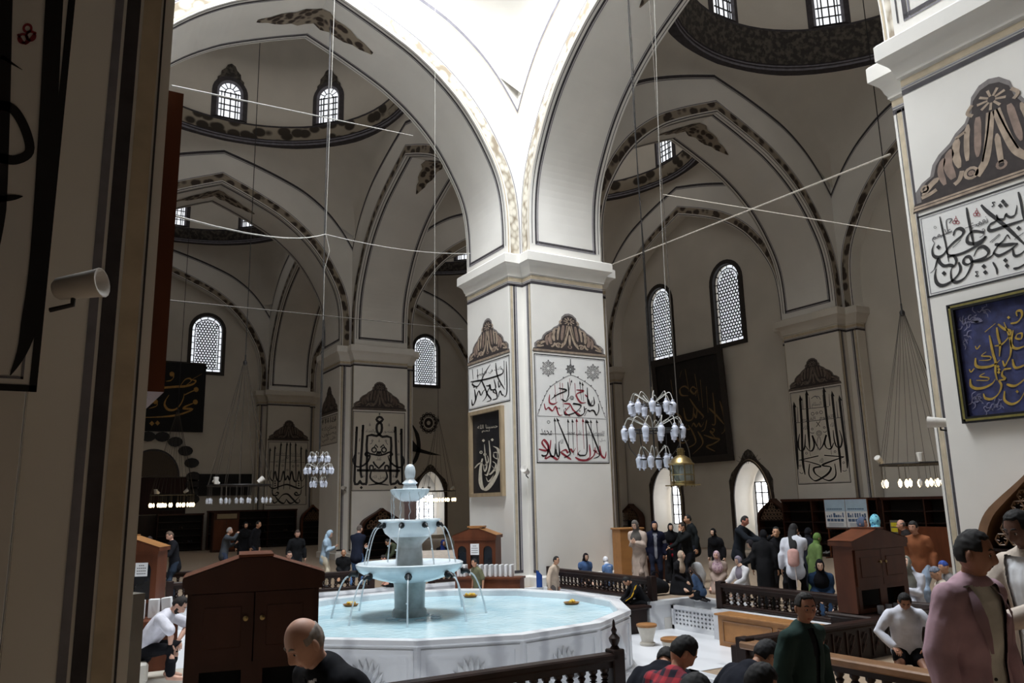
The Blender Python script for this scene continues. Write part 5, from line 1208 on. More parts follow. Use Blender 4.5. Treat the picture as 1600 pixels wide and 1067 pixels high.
# ---- poster board, right
t = thing('poster_board', 'board with two pale blue printed posters before the right shelves', 'poster', (11.55, .3, 0), -pi/2); b = MB(); b.bx(-.76, .76, 0, .03, .85, 1.76); b.build('board', wood_red, t)
b = MB(); b.bx(-.7, -.66, 0, .03, 0, .85); b.bx(.66, .7, 0, .03, 0, .85); b.bx(-.72, -.64, -.2, .2, 0, .03); b.bx(.64, .72, -.2, .2, 0, .03); b.build('stand', wood_red, t)
pale_sky = mat('pale_blue_print', (176, 200, 218), .6, var=.06, scale=4); ink_blue = mat('blue_print', (74, 98, 132), .6, var=.2, scale=12)
for s in (-1, 1):
    b = MB(); x0, x1 = (-.73, -.01) if s < 0 else (.01, .73); b.bx(x0, x1, -.012, 0, .88, 1.73); o = b.build('poster', [white_paper], t)
    b = MB(); b.bx(x0, x1, -.014, -.013, 1.38, 1.73); o2 = b.build('sky_print', pale_sky, o)
    b = MB(); rr = random.Random(s+5)
    for k in range(9): b.bx(x0+.07+k*.062, x0+.07+k*.062+.045, -.016, -.014, 1.43, 1.465)
    for k in range(8): b.bx(x0+.05+k*.08, x0+.05+k*.08+rr.uniform(.03, .075), -.016, -.014, 1.2, 1.2+rr.uniform(.05, .15))
    for k in range(5): b.bx(x0+.06+k*.12, x0+.06+k*.12+.1, -.016, -.014, 1.08, 1.16)
    for k in range(3): b.bx(x0+.1, x1-.1, -.016, -.014, .95+k*.035, .96+k*.035)
    b.build('print', ink_blue, o)
    b = MB(); b.bx(x0, x1, -.0155, -.014, .88, .915); b.build('footer', grey_ink, o)
t = thing('leaflet_stand', 'stand with yellow and grey leaflets beside the rust sweater', 'stand', (10.9, -1.75, 0), -pi/2); b = MB(); b.bx(-.2, .2, 0, .04, 0, 1.15); b.build('board', chrome, t); b = MB()
for z in (.98, .84): b.bx(-.17, .17, -.012, 0, z, z+.11)
b.build('yellow_leaflets', mat('yellow_leaflet', (206, 190, 40), .6), t); b = MB()
for z in (.2, .5): b.bx(-.17, .17, -.012, 0, z, z+.26)
b.build('grey_leaflets', pale_sky, t)
t = thing('plank_partition', 'low brown wooden partition below the right shelves', 'partition', (10.7, -3.2, 0), -pi/2); b = MB(); b.bx(-1.3, 1.2, 0, .05, 0, 1.0); b.build('boards', wood_red, t); b = MB(); b.bx(.5, .72, -.012, 0, .45, .85); b.build('notice', white_paper, t)
# ---- portal with lobed border, far left
t = thing('portal', 'arched portal with a dark lobed border at the far left', 'portal', (-4.7, 25.95, 0)); PCX = -4.7
b = MB()
for i in range(-3, 13):
    a = pi*i/9.; r_ = 1.72
    if 0 <= i <= 9: x, z = r_*cos(a), 3.45+r_*1.12*sin(a)
    elif i > 9: x, z = -r_, 3.45-.36*(i-9)
    else: x, z = r_, 3.45+.36*i
    an = a if 0 <= i <= 9 else (0 if i < 0 else pi)
    L_ = [V((x+.31*cos(q)*1.1+.1*cos(an), 25.9-25.95, z+.24*sin(q))) for q in [2*pi*k/12 for k in range(12)]]
    b.face(L_); L2 = [p+V((0, -.05, 0)) for p in L_]; b.face(L2); b.grid([L_, L2], 0, True)
b.build('lobed_border', ink, t)
b = MB()
for r0, r1, d0, d1, m in ((1.62, 1.5, -.03, -.06, 0), (1.5, 1.2, -.05, -.02, 0), (1.2, 1.12, -.02, -.05, 1)):
    b.grid([[(r0*cos(pi*k/24), d0, 3.45+r0*1.1*sin(pi*k/24)) for k in range(25)], [(r1*cos(pi*k/24), d1, 3.45+r1*1.1*sin(pi*k/24)) for k in range(25)]], m)
b.build('arch_band', [plaster_dk, line_dk], t)
b = MB(); b.face([(1.12*cos(pi*k/24), -.03, 3.45+1.12*1.1*sin(pi*k/24)) for k in range(25)]); b.build('tympanum', dark_orn, t)
b = MB(); b.bx(-1.55, 1.55, -.05, -.02, 1.7, 3.42); b.build('curtain', mat('maroon_curtain', (46, 26, 24), .85, var=.25, scale=5, stretch=(3, 1, .2)), t)
b = MB(); b.bx(-1.55, 1.55, -.06, -.02, 0, 1.66); b.build('door_leaves', wood_dk, t)
for x0, x1, z0, z1, lb in ((-2.62, -.12, 2.55, 3.55, 'long black panel on the far wall behind the unlit ring chandelier'), (-4.35, -3.3, 1.9, 2.55, 'dark screen on the portal behind the lit ring chandelier')):
    p = thing('wall_screen', lb, 'screen', ((x0+x1)/2, 25.84, z0)); b = MB(); b.bx(x0, x1, 25.82, 25.87, z0, z1); put(b, 'panel', blk, p); b = MB()
    for a in ((x0, x1, z0-.03, z0), (x0, x1, z1, z1+.03)): b.bx(a[0], a[1], 25.81, 25.87, a[2], a[3])
    put(b, 'frame', wood_win, p)
# ---- ladder scaffold and carpet roll near the far wall
t = thing('ladder', 'tall pale ladder standing by the far wall left of the middle pier', 'ladder', (3.0, 19.6, 0)); alu = mat('pale_aluminium', (150, 146, 138), .45, metal=.4, var=.08); b = MB()
for x in (-.18, .2): b.tube([(x, 0, 0), (x, .0, 4.6)], .03, 6)
b.build('rails', alu, t)
b = MB()
for i in range(15): b.tube([(-.18, 0, .3+i*.29), (.2, 0, .3+i*.29)], .02, 6)
b.build('rungs', alu, t)
b = MB()
for q in ([(1.0, .3, 0), (1.0, .3, 4.4)], [(.2, 0, 4.2), (1.0, .3, 4.2)], [(.2, 0, 2.6), (1.0, .3, 3.9)], [(.2, 0, 1.9), (1.0, .3, 1.9)], [(.2, 0, .4), (1.0, .3, 1.7)]): b.tube(q, .022, 6)
b.build('scaffold_bars', iron, t)
p = thing('carpet_roll', 'big rolled pale carpet lying behind the pool', 'carpet', atd(690, 884, 21.5)*1); p.location.z = 0; b = MB(); c = V(p.location); d = V((.82, -.57, 0)); b.tube([c-d*.95+V((0, 0, .33)), c+d*.6+V((0, 0, .33))], .3, 20, 0); put(b, 'roll', mat('pale_carpet_back', (196, 184, 172), .9, var=.08, scale=9, stretch=(1, 1, 4)), p, 40)
b = MB(); b.tube([c+d*.6+V((0, 0, .33)), c+d*.63+V((0, 0, .33))], [.3, .24], 20, 0); put(b, 'end', wood_light, p)
# ---- ring chandeliers at the middle of each bay
bulb_on = mat('lit_lamp_glass', (255, 226, 176), .2, var=.02, emit=5.); bulb_off = mat('frosted_lamp_glass', (206, 210, 220), .15, var=.04, scale=20); bulb_day = mat('daylit_lamp_glass', (214, 218, 232), .12, var=.05, scale=30, alpha=.85); wire_m = mat('steel_wire', (92, 86, 80), .5, metal=.4, var=.1); wire_w = mat('white_cord', (190, 188, 182), .6, var=.06)
def bulb_me(nm, m, s=1.):
    b = MB(); b.lathe([(.004, .12), (.02, .115), (.022, .085), (.03, .08), (.05, .05), (.046, .01), (.036, -.05), (.04, -.06), (.012, -.075), (.012, -.09), (.001, -.1)], 12); o = b.build(nm, m, smooth=50); me = o.data; bpy.data.objects.remove(o); return me
B_on, B_off, B_day = bulb_me('lit_lamp', bulb_on), bulb_me('frosted_lamp', bulb_off), bulb_me('glass_lamp', bulb_day)
def kid(name, me, parent, loc, rot=None, sc=None):
    o = bpy.data.objects.new(name, me); COL.objects.link(o); o.parent = parent; o.location = loc
    if rot: o.rotation_euler = rot
    if sc: o.scale = sc
    return o
def ring_chandelier(label, x, y, lit, ztop, n=26, R=.84, seed=0, zr=2.5):
    t = thing('ring_chandelier', label, 'chandelier', (x, y, zr)); rr = random.Random(seed)
    b = MB(); C = [(R*cos(2*pi*k/32), R*sin(2*pi*k/32), 0) for k in range(33)]; b.tube(C, .022, 8, caps=False); C2 = [(R*.55*c[0]/R, R*.55*c[1]/R, .0) for c in C]; b.tube(C2, .014, 6, caps=False)
    for k in range(4): a = pi*k/4; b.tube([(R*cos(a), R*sin(a), 0), (-R*cos(a), -R*sin(a), 0)], .012, 6)
    b.build('ring', iron, t)
    b = MB()
    for k in range(14): a = 2*pi*k/14; b.tube([(R*cos(a), R*sin(a), .02), (.05*cos(a), .05*sin(a), 3.45)], .006, 4, caps=False)
    b.build('suspension_wires', wire_m, t)
    b = MB(); b.lathe([(.03, 3.4), (.06, 3.42), (.06, 3.5), (.02, 3.56), (.02, 3.7)], 10); b.tube([(0, 0, 3.7), (0, 0, ztop-zr)], .012, 5); b.build('cable', iron, t)
    cb_ = MB(); cb_.tube([(0, 0, 0), (0, 0, -.33)], .005, 4, caps=False); cme = cb_.build('lamp_cord', wire_m); cm_ = cme.data; bpy.data.objects.remove(cme)
    for k in range(n):
        a = 2*pi*k/n+rr.uniform(-.06, .06); r_ = R if k % 3 else R*.56; kid('lamp_cord', cm_, t, (r_*cos(a), r_*sin(a), 0))
        kid('lamp', B_on if lit and (lit > 1 or k % 5) else B_off, t, (r_*cos(a), r_*sin(a), -.43), sc=(.82,)*3)
    for k in range(3):
        a = 2.2+1.5*k; b = MB(); b.lathe([(.05, -.09), (.075, .09), (.06, .1), (.001, .08)], 12, 0, (0, 0, 0), M=Matrix.Translation((R*cos(a), R*sin(a), .12)) @ Matrix.Rotation(.9*(k-1), 4, 'Y')); b.build('spotlight', plaster, t, smooth=50)
    return t
for nm, lit, lb in (('L1', 0, 'unlit ring chandelier with white bulbs on cords, left bay'), ('R0', 1, 'lit ring chandelier partly hidden by the near right pier'), ('L2', 2, 'lit ring chandelier beside the shaded pier at the far left'), ('R2', 2, 'lit ring chandelier behind the fountain finial')):
    cx, cy, rd, zb = DOMES[nm]; ring_chandelier(lb, cx, cy, lit, zb+6, seed=len(nm)+lit)
def tier_chandelier(label, loc, s, ztop):
    t = thing('tier_chandelier', label, 'chandelier', loc)
    tiers = ((.54, .39, 9), (.08, .54, 12), (-.44, .29, 6)); b = MB()
    b.tube([(0, 0, .8*s), (0, 0, -.46*s)], .016*s, 8)
    for z, R, n in tiers:
        b.tube([(R*s*cos(2*pi*k/24), R*s*sin(2*pi*k/24), z*s) for k in range(25)], .012*s, 6, caps=False)
        for k in range(3): a = pi*k/3; b.tube([(R*s*cos(a), R*s*sin(a), z*s), (-R*s*cos(a), -R*s*sin(a), z*s)], .009*s, 5)
    for k in range(4): a = pi*k/2+.4; b.tube(smoothline([(.54*s*cos(a), .54*s*sin(a), .08*s), (.5*s*cos(a), .5*s*sin(a), -.2*s), (.29*s*cos(a), .29*s*sin(a), -.44*s)], 4), .009*s, 5)
    b.build('frame', iron, t)
    for z, R, n in tiers:
        for k in range(n):
            a = 2*pi*k/n+z; o = kid('lamp', B_day, t, (R*s*cos(a), R*s*sin(a), (z-.06)*s), sc=(1.35*s,)*3)
    for z, R, n in tiers:
        for k in range(n):
            b = MB(); a = 2*pi*k/n+z; r0 = R*s; b.tube(smoothline([(r0*cos(a), r0*sin(a), (z+.1)*s), (r0*.85*cos(a+.1), r0*.85*sin(a+.1), (z+.24)*s), (r0*.5*cos(a+.2), r0*.5*sin(a+.2), (z+.16)*s), (.02*cos(a), .02*sin(a), (z+.03)*s)], 4), .008*s, 4, caps=False); b.build('lamp_wire', wire_w, t)
    b = MB(); H_ = ztop-loc[2]
    b.tube([(0, 0, .8*s), (.01, 0, H_*.35), (-.015, 0, H_*.5), (0, 0, H_)], .012, 5); b.tube([(.02, 0, .9*s), (.045, .01, H_*.3), (-.02, .0, H_*.42), (.03, 0, H_*.62), (.01, 0, H_)], .008, 5); b.build('cable', iron, t)
    return t
c1 = atd(1021, 680, 14.5); tier_chandelier('three-tier chandelier of glass tulip lamps hanging right of the middle pier', c1, 1., 14.9)
c2 = atd(498, 737, 16.6); tier_chandelier('small three-tier chandelier of white lamps hanging left of the fountain', c2, .53, 13.2)
# brass ship lantern
LC = atd(1065, 731, 13.9); t = thing('brass_lantern', 'brass ship lantern hanging beside the tulip chandelier', 'lantern', LC); k_ = .0113
b = MB(); b.lathe([(.21, -.3), (.215, -.28), (.2, -.27), (.2, -.24), (.205, -.23)], 20); b.lathe([(.23, .05), (.235, .07), (.2, .09), (.17, .15), (.1, .2), (.065, .22), (.065, .28), (.075, .285), (.075, .3), (.06, .3), (.06, .34), (.02, .35)], 20)
for i in range(6): a = 2*pi*i/6; b.tube([(.21*cos(a), .21*sin(a), -.33), (.21*cos(a), .21*sin(a), .06)], .012, 6)
for i in range(2): a = pi/2*i+.4; b.tube([(.33*cos(a), .33*sin(a), -.3), (-.33*cos(a), -.33*sin(a), -.3)], .01, 6)
b.tube([(.215*cos(2*pi*i/20), .215*sin(2*pi*i/20), -.12) for i in range(21)], .008, 5, caps=False); b.build('frame', brass, t, smooth=40)
b = MB(); b.lathe([(.19, -.26), (.19, .05)], 20); b.build('glass', mat('lantern_glass', (150, 160, 150), .08, var=.1, alpha=.35), t, smooth=40)
b = MB(); b.lathe([(.03, -.25), (.05, -.15), (.04, -.02), (.02, .02)], 10); b.build('burner', bulb_off, t, smooth=40)
b = MB(); b.tube(smoothline([(.0, .0, .36), (.02, 0, .5), (.12, 0, .48), (.2, 0, .3), (.22, 0, .08)], 5), .01, 5); b.tube([(0, 0, .36), (-.02, 0, 4.), (-.05, 0, 12.6-LC.z)], .009, 5); b.build('hanger', wire_m, t)
# ---- ropes and wires strung between the piers
def wire(label, pts, r, m, sag=0, name='rope'):
    pts = [V(p) for p in pts]; L = []
    for i in range(len(pts)-1):
        for k in range(8):
            f = k/8; q = pts[i].lerp(pts[i+1], f); q.z -= sag*4*f*(1-f); L.append(q)
    L.append(pts[-1]); o0 = L[0]; b = MB(); b.tube([p-o0 for p in L], r, 5); o = b.build(name, m); o.location = o0; return tag(o, label, 'rope')
rope_m = mat('pale_rope', (168, 160, 148), .8, var=.1, scale=30)
wire('pale rope strung from the middle pier to the near right pier', [ony(957, 413, -.2), onx(1391, 241, .25)], .015, rope_m)
wire('thin white rope from the shaded pier to the middle pier', [ony(268, 336, -9.8), ony(508, 366, -1.2), onx(735, 396, -.2)], .008, wire_w, .12)
wire('thin white wire high up across the left arch', [ony(268, 134, -9.8), ony(645, 212, -.3)], .007, wire_w, .0)
wire('thin wire from the tulip chandelier cord to the near right pier', [atd(1036, 304, 14.3), onx(1391, 362, .3)], .008, rope_m)
wire('faint wire low across the left bay behind the shaded pier', [ony(252, 468, -6), onx(729, 515, .0)], .008, wire_m)
wire('looped white cord hanging in the left arch', [atd(523, -8, 16.8), atd(509, 365, 16.6), atd(515, 392, 16.6), atd(507, 420, 16.6), atd(505, 500, 16.6)], .006, wire_w)
wire('white cord hanging straight down left of the middle pier', [atd(680, -8, 17), atd(679, 560, 17)], .0055, wire_w)
wire('white cord above the brass lantern', [atd(1022, -8, 14.2), atd(1032, 300, 14.2), atd(1045, 560, 14.1)], .0055, wire_w)
# ---- small spotlights clamped to the piers
def spot(label, p, d, s=1.):
    p, d = V(p), V(d).normalized(); t = thing('spotlight', label, 'spotlight', p)
    b = MB(); b.lathe([(.045*s, -.12*s), (.06*s, -.1*s), (.075*s, .1*s), (.08*s, .13*s), (.07*s, .13*s), (.01, .09*s)], 16, 0, p, M=None); M = Matrix.Translation(p) @ d.to_track_quat('Z', 'Y').to_matrix().to_4x4() @ Matrix.Translation(-p); b.v = [tuple(M @ V(q)) for q in b.v]; put(b, 'housing', mat('white_spot_housing', (206, 202, 196), .5, var=.05), t, 40)
    b = MB(); b.tube([p-d*.02*s, p-d*.02*s+V((0, 0, -.1*s)), p-d*.14*s+V((0, 0, -.11*s))], .014*s, 6); put(b, 'bracket', iron, t)
spot('white spotlight in the corner of the middle pier', (.24, .2, onx(818, 736, .24).z), (-.7, -.5, .3))
q = ony(122, 447, -BY-.09); spot('shaded white spotlight on the dark near pier', q, (.8, -.5, .12), .62)
q = onx(1466, 660, .1); spot('small white spotlight on the edge of the near right pier', q, (-.3, .8, .1), .9)
q = ony(538, 762, BY+.2); spot('small grey spotlight in the corner of the pier behind the fountain', q, (-.6, -.6, 0), .9)
# wooden picture frame seen edge-on on the shaded pier
t = thing('framed_picture', 'wooden frame seen edge-on on the side of the shaded pier', 'picture', (-8.98, -BY+1.5, 5.0)); zf0 = ony(235, 605, -BY+PN).z; zf1 = ony(272, 122, -BY+PN).z
b = MB(); b.bx(-9.06, -8.985, -BY+.52, -BY+.64, zf0, zf1); b.bx(-9.06, -8.985, -BY+2.3, -BY+2.42, zf0, zf1); b.bx(-9.06, -8.985, -BY+.64, -BY+2.3, zf0, zf0+.1); b.bx(-9.06, -8.985, -BY+.64, -BY+2.3, zf1-.1, zf1); put(b, 'frame', wood_red, t)
b = MB(); b.bx(-9.05, -9.0, -BY+.64, -BY+2.3, zf0+.1, zf1-.1); put(b, 'ground', black_cloth, t)
# ================================================================ people
from mathutils import noise
def cloth(rgb, kind=None, **k):
    nm = 'cloth_%02x%02x%02x%s' % (*rgb, kind or '')
    if kind == 'print': return mat(nm, rgb, .9, kind='voronoi', scale=26, rgb2=k['rgb2'], ramp=(.25, .5))
    return mat(nm, rgb, .92, var=.14, scale=7, spec=.15, bump=.12)
def skin_mat(c): return mat('skin_%02x%02x%02x' % c, c, .55, var=.06, scale=18)
eye_w = mat('eye_white', (214, 208, 200), .3, var=.02); eye_i = mat('iris_dark', (34, 24, 20), .25, var=.1)
def plaid_mat():
    m = bpy.data.materials.new('red_plaid_flannel'); m.use_nodes = True; N = m.node_tree.nodes; L = m.node_tree.links; p = N['Principled BSDF']; p.inputs['Roughness'].default_value = .9
    tc = N.new('ShaderNodeTexCoord'); cur = None
    mixc = N.new('ShaderNodeMix'); mixc.data_type = 'RGBA'; mixc.inputs['A'].default_value = (*lin((168, 40, 52)), 1); mixc.inputs['B'].default_value = (*lin((28, 26, 44)), 1)
    mx = N.new('ShaderNodeMath'); mx.operation = 'ADD'
    for i, d in enumerate(('X', 'Z')):
        w = N.new('ShaderNodeTexWave'); w.bands_direction = d; w.inputs['Scale'].default_value = 4.2; L.new(tc.outputs['Object'], w.inputs['Vector'])
        r = N.new('ShaderNodeValToRGB'); r.color_ramp.elements[0].position = .42; r.color_ramp.elements[1].position = .56; L.new(w.outputs['Fac'], r.inputs['Fac'])
        h = N.new('ShaderNodeMath'); h.operation = 'MULTIPLY'; h.inputs[1].default_value = .5; L.new(r.outputs['Color'], h.inputs[0]); L.new(h.outputs[0], mx.inputs[i])
    L.new(mx.outputs[0], mixc.inputs['Factor']); L.new(mixc.outputs['Result'], p.inputs['Base Color']); return m
plaid = plaid_mat()

def blob(b, secs, n=14):
    """closed tube through elliptical sections (centre, x axis vector, y axis vector)"""
    rows = []
    def sec(c, ax, ay, k=1., off=V((0, 0, 0))): return [c+off+(ax*cos(2*pi*i/n)+ay*sin(2*pi*i/n))*k for i in range(n)]
    c0, a0, e0 = secs[0]; c1, a1, e1 = secs[-1]
    d0 = (secs[1][0]-c0).normalized(); d1 = (c1-secs[-2][0]).normalized()
    r0, r1 = min(a0.length, e0.length), min(a1.length, e1.length)
    for k in (.05, .5, .86): rows.append(sec(c0, a0, e0, k, -d0*r0*sqrt(1-k*k)))
    for s in secs: rows.append(sec(*s))
    for k in (.86, .5, .05): rows.append(sec(c1, a1, e1, k, d1*r1*sqrt(1-k*k)))
    b.grid(rows, 0, True); b.cap(rows[0], 0, True); b.cap(rows[-1], 0)
def limb(b, pts, rs, n=10, fl=1.):
    secs = []; N = len(pts)
    for i, p in enumerate(pts):
        d = (pts[min(i+1, N-1)]-pts[max(i-1, 0)]).normalized(); a = d.orthogonal().normalized() if abs(d.z) > .95 else d.cross(V((0, 0, 1))).normalized(); e = d.cross(a)
        secs.append((p, a*rs[i], e*rs[i]*fl))
    blob(b, secs, n)
def remesh(b, vox, amp=0, fs=7., seed=0, smooth=3):
    me = bpy.data.meshes.new('tmp'); me.from_pydata(b.v, [], b.f); bm = bmesh.new(); bm.from_mesh(me); bmesh.ops.remove_doubles(bm, verts=bm.verts, dist=1e-5); bmesh.ops.recalc_face_normals(bm, faces=bm.faces); bm.to_mesh(me); bm.free()
    o = bpy.data.objects.new('tmp', me); COL.objects.link(o)
    m = o.modifiers.new('r', 'REMESH'); m.mode = 'VOXEL'; m.voxel_size = vox
    s = o.modifiers.new('s', 'SMOOTH'); s.factor = .5; s.iterations = smooth
    r = bpy.data.meshes.new_from_object(o.evaluated_get(bpy.context.evaluated_depsgraph_get()))
    bpy.data.objects.remove(o); bpy.data.meshes.remove(me)
    if amp:
        nn = [v.normal.copy() for v in r.vertices]
        for v, q in zip(r.vertices, nn):
            p = v.co; v.co = p+q*amp*(noise.noise(V((p.x*fs+seed, p.y*fs, p.z*fs*.55)))+.5*noise.noise(V((p.x*fs*2.2, p.y*fs*2.2+seed, p.z*fs*1.3))))
    return r
def as_obj(me, name, mats, parent):
    me.name = name; me.materials.clear()
    for m in (mats if isinstance(mats, (list, tuple)) else [mats]): me.materials.append(m)
    me.polygons.foreach_set('use_smooth', [True]*len(me.polygons)); o = bpy.data.objects.new(name, me); COL.objects.link(o); o.parent = parent; return o
def ik(A, T, la, lb, pole):
    d = T-A; L = min(max(d.length, abs(la-lb)+1e-3), (la+lb)*.995); u = d.normalized() if d.length > 1e-6 else V((0, 0, -1)); x = (la*la-lb*lb+L*L)/(2*L); h = sqrt(max(la*la-x*x, 0))
    p = pole-u*pole.dot(u); p = p.normalized() if p.length > 1e-6 else u.orthogonal().normalized()
    return A+u*x+p*h, A+u*L
# ---- head surface, unit = metres for a 1.75 m adult; az measured from the face, el upwards
def g(x, s): return math.exp(-(x/s)**2)
def head_pt(az, el, child=0):
    ca, sa, ce, se = cos(az), sin(az), cos(el), sin(el)
    x, y, z = sa*ce, ca*ce, se
    rx, ry, rz = .077, .094, .118
    if z < 0: k = 1-.34*(-z)**1.5*(1-.3*child); x *= k; y *= (1-.12*(-z)**2 if y > 0 else 1-.42*(-z)**1.3)
    if y > 0: y *= 1-.07*g(az, .5)*(1 if z > -.3 else .6)
    p = V((x*rx, y*ry, z*rz)); d = degs = None
    a, e = az*57.3, el*57.3
    if abs(a) < 75:
        o = .024*g(a, 8.5)*(g(e+16, 9)+.55*g(e+4, 9)+.2*g(e-6, 7))*(1-.3*child)+.006*g(abs(a)-11, 5)*g(e+19, 5)
        o -= .011*g(abs(a)-22, 10)*g(e-1, 8)
        o += .005*g(e-11, 5)*g(abs(a)-20, 16)+.006*g(abs(a)-34, 13)*g(e+14, 12)
        o += .006*g(a, 17)*(g(e+33, 4)+g(e+40.5, 4))-.003*g(a, 18)*g(e+36.7, 2.2)-.004*g(a, 15)*g(e+47, 4)+.01*g(a, 18)*g(e+60, 10)
        p += V((sa*.3, ca, 0)).normalized()*o
    return p
def head_mesh(b, M, s, n=32, k=26, child=0, mask=None, r_in=.92, r_out=1.07, mi=0, lips=None, jit=0, zoff=0):
    rows = []; C = V((0, -.008, .012))
    for j in range(k+1):
        el = -pi/2+pi*j/k; row = []
        for i in range(n):
            az = -pi+2*pi*i/n; p = head_pt(az, el, child)
            if mask is not None:
                w = mask(az*57.3, el*57.3); f = r_in+(r_out-r_in)*w
                if jit: f += jit*w*noise.noise(p*60)
                p = C+(p-C)*f
            row.append(M @ (p*s))
        rows.append(row)
    i0 = len(b.f); b.grid(rows, mi, True)
    if lips is not None:
        for q in range(i0, len(b.f)):
            r_, c_ = divmod(q-i0, n); el = -90+180*(r_+.5)/k; az = -180+360*(c_+.5)/n
            if abs(az) < 21 and -41.5 < el < -32: b.m[q] = lips
def sstep(x, a, c): t = min(1, max(0, (x-a)/(c-a))); return t*t*(3-2*t)
HAIR = {
    'short': lambda a, e: max(sstep(e, 40-8*g(abs(a)-35, 14), 47) if abs(a) < 55 else 0, sstep(e, 4 if abs(a) < 105 else -28, 12 if abs(a) < 105 else -18) if abs(a) >= 52 else 0)*(0 if 80 < abs(a) < 100 and e < 8 else 1),
    'fringe': lambda a, e: max(sstep(e, 26, 33) if abs(a) < 58 else 0, sstep(e, -6 if abs(a) < 105 else -30, 4 if abs(a) < 105 else -20) if abs(a) >= 52 else 0),
    'receding': lambda a, e: max(sstep(e, 58, 66) if abs(a) < 60 else 0, sstep(e, 4 if abs(a) < 105 else -28, 12 if abs(a) < 105 else -18) if abs(a) >= 56 else 0),
    'tonsure': lambda a, e: (sstep(e, -26, -16)*(1-sstep(e, 26, 38)) if abs(a) > 95 else sstep(e, 0, 8)*(1-sstep(e, 20, 30)) if abs(a) > 70 else 0),
    'long': lambda a, e: max(sstep(e, 42, 48) if abs(a) < 48 else 0, 1 if abs(a) >= 52 else sstep(abs(a), 44, 52)*sstep(e, -60, -20)),
    'hijab': lambda a, e: 1-(1-sstep(abs(a), 40, 47))*(sstep(e, -60, -52))*(1-sstep(e, 30, 37)),
    'hood': lambda a, e: 1-(1-sstep(abs(a), 50, 58))*(sstep(e, -70, -60))*(1-sstep(e, 34, 42)),
    'cap': lambda a, e: sstep(e, 26 if abs(a) < 60 else 8, 32 if abs(a) < 60 else 14),
    'beard': lambda a, e: (sstep(-e, 27+10*g(a, 14), 34+6*g(a, 14)) if abs(a) < 60 else sstep(-e, 5, 14)*(1-sstep(abs(a), 80, 92)))*(1-.9*g(a, 15)*g(e+37, 3.2)),
    'moustache': lambda a, e: g(a, 20)*sstep(30-abs(a), 0, 8)*g(e+29, 3.2),
    'stubble': lambda a, e: 0}
def hand(b, wrist, d, nrm, s, side, curl=.5, mi=0):
    """palm and five separate fingers; d along the hand, nrm out of the palm, side +1 right hand"""
    d = d.normalized(); nrm = (nrm-d*nrm.dot(d)).normalized(); t = d.cross(nrm)*side      # t towards the thumb
    blob(b, [(wrist, t*.022*s, nrm*.017*s), (wrist+d*.03*s, t*.033*s, nrm*.017*s), (wrist+d*.085*s, t*.04*s, nrm*.014*s)], 10)
    for k, (off, L_) in enumerate(((.03, .068), (.0105, .077), (-.0095, .072), (-.028, .055))):
        p = wrist+d*.085*s+t*off*s; dd = d; pts = [p-d*.01*s]; c = curl*(1+.12*k)
        for q in range(3): pts.append(pts[-1]+dd*L_*s*(.46, .32, .26)[q]); dd = (dd*cos(c*.75)+nrm*sin(c*.75)).normalized() if q < 2 else dd
        b.tube(pts, [.0095*s, .0088*s, .008*s, .0055*s], 7, mi)
    p = wrist+d*.025*s+t*.03*s; dd = (d*.72+t*.62+nrm*.25).normalized(); b.tube([p-t*.012*s, p+dd*.035*s, p+(dd*.065+nrm*.012*curl)*s, p+(dd*.085+nrm*.03*curl)*s], [.013*s, .012*s, .0105*s, .007*s], 8, mi)

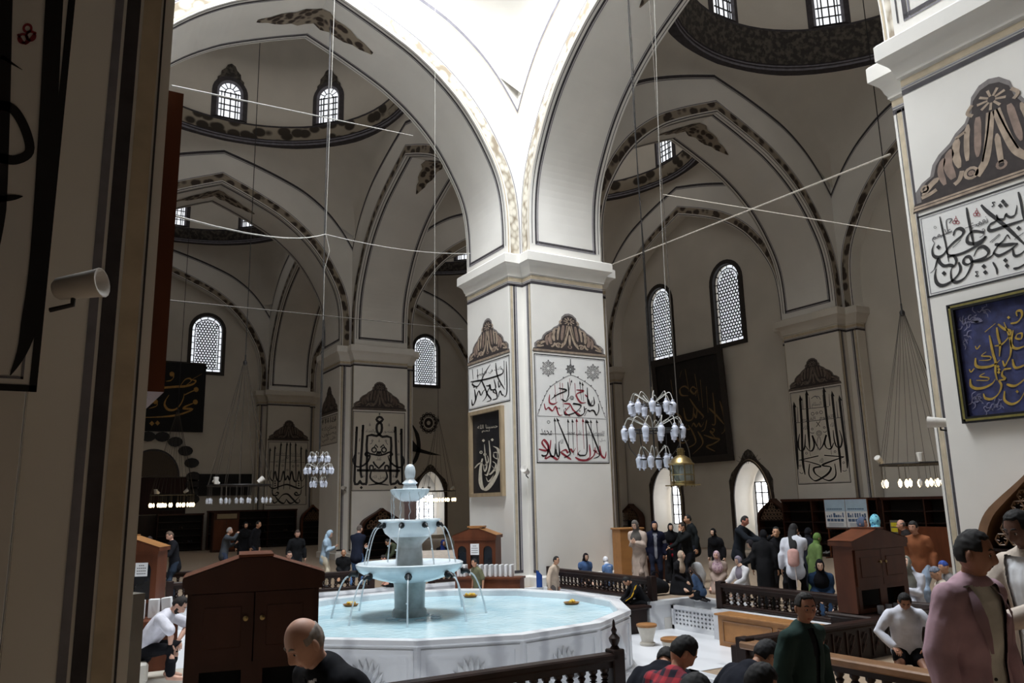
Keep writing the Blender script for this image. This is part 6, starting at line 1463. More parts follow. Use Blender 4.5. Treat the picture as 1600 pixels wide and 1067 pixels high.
PEOPLE = []; SCALE = {}
def person(label, px, t, ytop, z0=0., face=0., pose='stand', lean=8, twist=0, hy=0, hp=0, hr=0, hands=None, elbow=None, curl=.5, palm=None, top=(40, 40, 44), bottom=(36, 38, 48), skin=(196, 152, 124), hair='short', hcol=(28, 22, 20), beard=None,
           hijab=None, hood=None, long=False, sleeves=1, open_=0, shirt=None, socks=(60, 58, 60), vox=None, build=1., child=0, group=None, extra=None, seat=.42, shoes=True, cat='person', lat=0, hidden_legs=False, collar=None):
    """px: image column, t: distance along the view axis, ytop: image row of the crown; face: 0 to the viewer, 90 facing image right"""
    hdp = atd(px, ytop, t); x, y = hdp.x, hdp.y; ztop = hdp.z
    toC = atan2(CAMP.y-y, CAMP.x-x); rz = toC+radians(face)-pi/2
    vox = vox or (.011 if t < 6 else .015 if t < 10 else .021)
    # ---- skeleton for a 1.75 m figure (x right, y forward)
    la, th = radians(lean), radians(twist)
    if pose == 'stand': pel = V((0, 0, .94))
    elif pose == 'kneel': pel = V((0, -.12, .3))
    elif pose == 'sit': pel = V((0, 0, seat+.09))
    elif pose == 'cross': pel = V((0, 0, .12))
    elif pose == 'tallkneel': pel = V((0, 0, .52))
    Sx = V((cos(th), sin(th), 0)); fwd = V((-sin(th), cos(th), 0)); spine = (V((0, 0, 1))*cos(la)+fwd*sin(la)); sp_f = (fwd*cos(la)-V((0, 0, 1))*sin(la))
    L = lambda up, f=0, r=0: pel+spine*up+sp_f*f+Sx*r
    bw = build
    sh = [L(.46, 0, s*.178*(.93+.07*bw)) for s in (-1, 1)]; neck0, neck1 = L(.49, -.005), L(.565, .02)
    hM = Matrix.Translation(L(.675, .045) if hp < 30 else L(.655, .075)) @ Matrix.Rotation(th+radians(hy), 4, 'Z') @ Matrix.Rotation(-la*.55-radians(hp), 4, 'X') @ Matrix.Rotation(radians(hr), 4, 'Y')
    topz = max((hM @ head_pt(a*.5, e*.3)).z for a in range(12) for e in range(6))
    if hijab or hood: topz += .012
    s = (ztop-z0)/topz
    loc = V((x, y, z0)); cc = hM.translation*s; R_ = Matrix.Rotation(rz, 3, 'Z'); loc -= R_ @ V((cc.x, cc.y, 0))
    # hip / legs
    hip = [pel+V((sx*.088, 0, -.03)) for sx in (-1, 1)]; knees = []; ank = []
    for i, sx in enumerate((-1, 1)):
        if pose == 'stand': T = V((sx*.1, -.02+(.06*sx*(1 if face > 0 else -1)), .08)); kn, T = ik(hip[i], T, .44, .43, V((sx*.1, 1, 0)))
        elif pose == 'kneel': kn = V((sx*.17, .24, .07)); T = V((sx*.1, -.17, .06))
        elif pose == 'tallkneel': kn = V((sx*.12, .04, .07)); T = V((sx*.1, -.36, .06))
        elif pose == 'sit': kn = pel+V((sx*.15, .4, .0)); T = V((sx*.13, pel.y+.36+.06*sx, .07))
        elif pose == 'cross': kn = V((sx*.34, .2, .14)); T = V((-sx*.12, .26, .06))
        knees.append(kn); ank.append(T)
    # arms
    H_ = hands or {}
    Td = {'down': lambda sx: L(-.06, .04, sx*.27), 'lap': lambda sx: V((sx*.07, pel.y+.24, pel.z+.03)), 'thigh': lambda sx: V((sx*.2, pel.y+.3, pel.z+.06)), 'chest': lambda sx: L(.28, .2, sx*.05), 'phone': lambda sx: L(.3, .27, sx*.04), 'face': lambda sx: L(.56, .17, sx*.06), 'up': lambda sx: L(.62, .3, sx*.1), 'fwd': lambda sx: L(.2, .42, sx*.16), 'knee': lambda sx: V((sx*.16, pel.y+.4, pel.z+.06)), 'fold': lambda sx: L(.2, .17, -sx*.1), 'reach': lambda sx: L(.34, .5, sx*.12), 'side': lambda sx: L(.3, .12, sx*.5), 'back': lambda sx: L(.05, -.14, sx*.1)}
    arms = []
    for i, sx in enumerate((-1, 1)):
        h = H_.get('LR'[i], H_.get('both', 'down')); T = Td[h](sx) if isinstance(h, str) else V(h)
        pole = V((sx*.55, -.7, -.5)) if not elbow else V((sx*elbow[0], elbow[1], elbow[2])); pole = Sx*pole.x+fwd*pole.y+V((0, 0, pole.z))
        el_, wr = ik(sh[i], T, .285, .255, pole); arms.append((sh[i], el_, wr, h))
    root = thing('person', label, cat, loc, rz, group); PEOPLE.append(root); SCALE[root.name] = s
    Z = lambda p: p*s
    # ---- body: one surface
    b = MB()
    def torso(b, inf, lo=-.06, hi=.5, wm=1.):
        prof_ = [(-.06, .155, .115), (.04, .155, .112), (.14, .146, .106), (.26, .158, .115), (.36, .168, .115), (.44, .158, .098), (.49, .1, .075)]
        S_ = [(Z(L(u, .0)), Sx*(a*bw*wm+inf)*s, sp_f*(c*(.6+.4*bw)+inf)*s) for u, a, c in prof_ if lo <= u <= hi]; blob(b, S_, 16)
        a_, c_ = sh[0].lerp(sh[1], .04), sh[1].lerp(sh[0], .04); k_ = (.056+inf)*s
        limb(b, [Z(a_-spine*.012), Z((a_+c_)/2+spine*.012), Z(c_-spine*.012)], [k_, k_*1.22, k_], 12)
        for q_ in (a_, c_): limb(b, [Z(neck0+spine*.028), Z(neck0.lerp(q_, .5)+spine*.012), Z(q_-spine*.005)], [(.05+inf*.5)*s, (.047+inf*.8)*s, (.045+inf)*s], 10)
    torso(b, 0)
    for i in range(2):
        S0, E0, W0, _ = arms[i]; limb(b, [Z(S0), Z(S0.lerp(E0, .5)), Z(E0), Z(E0.lerp(W0, .35)), Z(W0)], [.052*s, .047*s, .04*s, .041*s, .027*s])
        limb(b, [Z(hip[i]), Z(hip[i].lerp(knees[i], .5)), Z(knees[i]), Z(knees[i].lerp(ank[i], .35)), Z(ank[i])], [.085*s, .074*s, .054*s, .052*s, .036*s])
        d = V((0, 1, 0)) if pose in ('stand', 'sit') else V((0, -1, -.1)) if pose in ('kneel', 'tallkneel') else V((-knees[i].x, .2, 0)).normalized()
        foot = [ank[i]+d*-.03+V((0, 0, -.03)), ank[i]+d*.07+V((0, 0, -.04)), ank[i]+d*.16+V((0, 0, -.052))]
        limb(b, [Z(p) for p in foot], [.037*s, .036*s, .026*s])
        arms[i] += (foot,)
    limb(b, [Z(neck0-spine*.02), Z(neck1), Z(hM @ V((0, -.01, -.03)))], [.055*s, .052*s, .05*s])
    if vox > .012: bm_ = remesh(b, vox*.9*1, smooth=2)
    else: bm_ = remesh(b, vox, smooth=2)
    nb = MB(); nb.v = [tuple(v.co) for v in bm_.vertices]; nb.f = [tuple(p.vertices) for p in bm_.polygons]; nb.m = [0]*len(nb.f); nb.uv = [None]*len(nb.f); bpy.data.meshes.remove(bm_)
    sM = Matrix.Diagonal((s, s, s, 1)) @ hM
    hres = (56, 46) if t < 6.5 else (40, 32) if t < 10 else (28, 22)
    HM = Matrix.Diagonal((s, s, s, 1)) @ hM
    head_mesh(nb, HM, 1, *hres, child=child, lips=1)
    for sx in (-1, 1):
        e0 = head_pt(radians(22*sx), radians(0)); C_ = e0*.86+V((0, .0035, .0))
        nb.ball(C_, .0135, 10, 8, 2, M=HM); nb.ball(C_+V((sx*.0005, .0085, 0)), .0075, 8, 6, 3, M=HM)
        ear = V((sx*.076, -.008, -.008)); nb.ball(ear, .03, 10, 8, 0, sc=(.35, .62, 1.05), M=HM @ Matrix.Translation(ear) @ Matrix.Rotation(sx*-.35, 4, 'Z') @ Matrix.Translation(-ear))
        br = [head_pt(radians(a*sx), radians(13+3*sin((a-9)/26*3)))*1.012 for a in (9, 16, 23, 31, 36)]; nb.tube([HM @ p for p in br], [.003*s, .0048*s, .0048*s, .004*s, .0015*s], 6, 4)
        if t < 11:
            lid = [head_pt(radians(a*sx), radians(3.6+1.5*sin((a-14)/16*3)))*.985+V((0, .0035, 0)) for a in (13, 18, 22, 27, 32)]; nb.tube([HM @ p for p in lid], .0032*s, 6, 0)
    for i, sx in enumerate((-1, 1)):
        S0, E0, W0, h, foot = arms[i]; d = (W0-E0).normalized()
        if palm: pn_ = V(palm)
        else: pn_ = {'down': V((-sx, .2, 0)), 'thigh': V((0, 0, -1)), 'knee': V((0, 0, -1)), 'lap': V((-sx*.6, 0, -1)), 'phone': V((-sx*.4, -.3, 1)), 'chest': V((-sx, -.2, .3)), 'face': V((-sx*.5, -1, 0)), 'fold': V((0, -1, .1)), 'up': V((-sx, .3, 0))}.get(h if isinstance(h, str) else '', V((-sx*.5, 0, -.9)))
        dh = d if not (isinstance(h, str) and h in ('thigh', 'knee')) else (d+V((0, .6, -.35))).normalized()
        hb = MB(); hand(hb, Z(W0), dh, pn_, s*1.0, sx, curl)
        i0 = len(nb.v); nb.v += hb.v; nb.f += [tuple(q+i0 for q in f) for f in hb.f]; nb.m += [0]*len(hb.f); nb.uv += [None]*len(hb.f)
    sk = skin_mat(skin); lip = skin_mat(tuple(int(c*k) for c, k in zip(skin, (.84, .66, .64))))
    nb.build('body', [sk, lip, eye_w, eye_i, mat('brow_%02x%02x%02x' % hcol, hcol, .8, var=.2)], root, smooth=80)
    # ---- clothes
    amp = .009*s
    tm = top if not isinstance(top, tuple) else cloth(top); bmt = cloth(bottom) if isinstance(bottom, tuple) else bottom
    def top_mesh(inf, sl, skirt, op=0, seed=0):
        b = MB(); torso(b, inf)
        for i in range(2):
            S0, E0, W0, h, _ = arms[i]; f = .12 if sl > .9 else 0
            if sl > .9: limb(b, [Z(S0-spine*.01), Z(S0.lerp(E0, .5)), Z(E0), Z(E0.lerp(W0, .5)), Z(E0.lerp(W0, .97))], [(.058+inf)*s, (.055+inf)*s, (.05+inf)*s, (.046+inf)*s, (.034+inf)*s])
            else: limb(b, [Z(S0-spine*.01), Z(S0.lerp(E0, .5)), Z(S0.lerp(E0, .85))], [(.06+inf)*s, (.054+inf)*s, (.055+inf)*s])
        if skirt == 'jacket':
            blob(b, [(Z(L(.08)), Sx*(.155*bw+inf)*s, sp_f*(.115+inf)*s), (Z(L(-.06)), Sx*(.165*bw+inf)*s, sp_f*(.122+inf)*s), (Z(L(-.15)), Sx*(.17*bw+inf)*s, sp_f*(.125+inf)*s)] if pose == 'stand' else [(Z(L(.08)), Sx*(.155*bw+inf)*s, sp_f*(.115+inf)*s), (Z(L(-.07)), Sx*(.165*bw+inf)*s, sp_f*(.12+inf)*s)], 16)
        elif skirt == 'coat':
            if pose == 'stand': blob(b, [(Z(V((0, pel.y, z))), V((a*s, 0, 0)), V((0, c*s, 0))) for z, a, c in ((pel.z+.1, .16, .125), (pel.z-.1, .19, .15), (.55, .2, .17), (.3, .215, .19), (.1, .23, .2))], 20)
            else: blob(b, [(Z(V((0, pel.y+yy, z))), V((a*s, 0, 0)), V((0, c*s, 0))) for z, yy, a, c in ((pel.z+.12, .0, .17, .13), (pel.z, .05, .22, .24), (.1, .09, .26, .32), (.05, .09, .27, .33))], 20)
        me = remesh(b, vox, amp, 7/s, len(PEOPLE)*3.1+seed)
        if op:
            bm = bmesh.new(); bm.from_mesh(me); kill = []
            Mi = Matrix((Sx, sp_f, spine)); 
            for f in bm.faces:
                q = Mi @ (f.calc_center_median()/s-pel)
                w = op*(.45+1.2*max(0, q.z-.2)) if q.z > .1 else op*(.4+.5*max(0, .1-q.z))
                if q.y > .02 and abs(q.x) < w and q.z < .52: kill.append(f)
            bmesh.ops.delete(bm, geom=kill, context='FACES'); bm.to_mesh(me); bm.free()
        return me
    if shirt: as_obj(top_mesh(.008, 0, 'jacket' if pose == 'stand' else None, 0, 5), 'shirt', cloth(shirt), root)
    as_obj(top_mesh(.026 if shirt else .018, sleeves, 'coat' if long else 'jacket', open_), 'coat' if long else ('jacket' if shirt or open_ else 'top'), tm, root)
    if not (long and pose != 'stand'):
        b = MB(); inf = .012
        blob(b, [(Z(pel+V((0, 0, z))), V((.155*bw*s, 0, 0)), V((0, .118*s, 0))) for z in (.06, -.04, -.1)], 16)
        for i in range(2): limb(b, [Z(hip[i]), Z(hip[i].lerp(knees[i], .5)), Z(knees[i]), Z(knees[i].lerp(ank[i], .5)), Z(knees[i].lerp(ank[i], .93))], [(.092+inf)*s, (.08+inf)*s, (.064+inf)*s, (.058+inf)*s, (.05+inf)*s])
        as_obj(remesh(b, vox, amp, 7/s, len(PEOPLE)*1.7), 'trousers', bmt, root)
    if shoes and t > 0:
        for i in range(2):
            b = MB(); foot = arms[i][4]; limb(b, [Z(p) for p in foot], [.045*s, .042*s, .032*s]); b.build('sock', cloth(socks), root, smooth=80)
    hm = mat('hair_%02x%02x%02x' % hcol, hcol, .8, var=.35, scale=40, stretch=(1, 1, .3))
    if hair and not hijab and not hood:
        b = MB(); head_mesh(b, HM, 1, *hres, child=child, mask=HAIR[hair], r_in=.9, r_out=1.085 if hair not in ('tonsure', 'receding') else 1.03, jit=.05)
        if hair == 'long': blob(b, [(HM @ V((0, -.045, .03)), V((.075*s, 0, 0)), V((0, .05*s, 0))), (HM @ V((0, -.085, -.1)), V((.08*s, 0, 0)), V((0, .035*s, 0))), (Z(L(.36, -.13)), V((.075*s, 0, 0)), V((0, .03*s, 0))), (Z(L(.24, -.14)), V((.05*s, 0, 0)), V((0, .02*s, 0)))])
        b.build('hair', hm, root, smooth=80)
    if hair == 'cap':
        pass
    if beard:
        b = MB(); head_mesh(b, HM, 1, *hres, mask=HAIR[beard], r_in=.93, r_out=1.045, jit=.03); b.build(beard, hm, root, smooth=80)
    cov = hijab or hood
    if cov:
        cm = cloth(cov) if isinstance(cov, tuple) else cov
        b = MB(); head_mesh(b, HM, 1, *hres, mask=HAIR['hijab' if hijab else 'hood'], r_in=.88, r_out=1.13 if hijab else 1.2, jit=.03)
        if hijab:
            blob(b, [(HM @ V((0, -.02, -.075)), Sx*.075*s, sp_f*.078*s), (Z(L(.53, .02)), Sx*.085*s, sp_f*.085*s), (Z(L(.47, .01)), Sx*.15*s, sp_f*.115*s), (Z(L(.38, .02)), Sx*.18*s, sp_f*.135*s), (Z(L(.33, .03)), Sx*.165*s, sp_f*.128*s)], 18)
        else:
            blob(b, [(HM @ V((0, -.05, -.06)), Sx*.08*s, sp_f*.06*s), (Z(L(.53, -.02)), Sx*.095*s, sp_f*.08*s), (Z(L(.46, -.02)), Sx*.13*s, sp_f*.1*s)], 16)
        b.build('headscarf' if hijab else 'hood', cm, root, smooth=70)
    if collar:
        b = MB(); rows = []
        for rr_, up in ((.074, .47), (.068, .53), (.074, .53), (.088, .47)): rows.append([Z(L(up+.012*cos(a), .008)+Sx*rr_*sin(a)+sp_f*rr_*cos(a)*.95) for a in [radians(38)+radians(284)*k/18 for k in range(19)]])
        b.grid(rows); b.build('collar', cloth(collar), root, smooth=60)
    if extra: extra(root, s, L, Z, arms, Sx, sp_f, spine, HM, pel)
    return root
def on_arm_stripe(rgb, w=.012, legs=False):
    def f(root, s, L, Z, arms, Sx, sp_f, spine, HM, pel):
        for i, sx in enumerate((-1, 1)):
            S0, E0, W0 = arms[i][:3]; b = MB()
            for o in (-.02, .0, .02):
                out = (Sx*sx*.9+spine*.35)*.068
                b.tube([Z(p+out+sp_f*o) for p in (S0+spine*.02, S0.lerp(E0, .5), E0, E0.lerp(W0, .6))], w*s*.6, 5)
            b.build('stripe', cloth(rgb), root, smooth=60)
    return f
def held(kind, i=1, off=(0, .08, .03)):
    def f(root, s, L, Z, arms, Sx, sp_f, spine, HM, pel):
        E0, W0 = arms[i][1:3]; p = Z(W0+(W0-E0).normalized()*.11+V((0, 0, .02))); M = Matrix.Translation(root.location) @ Matrix.Rotation(root.rotation_euler.z, 4, 'Z'); P_ = M @ p
        b = MB()
        if kind == 'phone':
            b.bx(-.035*s, .035*s, -.005, .005, -.07*s, .07*s, bev=.003); o = b.build('phone', black_frame); tag(o, 'dark phone held up by the person nearest it in %s' % root['label'][:60], 'phone')
            o.location = P_+M.to_3x3() @ V((0, .01, .03)); o.rotation_euler = (-.6, 0, root.rotation_euler.z)
    return f
OLIVE, TAN, PALE, DARKSK = (178, 134, 104), (192, 146, 116), (210, 172, 148), (120, 84, 64)
BLK, NAVY, DNM, GRY = (24, 24, 27), (28, 32, 48), (70, 96, 138), (120, 122, 126)
# ---- near figures
def watch(root, s, L, Z, arms, Sx, sp_f, spine, HM, pel):
    E0, W0 = arms[0][1:3]; d = (W0-E0).normalized(); p = Z(W0-d*.02); b = MB(); q = d.orthogonal().normalized(); w = d.cross(q)
    b.tube([p+(q*cos(2*pi*k/16)+w*sin(2*pi*k/16))*.037*s for k in range(17)], .007*s, 6, caps=False); b.build('watch_strap', black_frame, root, smooth=60)
    b = MB(); up = V((-.2, .3, .9)).normalized(); up = (up-d*up.dot(d)).normalized(); M = Matrix.Translation(p+up*.036*s) @ up.to_track_quat('Z', 'Y').to_matrix().to_4x4(); b.lathe([(.001, .009*s), (.021*s, .009*s), (.024*s, .004*s), (.024*s, -.003)], 16, 0, M=M); b.build('watch_dial', white_paper, root, smooth=40)
def lapels(root, s, L, Z, arms, Sx, sp_f, spine, HM, pel):
    b = MB()
    for sx in (-1, 1):
        A = [(.52, .03, .075), (.46, .098, .095), (.37, .135, .095), (.28, .138, .08), (.2, .134, .07)]; B = [(.52, .015, .09), (.465, .075, .13), (.38, .108, .155), (.3, .128, .125), (.2, .13, .082)]
        b.grid([[Z(L(u, f+.016, sx*r)) for u, f, r in A], [Z(L(u, f+.012, sx*r)) for u, f, r in B]])
    b.build('lapel', cloth((150, 124, 132)), root, smooth=60)
    for u in (.08, -.04):
        b = MB(); b.ball(Z(L(u, .15, .075)), .009*s, 8, 6); b.build('button', black_frame, root, smooth=60)
person('person in a pink blazer over a pale shirt in the right foreground', 1518, 4.0, 829, 0, face=56, lean=3, hp=4, hy=20, hands={'both': 'down'}, top=(176, 146, 156), bottom=(96, 98, 104), skin=(150, 106, 84), hair='short', hcol=(16, 14, 15), beard='moustache', shirt=(206, 204, 196), open_=.15, extra=lapels, collar=(226, 222, 220), build=1.06)
person('person in a cream cardigan with cupped hands at the right edge', 1590, 4.9, 797, 0, face=-42, lean=3, hp=18, hands={'L': 'fwd', 'R': 'fwd'}, curl=.35, palm=(0, 0, 1), top=(196, 184, 172), bottom=(84, 100, 124), skin=(98, 68, 54), hcol=(14, 13, 13), shirt=(214, 216, 220), open_=.16)
person('person in a white shirt kneeling with hands on the thighs', 1412, 8.35, 926, 0, face=8, pose='kneel', lean=16, hp=30, hands={'both': 'thigh'}, elbow=(1, -.3, -.2), build=1.14, top=(214, 216, 226), bottom=(26, 26, 30), skin=(160, 114, 90), hcol=(20, 18, 18), extra=watch, collar=(220, 222, 230), vox=.012, socks=(30, 30, 32))
person('person with grey trousers kneeling half behind the pink blazer', 1478, 8.0, 932, 0, face=-12, pose='kneel', lean=10, hp=30, hands={'both': 'knee'}, top=(66, 70, 78), bottom=(136, 136, 140), skin=(160, 114, 90), hcol=(20, 18, 18), vox=.013)
person('child in a dark green denim jacket turning to look back', 1256, 4.75, 926, 0, face=52, lean=2, twist=0, hy=-26, hp=4, hands={'both': 'down'}, top=(44, 62, 58), bottom=(40, 44, 54), skin=(168, 120, 94), hcol=(22, 18, 16), child=1, shirt=(30, 32, 34), open_=.05, build=.95, collar=(30, 36, 36))
person('child in a red plaid shirt seated with his back turned', 1066, 4.85, 994, .05, face=140, pose='sit', seat=.3, lean=22, hp=26, hy=-30, hands={'both': 'lap'}, top=plaid, bottom=(40, 42, 56), skin=(190, 140, 112), hcol=(14, 13, 14), child=1, vox=.011)
person('person in a black jacket bent forward beside the plaid shirt', 1040, 5.75, 1012, .02, face=168, pose='sit', seat=.32, lean=46, hp=34, hands={'both': 'lap'}, top=(26, 28, 36), bottom=(30, 32, 40), skin=(180, 134, 108), hcol=(16, 15, 16), build=1.15)
person('person in a dark cap and black jacket bent forward in the right foreground', 1194, 5.35, 1000, .02, face=128, pose='sit', seat=.32, lean=40, hp=20, hands={'both': 'lap'}, top=(28, 30, 38), bottom=(30, 32, 40), skin=(170, 124, 98), hcol=(24, 24, 27), hair='fringe', build=1.15)
person('child in a dark top whose head shows at the bottom edge by the green jacket', 1186, 4.0, 1036, .05, face=95, pose='sit', seat=.3, lean=14, hp=16, hands={'both': 'lap'}, top=(34, 36, 44), bottom=(40, 42, 50), skin=(164, 116, 92), hcol=(13, 12, 13), hair='fringe', child=1)
person('child whose crown shows at the bottom edge below the plaid shirt', 1082, 3.7, 1053, .05, face=130, pose='sit', seat=.3, lean=16, hp=22, hands={'both': 'lap'}, top=(46, 46, 54), bottom=(40, 42, 50), skin=(176, 128, 102), hcol=(14, 13, 14), child=1)
person('person in a black suit bowing a bare head in the left foreground', 478, 3.15, 965, .0, face=-60, lean=24, hp=18, hy=0, hands={'both': 'down'}, top=(20, 21, 26), bottom=(24, 24, 28), skin=(196, 150, 128), hair='tonsure', hcol=(150, 140, 132), shirt=(214, 214, 218), open_=.06, build=1.08)
person('person in a white T-shirt sitting bowed and barefoot at the left', 281, 10.7, 932, -.335, face=72, build=1.12, pose='sit', seat=.3, lean=36, hp=22, hands={'both': 'knee'}, elbow=(.4, .6, -.6), top=(216, 216, 226), sleeves=0, bottom=(24, 24, 28), skin=(204, 160, 138), hcol=(26, 20, 18), beard='beard', shoes=False, vox=.014)
# ---- round the pool
person('child in a beige long-sleeved shirt standing behind the pool by the railing', 869, 16.4, 869, ZL, face=62, hands={'both': 'down'}, top=(196, 178, 160), bottom=(96, 92, 92), skin=TAN, hcol=(24, 20, 20), child=1)
person('child in an olive T-shirt standing behind the pool beside the white books', 741, 16.7, 873, ZL, face=-55, hands={'both': 'down'}, top=(106, 106, 82), sleeves=0, bottom=(70, 70, 74), skin=(186, 138, 110), hcol=(28, 22, 20), child=1)
person('child in a black tracksuit with yellow stripes leaning on the pool rim', 979, 14.7, 901, ZL, face=-72, pose='sit', seat=.55, lean=34, hp=30, hands={'both': 'reach'}, elbow=(.5, 0, -1), top=BLK, bottom=BLK, skin=TAN, hcol=(16, 15, 16), child=1, extra=on_arm_stripe((214, 168, 50)))
# ---- right platform
person('person in a dark hood and denim jacket seated behind the railing', 915, 17.3, 864, 0, face=24, pose='kneel', hy=12, hands={'both': 'lap'}, top=DNM, bottom=NAVY, skin=PALE, hair='long', hcol=(44, 26, 24), hood=(40, 34, 38))
person('person in a white headscarf and denim jacket turned away behind the railing', 946, 17.0, 869, 0, face=-135, pose='kneel', hands={'both': 'lap'}, top=(96, 126, 172), bottom=NAVY, skin=PALE, hijab=(232, 232, 236))
person('person in a long beige coat and grey headscarf looking down at both hands', 992, 16.2, 812, 0, face=-28, hp=20, hands={'both': 'chest'}, top=(186, 168, 156), bottom=(150, 134, 124), skin=PALE, hijab=(92, 88, 84), long=True)
person('person in a navy hooded coat over a striped shirt before the window recess', 1022, 16.9, 814, 0, face=6, hands={'both': 'down'}, hp=-8, top=(26, 28, 48), bottom=NAVY, skin=TAN, hood=(24, 26, 44), shirt=(150, 152, 162), open_=.07)
person('person in a black headscarf and red top before the window recess', 1047, 18.0, 817, 0, face=10, hands={'L': 'down', 'R': 'fwd'}, top=BLK, bottom=BLK, skin=PALE, hijab=(20, 20, 24), shirt=(150, 30, 44), open_=.07, long=True)
person('person in a black jacket lifting a hand to the face', 1065, 16.5, 816, 0, face=-62, hands={'L': 'face', 'R': 'fwd'}, hp=8, top=(24, 26, 27), bottom=(30, 30, 34), skin=TAN, hcol=(40, 32, 28))
person('tall person with a dark backpack behind the black jacket', 1074, 18.0, 804, 0, face=-72, hands={'both': 'down'}, hp=-6, top=(26, 30, 32), bottom=(30, 32, 40), skin=TAN, hcol=(22, 20, 19), extra=None)
person('young person in a black headscarf standing alone in front of the wall', 1114, 17.0, 825, 0, face=-34, hands={'both': 'down'}, top=(22, 22, 25), bottom=BLK, skin=PALE, hijab=(18, 18, 21), long=True)
person('person in a beige headscarf and black coat seated looking up to the right', 1064, 15.8, 860, 0, face=62, pose='kneel', hp=-16, hands={'both': 'lap'}, top=(28, 28, 31), bottom=BLK, skin=PALE, hijab=(176, 158, 140), long=True)
person('person in a faded denim jacket kneeling with back turned at the platform edge', 1080, 14.9, 886, 0, face=-118, pose='kneel', lean=24, hp=10, hands={'both': 'lap'}, top=(72, 92, 122), bottom=(34, 36, 42), skin=TAN, hair='long', hcol=(54, 38, 32))
person('person in a taupe coat and mauve headscarf seated facing the pool', 1119, 15.8, 860, 0, face=-16, pose='kneel', hands={'both': 'lap'}, top=(150, 132, 122), bottom=(120, 104, 98), skin=(214, 168, 150), hijab=cloth((150, 112, 136), 'print', rgb2=(196, 170, 176)), long=True)
person('young person in a white jacket and red top with a grey headscarf', 1153, 14.6, 868, 0, face=-46, pose='kneel', hp=10, hands={'both': 'fwd'}, top=(222, 220, 222), bottom=(200, 200, 206), skin=PALE, hijab=(142, 134, 146), shirt=(190, 40, 44), open_=.09)
person('person in a dark hooded coat bending to the young person in white', 1172, 14.3, 843, 0, face=-78, lean=26, hp=14, hands={'both': 'reach'}, top=(30, 30, 33), bottom=BLK, skin=PALE, hood=(44, 42, 46))
person('person in a dark jacket leaning forward in front of the right window recess', 1163, 15.9, 806, 0, face=64, lean=14, hp=8, hands={'both': 'reach'}, top=(30, 34, 40), bottom=(34, 36, 44), skin=(196, 130, 110), hcol=(24, 20, 20))
person('person in a black headscarf and black coat seen from behind', 1192, 13.6, 827, 0, face=172, hands={'both': 'down'}, top=(22, 22, 24), bottom=BLK, skin=TAN, hijab=(20, 20, 23), long=True)
person('young person in a black tracksuit top with a white stripe facing the room', 1212, 14.0, 823, 0, face=-6, hands={'L': 'down', 'R': 'up'}, top=(26, 26, 29), bottom=(30, 30, 33), skin=TAN, hcol=(22, 19, 19), hair='short', extra=on_arm_stripe((226, 226, 230)))
def backpack(root, s, L, Z, arms, Sx, sp_f, spine, HM, pel):
    b = MB(); blob(b, [(Z(L(u, -.17)), Sx*.11*s, sp_f*.075*s) for u in (.02, .12, .22)], 12); b.build('backpack', cloth((186, 146, 138)), root, smooth=60)
    b = MB(); b.tube([Z(L(.0, -.2, .02)), Z(L(-.2, -.16, .03)), Z(L(-.42, -.13, .03))], .012*s, 5); b.build('strap', cloth((208, 196, 190)), root)
person('person in a pale grey top with a pink backpack seen from behind', 1239, 12.9, 818, 0, face=170, hands={'L': 'down', 'R': 'face'}, hy=-15, top=(196, 198, 206), bottom=(24, 24, 27), skin=TAN, hair='long', hcol=(18, 16, 17), extra=backpack)
person('person in a black coat beside the pale grey top', 1262, 14.6, 824, 0, face=150, hands={'both': 'down'}, top=(26, 28, 36), bottom=BLK, skin=TAN, hijab=(22, 22, 26), long=True)
person('person in a green headscarf and green coat beside the brown cabinet', 1276, 13.7, 832, 0, face=120, hands={'both': 'down'}, top=(92, 112, 66), bottom=(60, 62, 60), skin=TAN, hijab=(92, 118, 62), long=True)
person('young person in a black headscarf and blue coat seated beside the brown cabinet', 1280, 12.6, 873, 0, face=4, pose='kneel', hp=6, hands={'both': 'lap'}, top=(38, 58, 84), bottom=NAVY, skin=PALE, hijab=(18, 18, 22), long=True)
person('person in a turquoise patterned headscarf behind the brown cabinet', 1366, 12.3, 803, 0, face=176, hands={'both': 'down'}, top=(70, 130, 160), bottom=NAVY, skin=TAN, hijab=cloth((36, 96, 136), 'print', rgb2=(120, 190, 206)), long=True)
person('person in a blue-grey headscarf just left of the turquoise one', 1346, 13.2, 807, 0, face=66, hands={'both': 'down'}, top=(70, 72, 84), bottom=NAVY, skin=(196, 140, 120), hijab=(84, 92, 112), long=True)
person('person in dark clothes before the right shelves behind the rust sweater', 1407, 14.6, 812, 0, face=-78, hands={'both': 'down'}, top=(40, 36, 36), bottom=(40, 40, 46), skin=(196, 146, 124), hair='tonsure', hcol=(90, 80, 76))
person('person in a rust-brown sweater and pale jeans', 1426, 12.2, 814, 0, face=-26, hands={'both': 'down'}, top=(136, 84, 56), bottom=(150, 166, 186), skin=(176, 128, 104), hcol=(18, 16, 16), hair='fringe')
person('child in a white T-shirt standing beside the rust-brown sweater', 1404, 13.3, 838, 0, face=-14, hands={'both': 'down'}, top=(214, 208, 202), sleeves=0, bottom=(60, 62, 70), skin=TAN, hcol=(20, 18, 18), child=1)
person('person in a grey headscarf with a dark book looking up', 1414, 11.6, 868, 0, face=-20, pose='kneel', hp=-26, hands={'both': 'phone'}, top=(196, 198, 208), bottom=(96, 96, 94), skin=(220, 178, 156), hijab=(120, 120, 112), long=True)
person('person in a grey knitted cap seated near the right pier', 1461, 10.9, 885, 0, face=-72, pose='kneel', hp=20, hands={'both': 'lap'}, top=(190, 178, 166), bottom=(80, 80, 86), skin=TAN, hijab=None, hair='cap', hcol=(104, 110, 124))
